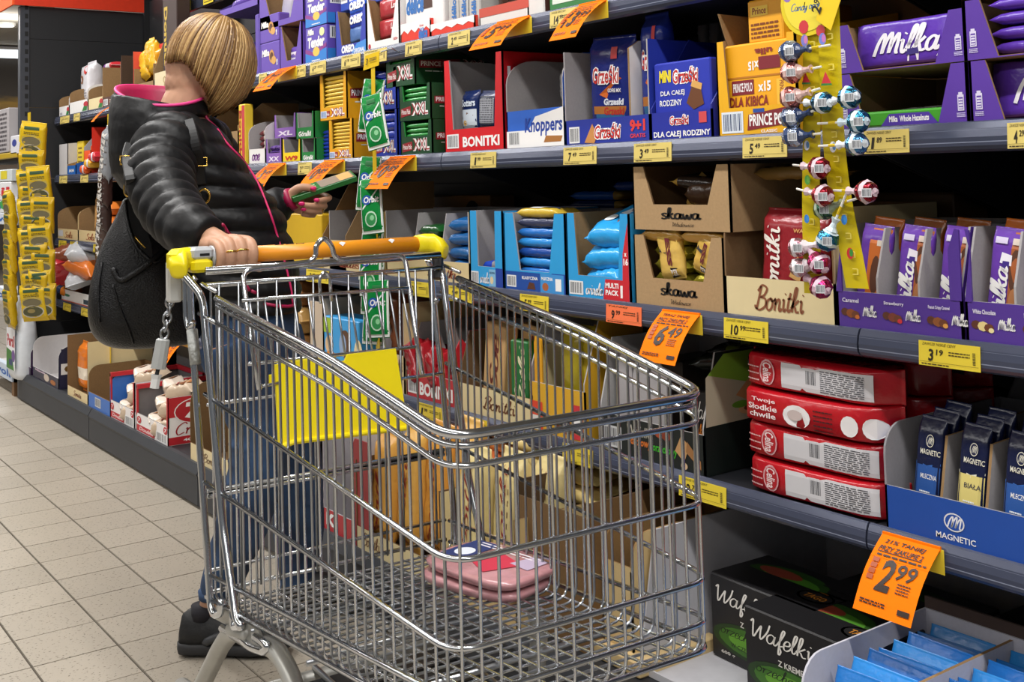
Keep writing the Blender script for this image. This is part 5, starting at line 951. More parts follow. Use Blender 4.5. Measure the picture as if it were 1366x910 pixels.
def croi(px0, px1, pyt, label, dep=.30):
    B = tray('display_tray', label, 'carton', px0, px1, pyt, Z5, '#e9e4e2', mat('#6f6a6a', .7), dep, .40, y=YBASE, cut=.02, hs=1.0, group='red and white pastry trays'); f, m = B.F, B.mb
    f.rect(m, .02, .02, .60, .16, '#b8202c'); f.text(m, 'Double', .1, .05, .55, .13, '#e8c8c8', .03, .2); f.barcode(m, .64, .02, .98, .22); f.oval(m, .1, .27, .07, .08, '#b8202c'); f.oval(m, .93, .30, .06, .08, '#b8202c'); f.text(m, '7', .07, .23, .13, .31, W_, .03); f.text(m, '7', .90, .26, .96, .34, W_, .03)
    fin(B); w, h = B.w, B.h
    m = MB(); 
    for xx in (0, w - .012): m.box((xx, -.001, h * .36), (xx + .012, .006, h), card('#b8202c'))
    m.box((0, -.001, h * .93), (.02, dep, h + .004), card('#b8202c')); m.box((0, dep - .01, h * .93), (w, dep, h + .006), card('#b8202c')); m.build('red_edge', B.t); return B
def pst(F, m): F.shape(m, [(.1, .2), (.4, .3), (.35, .7), (.15, .6)], '#a01a24'); F.oval(m, .65, .5, .22, .28, '#a86a34'); F.text(m, 'rois', .4, .3, .7, .5, '#6a2a1a', .04, .2)
c1_ = croi(147, 179, 498, 'first red and white pastry tray under the black bag'); c2_ = croi(182, 224, 514, 'second red and white pastry tray beside the red box with 7')
for c_, nm in ((c1_, 'first'), (c2_, 'second')):
    for i in range(6): pack('pastry_pack', ('lower left', 'lower right', 'middle left', 'middle right', 'upper left', 'upper right')[i] + ' wrapped pastry in the ' + nm + ' pastry tray', 'pastry', (c_.t.location.x + c_.w * (.32 + .36 * (i % 2)), YBASE + .06 + .03 * (i // 2), Z5 + .02 + .065 * (i // 2)), .15, .085, .065, ('#d8cabb', '#c9b49c')[i % 2], 'flat', rot=(.2, -.2, .5 if i % 2 else -.3), pr=pst, wob=.2, group='wrapped pastries in the pastry trays')
m = MB(); s = c2_.S; s.rect(m, .01, .58, .99, .995, '#b8202c'); s.rect(m, .01, .01, .99, .17, '#b8202c'); s.oval(m, .38, .68, .30, .27, '#e6e2e0', 20); s.oval(m, .38, .68, .285, .25, '#b0202c', 20); s.text(m, '7', .22, .52, .52, .86, W_, .06, .1); s.script(m, 'Croissant', .10, .2, .95, .46, '#a01a24', .14); s.text(m, '40 szt.', .2, .06, .5, .12, W_, .03); m.build('side_print', c2_.t)
c = carton('pastry_box', 'red pastry box lying on top at the back of the base behind the cart', 'carton', 0, 0, 0, 0, '#a81c26', whl=(0, .5, .12), depth=.16, loc=(sx(235, 1.86, .45), 1.86, Z5 + .27)); fin(c)
carton('stock_carton', 'grey stock carton under the red pastry box', 'carton', 0, 0, 0, 0, '#6a6668', whl=(0, .5, .265), depth=.16, loc=(sx(235, 1.86, .45), 1.86, Z5))
B = tray('display_tray', 'tall brown tray with cream script front beside the rear cart posts', 'carton', 254, 305, 512, Z5, '#d9c79a', kraft('#6e5230'), .30, .22, curve=True, cut=.06, y=YBASE - .002); B.F.script(B.mb, 'Bonitki', .35, .05, .8, .17, '#6a4a30', .16); fin(B)
pack('snack_bag', 'small yellow bag at the foot of the tall brown tray', 'biscuits', (B.t.location.x - .03, YBASE + .03, Z5), .08, .04, .03, '#d9a82a', 'up')
B = tray('display_carton', 'grey white carton with red lettered lip and red rounded panel behind the cart', 'carton', 432, 472, 566, Z5, '#cfcacb', mat('#a8a3a6', .7), .30, .20, cut=.02, hs=1.0, y=YBASE, lipcol='#b8202c'); f, m = B.F, B.mb
f.text(m, 'KI', .1, .05, .45, .17, W_, .06); fin(B); w = B.w
m = MB(); P = [(w * .98, 0), (w * 1.55, 0), (w * 1.55, B.h * .98), (w * 1.12, B.h * .98), (w * 1.0, B.h * .88), (w * .98, B.h * .7)]; m.plate([(a, -.004, b) for a, b in P], (0, .004, 0), card('#9c1a22')); m.build('red_wing', B.t)
B = tray('display_tray', 'long cream tray of orange bags low behind the cart basket', 'carton', 476, 590, 600, Z5, '#dccb9c', kraft('#6a4f30'), .34, .22, cut=.02, hs=.9, y=YBASE - .006); B.F.script(B.mb, 'Bonitki', .08, .05, .3, .19, '#6a3a20', .16); fin(B); X0, w = B.t.location.x, B.w
def orb(F, m): F.script(m, 'Soitki', .3, .05, .6, .75, '#8a2a1a', .16, .2, 90); F.oval(m, .6, .12, .2, .08, '#8a5a2a')
for i in range(4): pack('biscuit_bag', ROW[i] + ' orange biscuit bag from the left in the low cream tray', 'biscuits', (X0 + w * (.17 + .2 * i), YBASE + .04 + .03 * i, Z5 + .01), .31 + .02 * i, w * .22, .06, ('#d8a04a', '#dca850', '#d89a44', '#e0b060')[i], 'up', rot=(-.05, .06, 0), pr=orb, wob=.1, group='orange biscuit bags on the base')
for i in range(4): pack('biscuit_bag', 'salmon biscuit bag lying on top of the orange bags, ' + ordl(i, 4), 'biscuits', (X0 + w * (.45 + .1 * i), YBASE + .24, Z5 + .235 + i * .024), .30, .18, .034, ('#c8703a', '#d07a44', '#c46a3c', '#d88a50')[i], 'flat', rot=(.12, .05, .2 * (i - 1.5)), pr=(lambda F, m: F.script(m, 'Bonitki', .2, .3, .8, .6, '#8a2a1a', .16)), wob=.15, group='salmon bags on the orange bags')
B = tray('display_tray', 'deep kraft tray of cream bags low behind the basket front', 'carton', 588, 690, 655, Z5, '#cdb27c', kraft('#6a4f30'), .36, .2, cut=.02, hs=1.0, y=YBASE - .006); fin(B); X0, w = B.t.location.x, B.w
def crb(F, m): F.script(m, 'Soitki', .35, .25, .65, .92, '#8a1f1a', .14, .2, 90); F.oval(m, .3, .12, .18, .07, '#a86a4a'); F.lines(m, .72, .4, .76, .8, 5, '#5a3a20', .5, 3)
for i in range(3): pack('biscuit_bag', ROW[i] + ' cream biscuit bag with red script from the left, deep kraft tray', 'biscuits', (X0 + w * (.2 + .29 * i), YBASE + .05 + .04 * i, Z5 + .01), .34, w * .30, .07, '#dcc98e', 'up', rot=(-.05, .05, 0), pr=crb, wob=.08, group='cream biscuit bags on the base')
for i in range(3): pack('biscuit_bag', 'cream bag lying behind the upright cream bags, ' + ordl(i, 3), 'biscuits', (X0 + w * .65, YBASE + .26, Z5 + .24 + i * .04), .30, .16, .04, '#d0b878', 'flat', rot=(.1, .05, .1 * i), wob=.15, group='lying cream bags')
B = tray('display_carton', 'large brown carton right of the cream bags on the base', 'carton', 692, 790, 640, Z5, kraft('#70532f'), kraft('#4f3a20'), .38, .9, cut=.02, hs=1.0, y=YBASE + .03); fin(B)
B = tray('display_carton', 'cream carton with rounded flap behind the cart front corner', 'carton', 806, 846, 700, Z5, '#cfb582', kraft('#8a6a40'), .30, .75, curve=True, cut=.05, y=YBASE + .06); fin(B)
c = carton('flat_box', 'flat cream box with red berries on the base under the basket', 'carton', 0, 0, 0, 0, '#d3b884', whl=(0, .42, .03), depth=.22, loc=(sx(700, 1.56, Z5), YBASE + .03 - .045, Z5)); c.t.location.y = 1.535; f, m = c.T, c.mb
rr_ = random.Random(4)
for i in range(26): f.oval(m, .1 + .5 * rr_.random(), .1 + .5 * rr_.random(), .016, .03, ('#8a2a1a', '#a83a22', '#6a1f14')[i % 3], 7)
fin(c); c.t.location.x += 0; bpy.data.objects.remove(kids(c.t)[0]) if False else None
# white tray with black wafer boxes
B = tray('display_tray', 'white board tray holding black wafer boxes on the base', 'carton', 0, 0, 0, Z5, '#c9c8cc', mat('#b6b5ba', .7), lip=.05, whl=(sx(850, 1.56, .3), .98, .27), y=1.56, cut=.05, hs=1.0, depth=.58); fin(B)
def wbox(loc, rz, label):
    c = carton('wafer_box', label, 'biscuits', 0, 0, 0, 0, '#1a191b', whl=(0, .285, .166), depth=.17, loc=loc, rz=rz, group='black wafer boxes with green glow'); f, m = c.F, c.mb
    f.oval(m, .42, .30, .40, .20, '#1f3a14', 20); f.oval(m, .42, .30, .34, .16, '#3a6a1c', 20); f.oval(m, .42, .30, .24, .10, '#5f9a2a', 20)
    f.script(m, 'Wafelki', .06, .60, .60, .90, '#e6e2da', .13, .15); f.text(m, 'Z KREMEM', .30, .48, .56, .545, '#d8d4cc', .02); f.script(m, 'orzechowym', .10, .28, .62, .45, '#16240c', .12); f.text(m, 'W CZEKOLADZIE', .2, .2, .58, .25, '#1c2a10', .01); f.shape(m, [(.52, .3), (.6, .48), (.66, .4), (.74, .44), (.7, .3), (.6, .22)], '#a8c42a'); f.text(m, '600 g', .1, .07, .24, .12, '#d8d4cc', .03)
    f.oval(m, .82, .74, .12, .15, '#d8882a', 18); f.oval(m, .82, .74, .105, .13, '#1a191b', 18); f.text(m, 'TAGO', .74, .68, .91, .8, '#d8882a', .03); f.oval(m, .76, .3, .1, .1, '#a8502a')
    g = c.T; g.oval(m, .45, .55, .36, .28, '#274a18', 20); g.oval(m, .5, .5, .26, .18, '#4a8426', 16); g.oval(m, .35, .62, .2, .12, '#8a3a28', 14); g.text(m, 'Wafelki', .30, .18, .62, .40, '#ccd0c0', .02, .1, 180); g.oval(m, .82, .35, .15, .16, '#c8802a', 16); g.oval(m, .82, .35, .13, .13, '#1c1a1a', 16); g.text(m, 'TAGO', .73, .29, .91, .40, '#c8802a', .02); fin(c)
    return c
wbox((sx(947, 1.725, .3), 1.725, Z5 + .005), -.04, 'black wafer box with white script, left of the front pair'); xw = sx(993, 1.645, .28)
wbox((xw, 1.645, Z5 + .005), -.04, 'black wafer box with white script, nearest and cut by the lower frame'); wbox((xw + .03, 1.832, Z5 + .005), -.04, 'black wafer box directly behind the nearest one, partly behind the 2.99 flag'); wbox((xw + .33, 1.90, Z5 + .005), -.04, 'black wafer box at the back right of the white tray')
# tray of blue bars at the lower right
xl = on_y(1066, 880, 1.475).x
B = tray('display_tray', 'white rounded tray of bright blue bars at the lower right', 'carton', 0, 0, 0, Z5, '#1c1b1e', mat('#c9c8d2', .7, 0, .04, 150), .34, .06, whl=(xl, .62, .205), y=1.475, cut=.05, curve=True, hs=1.0); fin(B); w = B.w
for k in range(3):
    m = MB(); xx = w * (.27 + .24 * k); P = [(.0, .004), (.335, .004), (.335, .20), (.04, .20), (.012, .18), (.0, .13)]; m.plate([(xx, a, b) for a, b in P], (.006, 0, 0), mat('#c9c8d2', .7, 0, .04, 150), None, KRAFT); m.build('divider', B.t)
m = MB(); m.plate([(0, .34, 0), (w, .34, 0), (w, .34, .225), (0, .34, .225)], (0, .006, 0), mat('#4a3a34', .8)); m.build('rear_panel', B.t)
def choc(F, m): F.shape(m, [(.3, .3), (.75, .42), (.85, .2), (.4, .08)], '#7a4028'); F.shape(m, [(.34, .34), (.7, .46), (.6, .56), (.42, .5)], '#dfe6ee'); F.script(m, 'Wawel', .2, .6, .8, .74, '#e9eef6', .2)
for k in range(3):
    for q in range(8):
        pack('chocolate_bar', ROW[q] + ' bright blue bar from the front, ' + ROW[k] + ' row of the lower right tray', 'chocolate', (B.t.location.x + w * (.145 + .243 * k), 1.475 + .025 + q * .036, Z5 + .006), .185 + .004 * (q % 3), w * .20, .022, ('#1f74c4', '#2a8ad8', '#1a66b4')[q % 3] if k < 2 else '#2f9fc8', 'up', rot=(-.22, .02 * (q % 3 - 1), 0), pr=choc if q == 0 else None, wob=.06, crimp=.03, q=.28, group='bright blue bars in the lower right tray')
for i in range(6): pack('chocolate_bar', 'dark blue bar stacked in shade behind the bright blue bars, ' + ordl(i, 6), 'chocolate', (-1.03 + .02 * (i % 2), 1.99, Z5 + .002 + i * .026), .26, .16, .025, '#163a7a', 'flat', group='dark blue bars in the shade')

# ================================================================== HANGING THINGS, LABELS
for a in [  # px0, px1, shelf top, price, label
    (627, 661, Z2, '1.99', 'yellow label on the second rail under the red carton'), (751, 795, Z2, '7.49', 'yellow label on the second rail under the long dark blue carton'),
    (845, 895, Z2, '3.49', 'yellow label 3.49 on the second rail under the mini wafer carton'), (990, 1049, Z2, '5.49', 'yellow label 5.49 on the second rail under the yellow wafer carton'),
    (1152, 1212, Z2, '1.89', 'yellow label on the second rail just right of the sweets strip'), (1343, 1400, Z2, '4.29', 'yellow label 4.29 on the second rail at the right edge'),
    (397, 415, Z2, '2.19', 'pale label on the second rail under the violet trays'),
    (693, 731, Z3, '5.99', 'yellow label 5.99 on the third rail under the filled light blue carton'), (965, 1024, Z3, '10.99', 'yellow label 10.99 on the third rail under the cream tray'),
    (1225, 1307, Z3, '3.19', 'yellow label 3.19 on the third rail under the purple divided tray'),
    (408, 438, Z3, '2.99', 'yellow label on the third rail left of the green packets, behind the cart'), (545, 572, Z3, '2.49', 'yellow label on the third rail behind the right handle end'), (597, 630, Z3, '2.49', 'second yellow label on the third rail behind the right handle end'),
    (750, 790, Z4, '2.99', 'yellow label 2.99 on the fourth rail behind the cart front'), (618, 650, Z4, '3.99', 'yellow label on the fourth rail under the long cream tray'), (556, 590, Z4, '1.99', 'yellow label on the fourth rail under the red lettered tray'), (905, 968, Z4, '2.79', 'yellow label on the fourth rail under the dark wafer tray corner'),
    (345, 355, Z1, '4.19', 'small yellow label on the top rail at the hair'), (393, 407, Z1, '4.19', 'yellow label on the top rail right of the left orange flag'), (413, 434, Z1, '4.29', 'yellow label on the top rail under the cake roll boxes'), (455, 480, Z1, '6.19', 'pale label on the top rail under the dark blue tray'), (485, 515, Z1, '3.29', 'yellow label on the top rail behind the strip hanger'), (540, 562, Z1, '1.49', 'yellow label on the top rail under the red wavy tray'), (597, 626, Z1, '2.49', 'yellow label on the top rail under the longer red wavy tray'), (733, 768, Z1, '14.99', 'yellow label 14.99 on the top rail left of the 13.99 flag'),
    (80, 92, Z1, '4.19', 'first small label at the left end of the top rail'), (98, 106, Z1, '4.19', 'second small label at the left end of the top rail'),
    (79, 89, Z2, '4.19', 'first small label at the left end of the second rail'), (107, 117, Z2, '4.19', 'second small label at the left end of the second rail'),
    (78, 88, Z3, '4.19', 'first small label at the left end of the third rail'), (93, 103, Z3, '4.19', 'second small label at the left end of the third rail'), (124, 130, Z3, '4.19', 'third small label at the left end of the third rail'),
    (84, 94, Z4, '4.19', 'first small label at the left end of the fourth rail'), (108, 119, Z4, '4.19', 'second small label at the left end of the fourth rail')]:
    price_label(a[0], a[1], a[2], a[3], a[4], seed=a[0], col='#e2c93a' if a[2] in (Z3, Z4) else '#dcc670')
price_label(808, 855, Z3, '9.99', 'coral price label 9.99 on the third rail left of the 6.49 flag', col='#f5784a', words='TANIEJ')
for i, (px, lab) in enumerate(((247, 'yellow upright label on the upper shelf, left of two above the hair'), (277, 'yellow upright label on the upper shelf, right of two above the hair'))):
    o = thing('price_label', lab, 'price label', (sx(px - 6, 1.786, 1.97), 1.786, 1.918)); m = MB(); w = sx(px + 7, 1.786, 1.97) - sx(px - 6, 1.786, 1.97); m.box((0, 0, 0), (w, .001, .075), YEL); m.build('card', o); F = Face((0, 0, 0), (1, 0, 0), (0, 0, 1), w, .075); m = MB(); F.lines(m, .1, .1, .9, .9, 5, '#5a4a18', .4, i); m.build('printed_price', o)
flag(883, 933, 411, Z3, '6.49', 'orange price flag 6.49 hanging over the cart front corner', tilt=38, length=.118)
flag(1177, 1254, 722, Z4, '2.99', 'orange price flag 2.99 hanging over the black wafer boxes', tilt=40, length=.135, head='21% TANIEJ')
flag(663, 706, 15, Z1, '5.99', 'orange price flag 5.99 on the top rail above the red carton', tilt=50, length=.115)
flag(772, 808, -8, Z1, '13.99', 'orange price flag 13.99 on the top rail above the long dark blue carton', tilt=46, length=.125)
flag(370, 394, 88, Z1, '2.49', 'orange price flag on the top rail right of the blonde hair', tilt=50, length=.12)
flag(358, 380, 221, Z2, '3.49', 'orange price flag half hidden at the chest of the woman', tilt=45, length=.115)
flag(432, 458, 216, Z2, '0.89', 'orange price flag 0.89 under the lower yellow carton, above the green bar', tilt=48, length=.13)
flag(520, 553, 212, Z2, '0.89', 'orange price flag 0.89 under the dark green cartons', tilt=45, length=.125)
flag(147, 151, 148, Z1, '4.99', 'small orange price flag behind the hood on the top rail', tilt=50, length=.12)
flag(236, 252, 458, Z4, '5.49', 'orange price flag beside the rear cart post and grey key', tilt=45, length=.13)
# a third, small mark
# strip hanger with the green gum packets
def hang(name, label, cat, px, py, y): return thing(name, label, cat, on_y(px, py, y))
YG = 1.61
gp = [(491, 148, .10, 0, 9), (506, 168, -.22, .02, 0), (488, 252, .08, 0, 9), (498, 282, -.1, .02, 4), (492, 345, .06, .01, 0), (495, 390, .02, .0, 0), (497, 430, .03, .0, 0), (505, 420, -.06, .03, 0), (494, 365, -.03, .02, 0)]
o = hang('strip_hanger', 'yellow plastic strip with label hanging from the top rail, holding green packets', 'hanger', 497, 76, YG)
m = MB(); sw = .008
m.box((-.011, 0, -.36 * 2.4), (.011, .0012, -.02), mat('#d9b61a', .3, 0, .04)); m.build('strip', o)
m = MB(); m.plate([(-.055, -.002, -.035), (.040, -.002, -.028), (.052, -.006, .012), (-.035, -.006, .006)], (0, .001, 0), mat('#efc81f', .35)); m.build('label_card', o)
F = Face((-.05, -.0055, -.03), (1, 0, .06), (.12, 0, 1), .085, .035); m = MB(); F.text(m, '3', .2, .2, .34, .75, '#3a2c10', .03, .2); F.lines(m, .45, .4, .95, .8, 2, '#5a4512', .4, 3); m.build('printed_price', o)
m = MB(); m.tube([(.05, 0, .01), (.06, .03, .02), (.06, .055, .01)], .002, STEEL); m.build('hook', o)
GRN = film('#12823a')
def gum(px, py, rot, dy, i):
    p = on_y(px, py, YG - .006 - dy)
    def g(F, m):
        F.rect(m, .0, .0, .06, 1, '#e8efe9'); F.rect(m, .94, .0, 1, 1, '#e8efe9'); F.rect(m, 0, .0, 1, .05, '#e8efe9'); F.rect(m, .3, .84, .7, .93, '#0f6a30')
        F.oval(m, .34, .62, .22, .09, '#1d4fa8'); F.text(m, 'Orbit', .2, .56, .9, .68, W_, .03, .15); F.oval(m, .5, .26, .28, .15, '#bfe0c4'); F.oval(m, .5, .26, .23, .12, '#2f8a4a'); F.oval(m, .55, .28, .10, .05, '#8acb95'); F.shape(m, [(.12, .44), (.9, .80), (.9, .84), (.12, .48)], '#e0efe4')
    q = pack('gum_packet', ['uppermost green gum packet on the yellow strip', 'green gum packet turned aside below the uppermost one', 'green gum packet just below the second orange flag', 'green gum packet tucked behind, above the cart handle', 'green gum packet crossed by the cart handle', 'green gum packet under the cart rods, above the lowest', 'lowest green gum packet on the yellow strip', 'rear green gum packet beside the lowest one', 'rear green gum packet just below the cart handle'][i], 'chewing gum', (p.x, p.y, p.z - .065), .160, .070, .018, '#12823a', 'up', rot=(-.10, rot, .55), pr=g, crimp=.04, q=.4, wob=.08, group='green gum packets on the strip')
for i, (px, py, r_, dy, k) in enumerate(gp): gum(px, py, r_, dy, i)
# yellow sweets strip with lollipops
YL = 1.56
st = hang('lollipop_strip', 'translucent yellow hanging strips stuck full of wrapped lollipops', 'sweets strip', 1095, 0, YL)
org = st.location.copy()
def LP(px, py, dy=0.0): return on_y(px, py, YL + dy) - org
TYL = mat('#dcc61a', .25, 0, .05, 12, .15, .82)
def ribbon(cent, halfw, name):
    m = MB(); P = smooth_path([LP(*c) for c in cent], 4); n = len(P); L, R = [], []
    for i, p in enumerate(P): L.append(p + Vector((-halfw, 0, 0))); R.append(p + Vector((halfw, .006, 0)))
    for i in range(n - 1): m.plate([L[i], R[i], R[i + 1], L[i + 1]], (0, .0008, 0), TYL)
    o = m.build(name, st, False); d = MB()
    for i in range(2, n - 1, 2):
        c = (L[i] + R[i]) / 2; s = .0045
        d.box((c.x + .004 - s, c.y - .004, c.z - s), (c.x + .004 + s, c.y - .0015, c.z - s + .0012), mat('#f0e06a', .3)); d.box((c.x + .004 - s, c.y - .004, c.z + s), (c.x + .004 + s, c.y - .0015, c.z + s + .0012), mat('#f0e06a', .3)); d.box((c.x + .004 + s, c.y - .004, c.z - s), (c.x + .004 + s + .0012, c.y - .0015, c.z + s), mat('#f0e06a', .3))
    d.build('punched_slots', o); return o
ribbon([(1080, -20), (1081, 60), (1081, 180), (1080, 260), (1081, 330), (1083, 392)], .0165, 'left_strip')
ribbon([(1103, 10), (1106, 90), (1110, 180, .01), (1116, 240, .01), (1124, 290, .005), (1134, 340), (1142, 385)], .0205, 'right_strip')
m = MB(); c = LP(1078, 2); m.tube([c + Vector((0, -.002, 0)), c + Vector((0, .001, 0))], .060, mat('#dfc82a', .3, 0, .05, 12), 24); hd = m.build('header', st)
F = Face(c + Vector((-.06, -.002, -.06)), (1, 0, 0), (0, 0, 1), .12, .12); m = MB()
F.oval(m, .5, .5, .43, .43, '#e6d23a', 24); F.script(m, 'Candy Love', .2, .34, .75, .5, '#3f6aa0', .2); 
for (u, v, r, cc) in ((.14, .62, .08, '#8a6ab4'), (.18, .68, .05, '#d87aa8'), (.42, .14, .09, '#c8323a'), (.72, .05, .08, '#c83a44'), (.9, .3, .07, '#5fae2a'), (.84, .66, .06, '#e9e4e0')): F.oval(m, u, v, r, r * 1.1, cc, 10)
m.build('printed_picture', hd)
def deco(px, py, w, cols, tri=False):
    m = MB(); p = LP(px, py, -.004); F = Face(p + Vector((-w, -.001, -w)), (1, 0, 0), (0, 0, 1), 2 * w, 2 * w)
    if tri: F.shape(m, [(.1, .15), (.9, .1), (.45, .95)], cols[0]); F.shape(m, [(.05, .02), (.95, 0), (.9, .12), (.1, .17)], cols[1])
    else: F.oval(m, .5, .5, .35, .48, cols[0], 10); F.oval(m, .62, .55, .2, .34, cols[1], 8)
    m.build('sticker', st)
for a in ((1074, 54, .011, ('#7a78c0', '#c87ab0')), (1098, 52, .011, ('#6a7ac8', '#c070b0')), (1103, 104, .013, ('#c8323a', '#2f7a3a'), True), (1076, 104, .011, ('#c8323a', '#2f7a3a'), True), (1112, 196, .010, ('#dfe4ec', '#5a8ac0')), (1077, 194, .009, ('#dfe4ec', '#5a8ac0')), (1127, 293, .009, ('#2a78c8', '#3a8ad8')), (1135, 338, .010, ('#c82a34', '#3a8a3a')), (1077, 292, .008, ('#2a78c8', '#3a8ad8')), (1078, 240, .009, ('#4a9a3a', '#6ab04a'))): deco(*a)
o = hang('price_tag', 'yellow price tag 2.99 tilted at the top of the sweets strip', 'price label', 1107, 14, YL - .01); m = MB(); m.plate([(-.030, 0, -.012), (.0, 0, -.034), (.034, 0, .038), (-.006, 0, .055)], (0, .001, 0), mat('#ecc81f', .4)); m.build('card', o); F = Face((-.012, -.0005, -.022), (.25, 0, .55), (-.55, 0, .25), .05, .05); m = MB(); F.text(m, '2', .25, .3, .5, .72, '#231a10', .03); F.text(m, '99', .55, .45, .85, .72, '#231a10', .02); m.build('printed_price', o)
lol = [(1054, 69, 1108, 60, 'silver and navy', 'topmost on the left edge of the strip'), (1056, 97, 1096, 89, 'pale red', 'second from the top on the left edge'), (1055, 130, 1094, 118, 'pale red', 'third from the top on the left edge'), (1056, 157, 1092, 146, 'silver and navy', 'fourth from the top on the left edge'), (1058, 182, 1096, 178, 'silver and navy', 'fifth from the top, over the second rail'),
       (1097, 137, 1064, 137, 'teal and navy', 'in the middle between the two strips, high up'), (1133, 130, 1110, 135, 'teal and navy', 'on the right edge, level with the green bar'), (1145, 162, 1091, 165, 'teal and blue', 'furthest right above the second rail'), (1143, 192, 1092, 195, 'blue and white', 'right, in front of the second rail label'),
       (1093, 224, 1058, 220, 'dark red', 'between the strips just below the second rail'), (1098, 261, 1063, 252, 'dark red', 'between the strips, second below the rail'), (1156, 256, 1112, 254, 'dark red', 'alone at the far right of the strip'), (1104, 320, 1129, 258, 'teal and blue', 'hanging head down between the strips'),
       (1064, 330, 1084, 327, 'pink and white', 'left edge in front of the red bag'), (1066, 357, 1086, 352, 'pale pink', 'left edge, lower of two before the red bag'), (1093, 351, 1076, 329, 'magenta', 'upper of the two lowest ones'), (1095, 383, 1075, 370, 'magenta', 'lowest of all'), (1100, 278, 1143, 265, 'dark green', 'half hidden behind the dark red ones')]
LC = {'silver and navy': ('#9aa6bc', '#2c3f66'), 'pale red': ('#b06a66', '#d8b4ae'), 'teal and navy': ('#2a5f7a', '#dfe6ea'), 'teal and blue': ('#2a6a8a', '#cfe0e8'), 'blue and white': ('#4a7fae', '#e6ecf0'), 'dark red': ('#8a1f2c', '#d8c0c8'), 'pink and white': ('#b0808a', '#e4d8dc'), 'pale pink': ('#b89a9e', '#e8dfe2'), 'magenta': ('#a0285a', '#d8b8c8'), 'dark green': ('#3a5f4a', '#a8b8a0')}
for i, (hx_, hy_, ex, ey, c, lab) in enumerate(lol):
    back_ = .012 if c == 'dark green' else -.012
    p = on_y(hx_, hy_, YL + back_ - .004); t = thing('lollipop', 'wrapped ' + c + ' lollipop, ' + lab, 'lollipop', p, group='lollipops on the yellow strip')
    e = on_y(ex, ey, YL + back_ * .5 - .002) - p; m = MB(); rnd = random.Random(i); R = .0195 if i not in (13, 14) else .017
    nu, nv = 12, 8; rings = []; ax = e.normalized(); q = Vector((0, 0, 1)).rotation_difference(ax).to_matrix()
    for a in range(nv + 1):
        th_ = math.pi * a / nv; rr = []
        for b in range(nu):
            k = R * (1 + rnd.uniform(-.07, .07)); v = Vector((math.sin(th_) * math.cos(2 * math.pi * b / nu), math.sin(th_) * math.sin(2 * math.pi * b / nu), math.cos(th_))) * k
            rr.append(tuple(q @ v))
        rings.append(rr)
    A, B_ = LC[c]
    for a in range(nv): m.loft(rings[a:a + 2], foil(A) if a % 3 != 1 else film(B_), cap=False)
    m.build('wrapper', t)
    m = MB(); s0 = ax * R * .9; m.tube([s0, s0 + ax * .006, s0 + ax * .014, s0 + ax * .022], [.011, .006, .0045, .008], film(B_), 8); m.build('wrapper_tail', t)
    m = MB(); m.tube([ax * R * .8, e], .0021, mat('#e6e4de', .4), 6); m.build('stick', t)
    m = MB(); m.tube([e * .55, e * .72], .0027, mat('#d8b818', .4), 6); m.build('stick_sleeve', t)
    m = MB(); d = Vector((.93, -.37, 0)); F = Face(Vector((.006, -.0205, -.008)) * (R / .0195), (.9, .35, 0), (0, 0, 1), .016, .014); F.barcode(m, 0, 0, 1, 1, n=5, bg='#d4d6da'); m.build('barcode', t)
# dark bars hanging at the far left
YK = 1.60
o = hang('strip_hanger', 'yellow strip hanging from the top rail behind the hood, holding dark bars', 'hanger', 145, 152, YK); m = MB(); m.box((-.02, 0, -1.35), (.02, .001, 0), mat('#d9b61a', .3)); m.build('strip', o)
for i, (px, py, h, c) in enumerate(((141, 205, .26, '#8a8d92'), (140, 248, .22, '#3a2622'), (139, 280, .24, '#3a2a26'), (136, 322, .26, '#4a3a34'))):
    p = on_y(px, py, YK - .02)
    def sn(F, m): F.text(m, 'SNACKER', .2, .08, .8, .92, '#c9c4be', .06, 0, 90); F.lines(m, .05, .1, .95, .9, 7, '#5f5a58', .25, 3)
    pack('snack_bag', ('silver', 'dark brown', 'second dark brown', 'lowest brown')[i] + ' bar pack hanging on the strip behind the hood and bag', 'chocolate', (p.x, p.y, p.z - h / 2), h, .10, .05, c, 'up', rot=(0, (.25, .05, 0, .12)[i], 0), pr=sn, wob=.15, group='dark bars on the far strip')
# yellow seed bags on a strip at the left post
YS = 1.44
o = hang('strip_hanger', 'yellow strip at the black post, holding small yellow bags', 'hanger', 36, 150, YS); m = MB(); m.box((-.03, .01, -1.05), (.03, .012, 0), mat('#d2b01c', .3)); m.build('strip', o); m = MB(); m.plate([(-.09, -.02, -.15), (.10, -.02, -.19), (.11, -.02, -.12), (-.07, -.02, -.08)], (0, .001, 0), YEL); m.build('label_card', o)
def seed(F, m): F.rect(m, .2, .82, .8, .9, '#2f4a2a'); F.oval(m, .5, .55, .4, .16, '#b8a24a'); F.oval(m, .5, .53, .36, .12, '#6a6248'); F.oval(m, .5, .28, .42, .18, '#b8b09a'); F.oval(m, .5, .28, .38, .14, '#4a4a30'); F.oval(m, .45, .3, .15, .06, '#8a7a4a'); F.lines(m, .2, .7, .8, .78, 2, '#5a5018', .5, 3)
yr = 0
cols_ = [(43, [196, 227, 252, 272, 291, 310, 330, 350, 369, 389, 407], 0.0, 'front'), (17, [285, 307, 327, 347, 367, 387, 408, 418], .0, 'left'), (56, [255, 290, 325, 360, 385, 405], .03, 'right')]
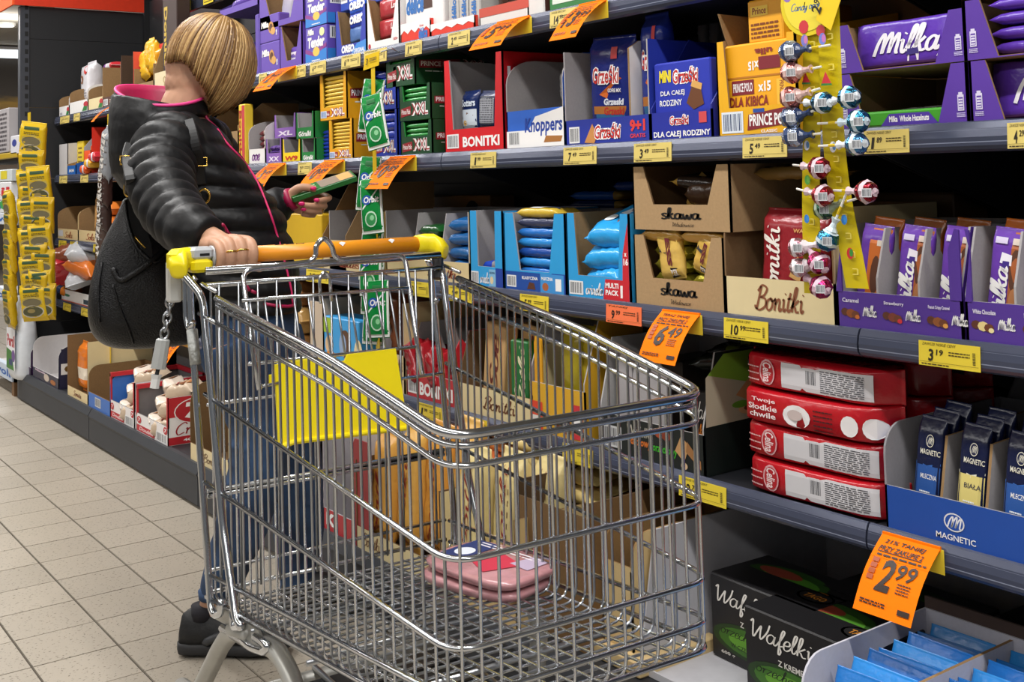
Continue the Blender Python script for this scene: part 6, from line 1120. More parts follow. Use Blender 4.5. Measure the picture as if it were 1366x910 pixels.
for px, ys, dy, nm in cols_:
    for i, py in enumerate(ys):
        p = on_y(px + (1.2 * i if nm != 'left' else -.3 * i) * .5, py, YS + dy - .012)
        pack('seed_bag', ROW[min(i, 9)] + (' yellow bag from the top of the ' if i < 10 else ' yellow bag at the bottom of the ') .replace(' yellow', ' yellow') + nm + ' column hanging by the black post' if i < 10 else 'lowest yellow bag of the front column hanging by the black post', 'snack', (p.x, p.y, p.z - .08), .185 if i else .21, .145 if nm == 'front' else .12, .04, ('#cfac18', '#c4a012')[i % 2], 'up', rot=(.12, (-.06, .05)[i % 2] + (.2 if i == 0 and nm == 'front' else 0), {'front': .75, 'left': .1, 'right': .95}[nm]), pr=seed, wob=.08, q=.36, group='yellow bags on the strip by the post')
# detergents beyond the post
XD0 = -7.75
t = thing('detergent_shelf', 'dark shelf with detergents beyond the post at the left edge', 'shelving', (XD0, 1.5, 0))
for z in (.10, .55, .98, 1.33):
    m = MB(); m.box((0, 0, z - .03), (.86, .5, z), WHITEB if z < 1.3 else SHELFM); m.build('shelf_board', t)
m = MB(); m.box((0, .5, 0), (.86, .52, 2.1), BLACKM); m.build('back_panel', t)
m = MB(); m.box((.80, -.02, 0), (.86, .5, .10), mat('#7a5a3a', .6)); m.build('wooden_leg', t); m = MB(); m.box((0, -.02, .075), (.86, .0, .10), mat('#8a5a30', .6)); m.build('wooden_edge', t)
def dz(name, label, px0, px1, py0, py1, col, txt=None, tc='#1f5fb0', sp=None):
    y = 1.47; x0, x1 = sx(px0, y, 1), sx(px1, y, 1); z0, z1 = sz(x0, y, py1), sz(x0, y, py0)
    c = carton(name, label, 'detergent', 0, 0, 0, 0, col, whl=(x0, x1 - x0, z1 - z0), depth=.03 if name == 'tray_front' else .12, loc=(x0, y, z0)); 
    if txt: c.F.text(c.mb, txt, .1, .25, .95, .75, tc, .03)
    if sp: sp(c.F, c.mb)
    return fin(c)
dz('tray_front', 'white tray front with blue letters, upper one at the left edge', -14, 20, 283, 298, '#d4dbe6', 'rwoll'); dz('tray_front', 'white tray front with blue letters, middle one at the left edge', -14, 9, 379, 396, '#d4dbe6', 'rwoll'); dz('tray_front', 'white tray front with blue letters, lowest one at the left edge', -14, 16, 474, 493, '#c9d6e6', 'rwoll')
dz('detergent_pack', 'white pack with red letters at the left edge', -12, 14, 244, 268, '#e4e4e6', 'sil', '#c8222e'); dz('detergent_pack', 'green and blue pack below the red lettered pack', -12, 15, 266, 283, '#dfe4e6', None, sp=lambda F, m: (F.oval(m, .7, .6, .3, .35, '#3a9a4a'), F.oval(m, .3, .4, .2, .3, '#2a5ab0')))
dz('detergent_pack', 'pale pack with yellow label in the upper left edge row', -12, 15, 228, 243, '#cfd6d8', None, sp=lambda F, m: F.rect(m, .5, .2, .8, .9, '#d8c82a')); dz('detergent_pack', 'small white and navy pack on the upper left shelf', 14, 24, 182, 206, '#d6d6dc', None, sp=lambda F, m: F.oval(m, .5, .6, .3, .2, '#2a3a8a'))
dz('detergent_pack', 'stack of grey printed packs on the upper left shelf', -12, 11, 150, 206, '#a9a4a6', None, sp=lambda F, m: F.lines(m, .1, .05, .9, .95, 9, '#4a4448', .5, 5)); dz('tray_front', 'yellow shelf edge at the left, under the grey packs', -12, 22, 207, 214, '#b89a20')
# white bottle
o = thing('detergent_bottle', 'white bottle with red lettering behind the lowest yellow bags', 'detergent', (on_y(17, 472, 1.45).x, 1.50, .12)); m = MB(); rings = []
for z, a, b in ((0, .13, .05), (.03, .15, .06), (.22, .145, .06), (.30, .12, .055), (.36, .06, .04), (.40, .035, .03), (.44, .035, .03)): rings.append([(a * math.copysign(abs(math.cos(2 * math.pi * k / 20)) ** .6, math.cos(2 * math.pi * k / 20)), b * math.copysign(abs(math.sin(2 * math.pi * k / 20)) ** .6, math.sin(2 * math.pi * k / 20)), z) for k in range(20)])
m.loft(rings, mat('#dfe4ea', .35)); m.build('bottle_body', o, True); F = Face((-.08, -.064, .05), (1, 0, 0), (0, 0, 1), .20, .22); m = MB(); F.rect(m, 0, 0, 1, 1, '#e9e9ec'); F.text(m, 'Persil', .08, .55, .95, .85, '#b02030', .04); F.shape(m, [(0, 0), (.9, 0), (.6, .45), (0, .5)], '#3a7a2a'); F.oval(m, .8, .35, .2, .15, '#6a4a8a'); F.rect(m, .3, .1, .7, .25, '#2a3f6a'); m.build('printed_label', o)

# ================================================================== SHOPPING CART
C0 = Vector((-2.203, 1.054, 0)); PHI = -0.048
CU = Vector((math.cos(PHI), math.sin(PHI), 0)); CV = Vector((-math.sin(PHI), math.cos(PHI), 0))
def cl(p): q = Vector(p) - C0; return Vector((q.dot(CU), q.dot(CV), q.z))
def cw(u, v, z): return C0 + CU * u + CV * v + Vector((0, 0, z))
def cu(px, py, u):                         # pixel on the cart plane u = const
    d = ray(px, py); t = (u - (CAMO - C0).dot(CU)) / d.dot(CU); return cl(CAMO + d * t)
def cv(px, py, v):
    d = ray(px, py); t = (v - (CAMO - C0).dot(CV)) / d.dot(CV); return cl(CAMO + d * t)
cart = thing('shopping_cart', 'chrome wire shopping cart with orange handle and yellow seat plate', 'shopping cart', C0, PHI)
WB, WF, UB, UL = .519 / 2, .439 / 2, .085, .950
def hw(u): return WB + (WF - WB) * (u - UB) / (UL - UB)
RZ = [(.950, .819), (.904, .779), (.757, .662), (.594, .551), (.428, .492), (.385, .454)]
def rz_(k, u): a, b = RZ[k]; return a + (b - a) * (u - UB) / (UL - UB)
def ring(k, r, u0=.155, dz=0.0, dw=0.0, name='basket_ring', fr=.045):
    P = [(u0, -hw(u0) - dw, rz_(k, u0) + dz)]
    if k < 2: P += [(.62, -hw(.62) - dw, rz_(k, .62) + dz + .012), (.80, -hw(.8) - dw, rz_(k, .80) + dz + .006)]
    P += [(UL + dw, -WF - dw, rz_(k, UL) + dz), (UL + dw, WF + dw, rz_(k, UL) + dz)]
    if k < 2: P += [(.80, hw(.8) + dw, rz_(k, .80) + dz + .006), (.62, hw(.62) + dw, rz_(k, .62) + dz + .012)]
    P += [(u0, hw(u0) + dw, rz_(k, u0) + dz)]
    m = MB(); m.tube(fillet(P, fr, 6), r, CHROME, 8); m.build(name, cart, True)
ring(0, .0066, name='top_rail'); ring(0, .0045, dz=-.0145, dw=-.001, name='lower_top_rail')
ring(1, .0042)
for k in (2, 3, 4, 5): ring(k, .0042, u0=.09)
# wires: U-shaped across the basket, L-shaped down the front and along the bottom
def bz(u): return rz_(5, u) - .012
N = 30
for i in range(N):
    u = .115 + i * (UL - .125 - .015) / (N - 1); h = hw(u) - .004; zt = rz_(0, u) + (.010 if .3 < u < .85 else .004)
    P = fillet([(u, -h, zt), (u, -h + .004, bz(u)), (u, h - .004, bz(u)), (u, h, zt)], .028, 4)
    m = MB(); m.tube(P, .0024, STEEL if i % 2 else CHROME, 6, cap=False); m.build('side_wire', cart, True)
for i in range(15):
    v = -WF + .016 + i * (2 * WF - .032) / 14
    P = fillet([(UL - .005, v, RZ[0][1]), (UL - .005, v, bz(UL) + .004), (UB + .03, v * WB / WF, bz(UB) + .004)], .03, 4)
    m = MB(); m.tube(P, .0024, CHROME, 6, cap=False); m.build('front_wire', cart, True)
for u in (.30, .52, .74):
    m = MB(); m.tube([(u, -hw(u), bz(u) - .006), (u, hw(u), bz(u) - .006)], .005, STEEL, 8); m.build('bottom_bar', cart, True)
# rear wall
for z, r in ((.985, .0075), (.958, .0050), (.735, .0035), (.575, .0045), (.566, .0045), (.430, .0035), (.39, .0045)):
    m = MB(); h = WB - .006; m.tube([(UB + .0, -h, z), (UB + .0, h, z)], r, CHROME, 8); m.build('rear_bar', cart, True)
for i in range(13):
    v = -WB + .03 + i * (2 * WB - .06) / 12; m = MB(); m.tube([(UB + .004, v, .958), (UB + .004, v, .385)], .0024, STEEL, 6); m.build('rear_wire', cart, True)
# side posts, mirrored
for s in (1, -1):
    mir = lambda P: [Vector((p[0], p[1] * s, p[2])) for p in P]
    A = [cv(253, 378, -.265), cv(256, 440, -.265), cv(262, 530, -.265), cv(275, 720, -.262), cv(281, 810, -.26), cv(287, 822, -.26), cv(295, 818, -.26), cv(296, 800, -.26)]
    m = MB(); m.tube(fillet(mir([A[0] + Vector((.006, .01, .012))] + A), .012, 3), .0068, CHROME, 10); m.build('rear_post', cart, True)
    Bp = [Vector((.012, -.285, .992)), Vector((.055, -.272, .962)), cv(270, 395, -.260), cv(280, 500, -.258), cv(297, 700, -.257), cv(313, 815, -.256), cv(317, 830, -.256), cv(323, 836, -.256), cv(312, 838, -.25), cv(311, 812, -.25)]
    m = MB(); m.tube(fillet(mir(Bp), .02, 3), .0075, CHROME, 10); m.build('front_post', cart, True)
    J = [Vector((.004, -.283, .985)), cv(247, 372, -.27), cv(248, 425, -.27), cv(252, 440, -.268), cv(258, 430, -.266)]
    m = MB(); m.tube(fillet(mir(J), .015, 3), .0058, CHROME, 8); m.build('seat_hook', cart, True)
    m = MB(); a, b = (.07, -.262 * s, .905), (.16, -.256 * s, .893); m.tube([a, b], .004, CHROME, 8); m.build('post_link', cart, True)
    m = MB(); m.tube([Vector((.09, -.262 * s, .962)), Vector((.16, -.258 * s, .952))], .004, CHROME, 8); m.build('post_link', cart, True)
m = MB(); a, b = cv(256, 440, -.265), cv(261, 486, -.265); m.tube([a, a * .5 + b * .5, b], .0105, mat('#a9aba8', .6, .2, .25, 90, .6), 10); m.build('rubber_sleeve', cart, True)
# handle with caps and coin lock
ORG = mat('#e8941c', .35, 0, .04, 20); CYL = mat('#ecd70e', .35, 0, .03, 20); LGREY = mat('#b4b7ba', .4, .1, .04)
ZH = 1.006
m = MB(); m.tube([(0, -.208, ZH), (0, .245, ZH)], .0165, ORG, 16); hd = m.build('handle_bar', cart, True)
for v in (-.075, -.052, -.03):
    m = MB(); m.tube([(.004 + .0 * k, v + .009 * math.cos(k / 8 * math.pi), ZH + .0168 - .006 * math.sin(k / 8 * math.pi) * .2) for k in range(9)], .0009, DARK, 5); m.build('dark_mark', hd)
for v in (.06, .175):
    m = MB(); P = [(.010, v, ZH + .0152), (.013, v - .008, ZH + .0130), (.0166, v, ZH + .006), (.013, v + .008, ZH + .0130)]; m.poly([(p[0], p[1], p[2]) for p in P], mat('#e8e6e2', .5)); m.poly([(p[0], p[1], p[2]) for p in P[::-1]], mat('#e8e6e2', .5)); m.build('white_mark', hd)
m = MB(); m.tube([(0, -.206, ZH), (0, -.217, ZH)], .022, LGREY, 14); m.build('grey_sleeve', cart, True)
m = MB(); m.bbox((-.022, -.262, ZH - .004), (.024, -.216, ZH + .021), LGREY, .006); lk = m.build('coin_lock', cart)
m = MB(); m.bbox((-.018, -.262, ZH - .028), (.026, -.219, ZH - .002), CYL, .006); m.build('yellow_cover', lk)
m = MB(); m.box((.0238, -.245, ZH + .004), (.0246, -.226, ZH + .009), BLACKM); m.build('coin_slot', lk)
def cap(s):
    m = MB(); rings = []
    for (u, v, z, r, q) in ((0, .242, ZH, .0185, 0), (0, .262, ZH + .001, .0205, 0), (.010, .279, ZH - .001, .022, .35), (.026, .288, ZH - .010, .021, .8), (.040, .292, ZH - .020, .016, 1.0), (.041, .2925, ZH - .0205, .010, 1.0)):
        n = Vector((math.sin(q), math.cos(q), -.25 * q)).normalized(); a = n.orthogonal().normalized(); a = (Vector((0, 0, 1)) - n * n.z).normalized(); b = n.cross(a)
        rr = []
        for k in range(16):
            t = 2 * math.pi * k / 16; ca, sa = math.copysign(abs(math.cos(t)) ** .7, math.cos(t)), math.copysign(abs(math.sin(t)) ** .7, math.sin(t))
            p = Vector((u, v, z)) + a * ca * r + b * sa * r; rr.append((p.x, p.y * s, p.z))
        rings.append(rr if s > 0 else rr)
    m.loft(rings, CYL); m.build('handle_cap', cart, True)
cap(1); cap(-1)
m = MB(); m.bbox((-.014, -.302, ZH - .026), (.030, -.264, ZH + .020), CYL, .010); m.build('handle_cap', cart)
m = MB(); m.tube([cu(584, 345, .06), cu(584, 372, .075)], [.013, .010], BLACKM, 10); m.build('black_joint', cart)
# coin chain and key
m = MB(); k0 = cu(232, 372, -.01); m.bbox((k0.x - .010, k0.y - .014, k0.z - .045), (k0.x + .012, k0.y + .014, k0.z + .035), mat('#c6c6c2', .5), .004); m.build('key_holder', cart)
pts = [cu(px, py, -.02) for px, py in ((227, 397), (226, 408), (224, 419), (222, 430), (220, 440), (219, 450))]
for i in range(len(pts) - 1):
    a, b = pts[i], pts[i + 1]; c = (a + b) / 2; d = (b - a); L = d.length * .72; d.normalize(); sd = Vector((1, 0, 0)) if i % 2 else Vector((0, 1, 0)); sd = (sd - d * sd.dot(d)).normalized()
    m = MB(); m.tube([c + d * L * math.cos(t) + sd * .0075 * math.sin(t) for t in [2 * math.pi * k / 14 for k in range(14)]], .0024, STEEL, 6, closed=True); m.build('chain_link', cart, True)
m = MB(); a, b, c_, d_ = (cu(px, py, -.02) for px, py in ((218, 452), (211, 492), (209, 500), (206, 518))); m.tube([a, a + (b - a) * .05, b], [.010, .0135, .0145], mat('#9fa19f', .5), 10); m.tube([b, c_], .004, DARK, 8); m.tube([c_, c_ + (d_ - c_) * .3, d_], [.011, .009, .009], mat('#d2d2d0', .5), 8); m.build('chain_key', cart)
# folding child seat with the yellow plate
seat = [cu(346, 520, .215), cu(333, 440, .165), cu(323, 361, .125), cu(414, 349, .125), cu(421, 342, .125), cu(421, 328, .125), cu(432, 316, .125), cu(443, 328, .125), cu(446, 342, .125), cu(455, 347, .125), cu(540, 340, .125), cu(551, 420, .165), cu(563, 500, .215)]
m = MB(); m.tube(fillet(seat, .022, 4), .0052, CHROME, 8); m.build('seat_frame', cart, True)
for (a, b) in (((323, 401, .15), (545, 384, .15)), ((330, 486, .19), (560, 462, .19)), ((345, 516, .205), (372, 511, .205)), ((424, 540, .2), (455, 533, .2))):
    m = MB(); m.tube([cu(*a), cu(*b)], .0035, CHROME, 8); m.build('seat_bar', cart, True)
for i in range(12):
    f = (i + .5) / 12; a = cu(323, 401, .15).lerp(cu(545, 384, .15), f); b = cu(334, 486, .19).lerp(cu(558, 462, .19), f)
    m = MB(); m.tube([a, b], .0023, STEEL, 6); m.build('seat_wire', cart, True)
hk = [cu(428, 405, .14), cu(426, 372, .135), cu(432, 362, .135), cu(440, 368, .135), cu(442, 402, .14)]
m = MB(); m.tube(fillet(hk, .01, 3), .0035, CHROME, 8); m.build('seat_loop', cart, True)
YP = [cu(367, 487, .20), cu(372, 597, .225), cu(380, 600, .225), cu(392, 592, .225), cu(545, 573, .225), cu(541, 545, .22), cu(528, 465, .195), cu(464, 473, .197), cu(460, 482, .199), cu(436, 483, .199), cu(434, 475, .197)]
m = MB(); m.plate([YP[0], YP[1], YP[3], YP[4], YP[6], YP[7], YP[10]], (-.006, 0, 0), CYL) if False else None
def quad(*i): m.plate([YP[k] for k in i], (-.006, 0, 0), CYL)
mid = YP[0].lerp(YP[1], .18); midr = YP[6].lerp(YP[4], .12)
pl, pr_ = YP[9], YP[8]
for q in ([YP[0], mid, pl, YP[10]], [pr_, midr, YP[6], YP[7]], [mid, YP[1], YP[3], pl], [pl, YP[3], YP[4], midr], [pl, midr, pr_]): m.plate(q, (-.006, 0, 0), CYL)
yp = m.build('seat_plate', cart)
m = MB(); a, b = YP[3] + Vector((.003, 0, .004)), YP[4] + Vector((.003, 0, .004)); m.tube([YP[1] + Vector((.003, 0, 0)), a, b], .005, CYL, 8); m.build('plate_rim', yp)
m = MB(); m.tube([cu(362, 500, .2), cu(362, 514, .2)], .005, CYL, 8); m.build('plate_pin', yp)
# chassis
CH_ = mat('#a5a49e', .38, .35, .08, 40); CHD = mat('#8d8c86', .5, .2, .1, 30)
for s in (1, -1):
    mir = lambda P: [Vector((p[0], p[1] * s, p[2])) for p in P]
    m = MB(); P = [cv(288, 805, -.245), cv(316, 822, -.245), cv(345, 842, -.245), cv(352, 862, -.245), cv(330, 856, -.245), cv(309, 838, -.245), cv(287, 826, -.245)]
    m.plate(mir(P), (0, .004 * s, 0), CH_); m.build('corner_plate', cart)
    g = [cv(296, 838, -.25), cv(336, 864, -.25), cv(352, 870, -.25), cv(358, 862, -.25), cv(340, 850, -.25)]
    m = MB(); m.tube(fillet(mir(g), .01, 3), .007, CHROME, 8); m.build('foot_tube', cart, True)
    leg = [cv(335, 845, -.24), cv(310, 842, -.24), cv(296, 860, -.24), cv(262, 930, -.24)]; lz = leg[-1]
    leg.append(Vector((leg[-1].x - .10, -.24, .14)))
    m = MB(); 
    LP_ = fillet(mir(leg), .05, 5); m.tube(LP_, [.017] * len(LP_), CH_, 10); m.build('leg', cart, True)
    l2 = [cv(330, 850, -.235), cv(372, 868, -.235), cv(395, 915, -.235), Vector((.45, -.225, .17)), Vector((.85, -.20, .17))]
    m = MB(); LP_ = fillet(mir(l2), .05, 5); m.tube(LP_, .016, CH_, 10); m.build('base_tube', cart, True)
    for (u, hgt) in ((lz.x - .10, .14), (.83, .165)):
        v = (-.24 if u < .5 else -.20) * s; m = MB(); m.box((u - .016, v - .022, .06), (u + .016, v - .018, hgt), STEEL); m.box((u - .016, v + .018, .06), (u + .016, v + .022, hgt), STEEL); m.box((u - .018, v - .022, hgt - .01), (u + .018, v + .022, hgt), STEEL); fk = m.build('caster_fork', cart)
        m = MB(); m.tube([(u + .012, v - .014, .055), (u + .012, v + .014, .055)], .055, mat('#1b1b1d', .6), 18); m.build('wheel', fk, True)
        m = MB(); m.tube([(u + .012, v - .0155, .055), (u + .012, v + .0155, .055)], .03, mat('#d8b91a', .5) if (s < 0 and u > .5) else mat('#6a6a68', .5), 14); m.build('wheel_hub', fk, True)
m = MB(); m.tube([(.12, -.23, .20), (.12, .23, .20)], .014, CH_, 10); m.build('cross_tube', cart, True)
m = MB(); m.tube([(.80, -.20, .17), (.80, .20, .17)], .014, CH_, 10); m.build('cross_tube', cart, True)
for i in range(7):
    u = .16 + i * .095; m = MB(); m.box((u, -.20, .205), (u + .078, .20, .212), mat('#151517', .5)); m.build('rack_slat', cart)
for v in (-.19, -.06, .06, .19):
    m = MB(); m.tube([(.12, v, .218), (.82, v, .200)], .006, STEEL, 8); m.build('rack_bar', cart, True)
# shopping in the basket
def meat(k, du, dv, z, rz, lab):
    p = cw(du, dv, z); t = thing('meat_pack', lab, 'meat', p, PHI + rz, group='packs in the cart')
    m = MB(); rings = []
    for zz, a in ((0, .092), (.004, .100), (.012, .105), (.017, .104), (.020, .094)):
        rings.append([(a * 1.15 * math.copysign(abs(math.cos(2 * math.pi * j / 28)) ** .5, math.cos(2 * math.pi * j / 28)), a * .78 * math.copysign(abs(math.sin(2 * math.pi * j / 28)) ** .5, math.sin(2 * math.pi * j / 28)), zz) for j in range(28)])
    m.loft(rings, mat('#b88488', .22, 0, .3, 22, .5, coat=.6)); m.build('wrapped_tray', t, True)
    m = MB(); F = Face((-.10, -.07, .0205), (1, 0, 0), (0, 1, 0), .20, .14); F.rect(m, .0, .15, .3, .95, '#26346a'); F.oval(m, .15, .5, .1, .15, '#dfe4ee'); F.shape(m, [(.38, .3), (.7, .1), (.85, .6), (.5, .75)], '#c8324a'); F.shape(m, [(.72, .55), (.98, .5), (.98, .9), (.78, .95)], '#b9a8c0'); F.lines(m, .1, .8, .9, .95, 2, '#e6dfe4', .4, 5); m.build('printed_label', t)
meat(0, .40, .165, rz_(5, .40) - .004, .3, 'lower clear pack of pink slices lying in the cart'); meat(1, .405, .168, rz_(5, .40) + .018, .2, 'upper clear pack of pink slices with red and blue label in the cart')

# ================================================================== THE WOMAN
BW = Vector((-2.80, 1.10, 0)); EN = Vector((.931, -.366, 0)).normalized(); E1 = Vector((-EN.y, EN.x, 0)); EZ = Vector((0, 0, 1))
def wp(px, py, dep):                       # pixel at a depth towards the viewer, counted from the upright plane through her feet
    d = ray(px, py); t = (dep - (CAMO - BW).dot(EN)) / d.dot(EN); return CAMO + d * t
def pxm(dep): return FPX / ((CAMO - BW).length * 1.0 - dep) * 1.0
def limb(mb, pts, m, n=16, k=6, quilt=0.0, step=.05, flat=1.0, wr=0.0, seed=1):
    """tapered tube through (point, radius); quilt = depth of stitched seams across it"""
    P = [p for p, r in pts]; R = [r for p, r in pts]
    C = smooth_path(P, k); RR = []
    for i in range(len(P) - 1):
        for j in range(k): t = j / k; t = t * t * (3 - 2 * t); RR.append(R[i] * (1 - t) + R[i + 1] * t)
    RR.append(R[-1])
    if quilt:
        L = 0; out = []; D, Q = [C[0]], [RR[0]]
        for i in range(1, len(C)):                         # resample finely so that the seams show
            seg = (C[i] - C[i - 1]).length; q = max(1, int(seg / .0055))
            for j in range(1, q + 1): D.append(C[i - 1].lerp(C[i], j / q)); Q.append(RR[i - 1] + (RR[i] - RR[i - 1]) * j / q)
        L = 0; C = D; R2 = []
        for i in range(len(C)):
            if i: L += (C[i] - C[i - 1]).length
            ph = abs(math.sin(math.pi * L / step)); R2.append(Q[i] * (1 + quilt * (ph ** .35 - .82)))
        RR = R2
    mb.tube(C, RR, m, n)
def solid(mb, name, parent, voxel, smooth=4, mats=None, disp=None):
    o = mb.build(name, parent, True)
    r = o.modifiers.new('r', 'REMESH'); r.mode = 'VOXEL'; r.voxel_size = voxel
    s = o.modifiers.new('s', 'SMOOTH'); s.factor = .5; s.iterations = smooth
    if disp:
        tx = bpy.data.textures.new('clouds', 'CLOUDS'); tx.noise_scale = disp[1]
        d = o.modifiers.new('d', 'DISPLACE'); d.texture = tx; d.strength = disp[0]; d.mid_level = .5
    dg = bpy.context.evaluated_depsgraph_get(); me = bpy.data.meshes.new_from_object(o.evaluated_get(dg)); me.name = name
    old = o.data; o.modifiers.clear(); o.data = me; bpy.data.meshes.remove(old)
    me.polygons.foreach_set('use_smooth', [True] * len(me.polygons))
    me.materials.clear()
    for m in (mats or mb.ms): me.materials.append(m)
    me.polygons.foreach_set('material_index', [0] * len(me.polygons))
    return o
woman = thing('person', 'woman in black quilted jacket and jeans, pushing the cart and looking down', 'person', BW)
WI = Matrix.Translation(-BW)
def fix(o): 
    o.matrix_parent_inverse = WI; return o
SKIN = mat('#b98c70', .55, 0, .07, 60, .05)
JACK = mat('#0c0c0e', .50, 0, .10, 60, .10)
JACK.node_tree.nodes['Principled BSDF'].inputs['Specular IOR Level'].default_value = .28
PINK = mat('#9c0f43', .5, 0, .04, 40)
def jeans_mat():
    M = bpy.data.materials.new('denim'); M.use_nodes = True; nt = M.node_tree; b = nt.nodes['Principled BSDF']; b.inputs['Roughness'].default_value = .85
    tc = nt.nodes.new('ShaderNodeTexCoord'); n = nt.nodes.new('ShaderNodeTexNoise'); n.inputs['Scale'].default_value = 9; n.inputs['Detail'].default_value = 6; nt.links.new(tc.outputs['Object'], n.inputs[0])
    w = nt.nodes.new('ShaderNodeTexWave'); w.inputs['Scale'].default_value = 220; w.bands_direction = 'DIAGONAL'; nt.links.new(tc.outputs['Object'], w.inputs[0])
    r = nt.nodes.new('ShaderNodeValToRGB'); e = r.color_ramp.elements; e[0].position = .35; e[0].color = (*hexc('#1b2b44'), 1); e[1].position = .7; e[1].color = (*hexc('#35547c'), 1)
    nt.links.new(n.outputs['Fac'], r.inputs[0]); nt.links.new(r.outputs[0], b.inputs['Base Color'])
    bp = nt.nodes.new('ShaderNodeBump'); bp.inputs['Strength'].default_value = .15; nt.links.new(w.outputs['Fac'], bp.inputs['Height']); nt.links.new(bp.outputs[0], b.inputs['Normal']); return M
DENIM = jeans_mat()

# ---- frames of the head
HC = wp(272, 86, 0)
HF = (E1 * .62 + EN * .08 - EZ * .78).normalized(); HS = (EN - HF * EN.dot(HF)).normalized(); HU = HS.cross(HF).normalized()
if HU.z < 0: HU = -HU
def hp(f, u, s): return HC + HF * f + HU * u + HS * s
WR = cw(-.080, -.190, 1.036)               # right wrist, behind the handle
# ---- body: one continuous skin surface
b = MB()
def blob(c, rf, ru, rs, nu=20, nv=14):
    rings = []
    for i in range(nv + 1):
        a = math.pi * i / nv; q = max(math.sin(a), .03)
        rings.append([tuple(c + HF * (rf * q * math.cos(2 * math.pi * j / nu)) + HS * (rs * q * math.sin(2 * math.pi * j / nu)) - HU * (ru * math.cos(a))) for j in range(nu)])
    b.loft(rings, SKIN)
blob(hp(-.012, .018, 0), .096, .098, .076); blob(hp(.020, -.040, 0), .072, .080, .062); blob(hp(.050, -.094, 0), .034, .028, .036)
blob(hp(.078, -.035, 0), .022, .035, .050); blob(hp(.085, .028, 0), .012, .012, .052)
limb(b, [(hp(.088, .005, 0), .009), (hp(.100, -.022, 0), .011), (hp(.112, -.038, 0), .0145), (hp(.092, -.048, 0), .010)], SKIN, 10, 4)       # nose
for s in (1, -1):
    limb(b, [(hp(-.005, .012, .074 * s), .010), (hp(-.014, -.004, .082 * s), .013), (hp(-.006, -.030, .076 * s), .008)], SKIN, 8, 3)        # ears
    blob(hp(.064, -.030, .038 * s), .024, .024, .022)
limb(b, [(hp(.086, -.064, -.022), .007), (hp(.095, -.062, 0), .009), (hp(.086, -.064, .022), .007)], SKIN, 8, 4); limb(b, [(hp(.080, -.076, -.018), .007), (hp(.089, -.075, 0), .009), (hp(.080, -.076, .018), .007)], SKIN, 8, 4)
limb(b, [(hp(-.030, -.02, 0), .062), (wp(256, 122, 0), .060), (wp(247, 145, 0), .062), (wp(240, 175, .0), .075)], SKIN, 18)
limb(b, [(wp(246, 185, 0), .075), (wp(268, 240, 0), .10), (wp(296, 300, 0), .105), (wp(318, 360, 0), .10), (wp(330, 420, 0), .095), (wp(332, 455, 0), .11)], SKIN, 18)
SHN, ELN = wp(226, 196, .14), wp(226, 277, .365)
limb(b, [(wp(240, 190, .04), .06), (SHN, .052), (SHN.lerp(ELN, .5), .046), (ELN, .040), (ELN.lerp(WR, .4), .040), (WR, .027)], SKIN, 14)
SHF, ELF, WRF = wp(272, 196, -.16), wp(322, 296, -.25), wp(390, 265, -.22)
limb(b, [(wp(256, 190, -.05), .06), (SHF, .05), (SHF.lerp(ELF, .5), .045), (ELF, .04), (ELF.lerp(WRF, .5), .035), (WRF, .025)], SKIN, 14)
# right hand closed over the handle
V0 = [(-.139, .0098), (-.1615, .0102), (-.184, .0100), (-.2045, .0088)]
for i, (v, r) in enumerate(V0):
    dz = (-.001, .002, .001, -.003)[i]; rad = .0165
    kn = cw(-.022, v * .96 - .006, ZH + .028 + dz); p1 = cw(.013, v, ZH + .025 + dz); p2 = cw(.0285, v, ZH + .006); p3 = cw(.0235, v - .001, ZH - .017); p4 = cw(.006, v - .002, ZH - .026)
    limb(b, [(cw(-.060, v * .75 - .046, ZH + .030), r * 1.05), (kn, r * 1.22), (p1, r * 1.08), (p2, r * 1.10), (p3, r * .98), (p4, r * .86)], SKIN, 12, 4)
limb(b, [(WR, .026), (cw(-.060, -.186, ZH + .026), .026), (cw(-.030, -.178, ZH + .022), .020)], SKIN, 14, 5); limb(b, [(cw(-.064, -.205, ZH + .022), .018), (cw(-.030, -.200, ZH + .020), .016)], SKIN, 12, 4); limb(b, [(cw(-.064, -.165, ZH + .022), .018), (cw(-.030, -.152, ZH + .020), .016)], SKIN, 12, 4)
limb(b, [(cw(-.058, -.160, ZH + .022), .018), (cw(-.034, -.134, ZH + .002), .0145), (cw(-.014, -.122, ZH - .020), .0115), (cw(.012, -.121, ZH - .027), .0095), (cw(.022, -.122, ZH - .025), .007)], SKIN, 12, 5)
# left hand holding the green bar
FG = [[(392, 261, -.25, .012), (404, 259, -.27, .0105), (430, 261, -.272, .0095), (439, 264, -.235, .009), (431, 267, -.195, .0085), (421, 268, -.178, .007)],
      [(391, 267, -.25, .012), (402, 268, -.27, .0105), (426, 272, -.262, .0098), (433, 275, -.225, .009), (420, 275, -.180, .0088), (401, 273, -.168, .0072)],
      [(390, 273, -.245, .012), (400, 275, -.262, .0105), (422, 280, -.255, .0095), (428, 282, -.22, .009), (418, 282, -.185, .0085), (404, 280, -.174, .007)],
      [(389, 278, -.24, .011), (398, 281, -.25, .009), (413, 286, -.245, .0085), (418, 287, -.215, .008), (411, 287, -.19, .0075), (402, 286, -.182, .006)]]
for F_ in FG: limb(b, [(wp(x, y, d), r) for x, y, d, r in F_], SKIN, 12, 4)
limb(b, [(WRF, .025), (wp(392, 268, -.24), .028), (wp(400, 272, -.25), .022)], SKIN, 14, 4)
limb(b, [(wp(388, 261, -.215), .016), (wp(397, 252, -.20), .0125), (wp(408, 250, -.195), .0112), (wp(422, 253, -.193), .0085)], SKIN, 12, 4)
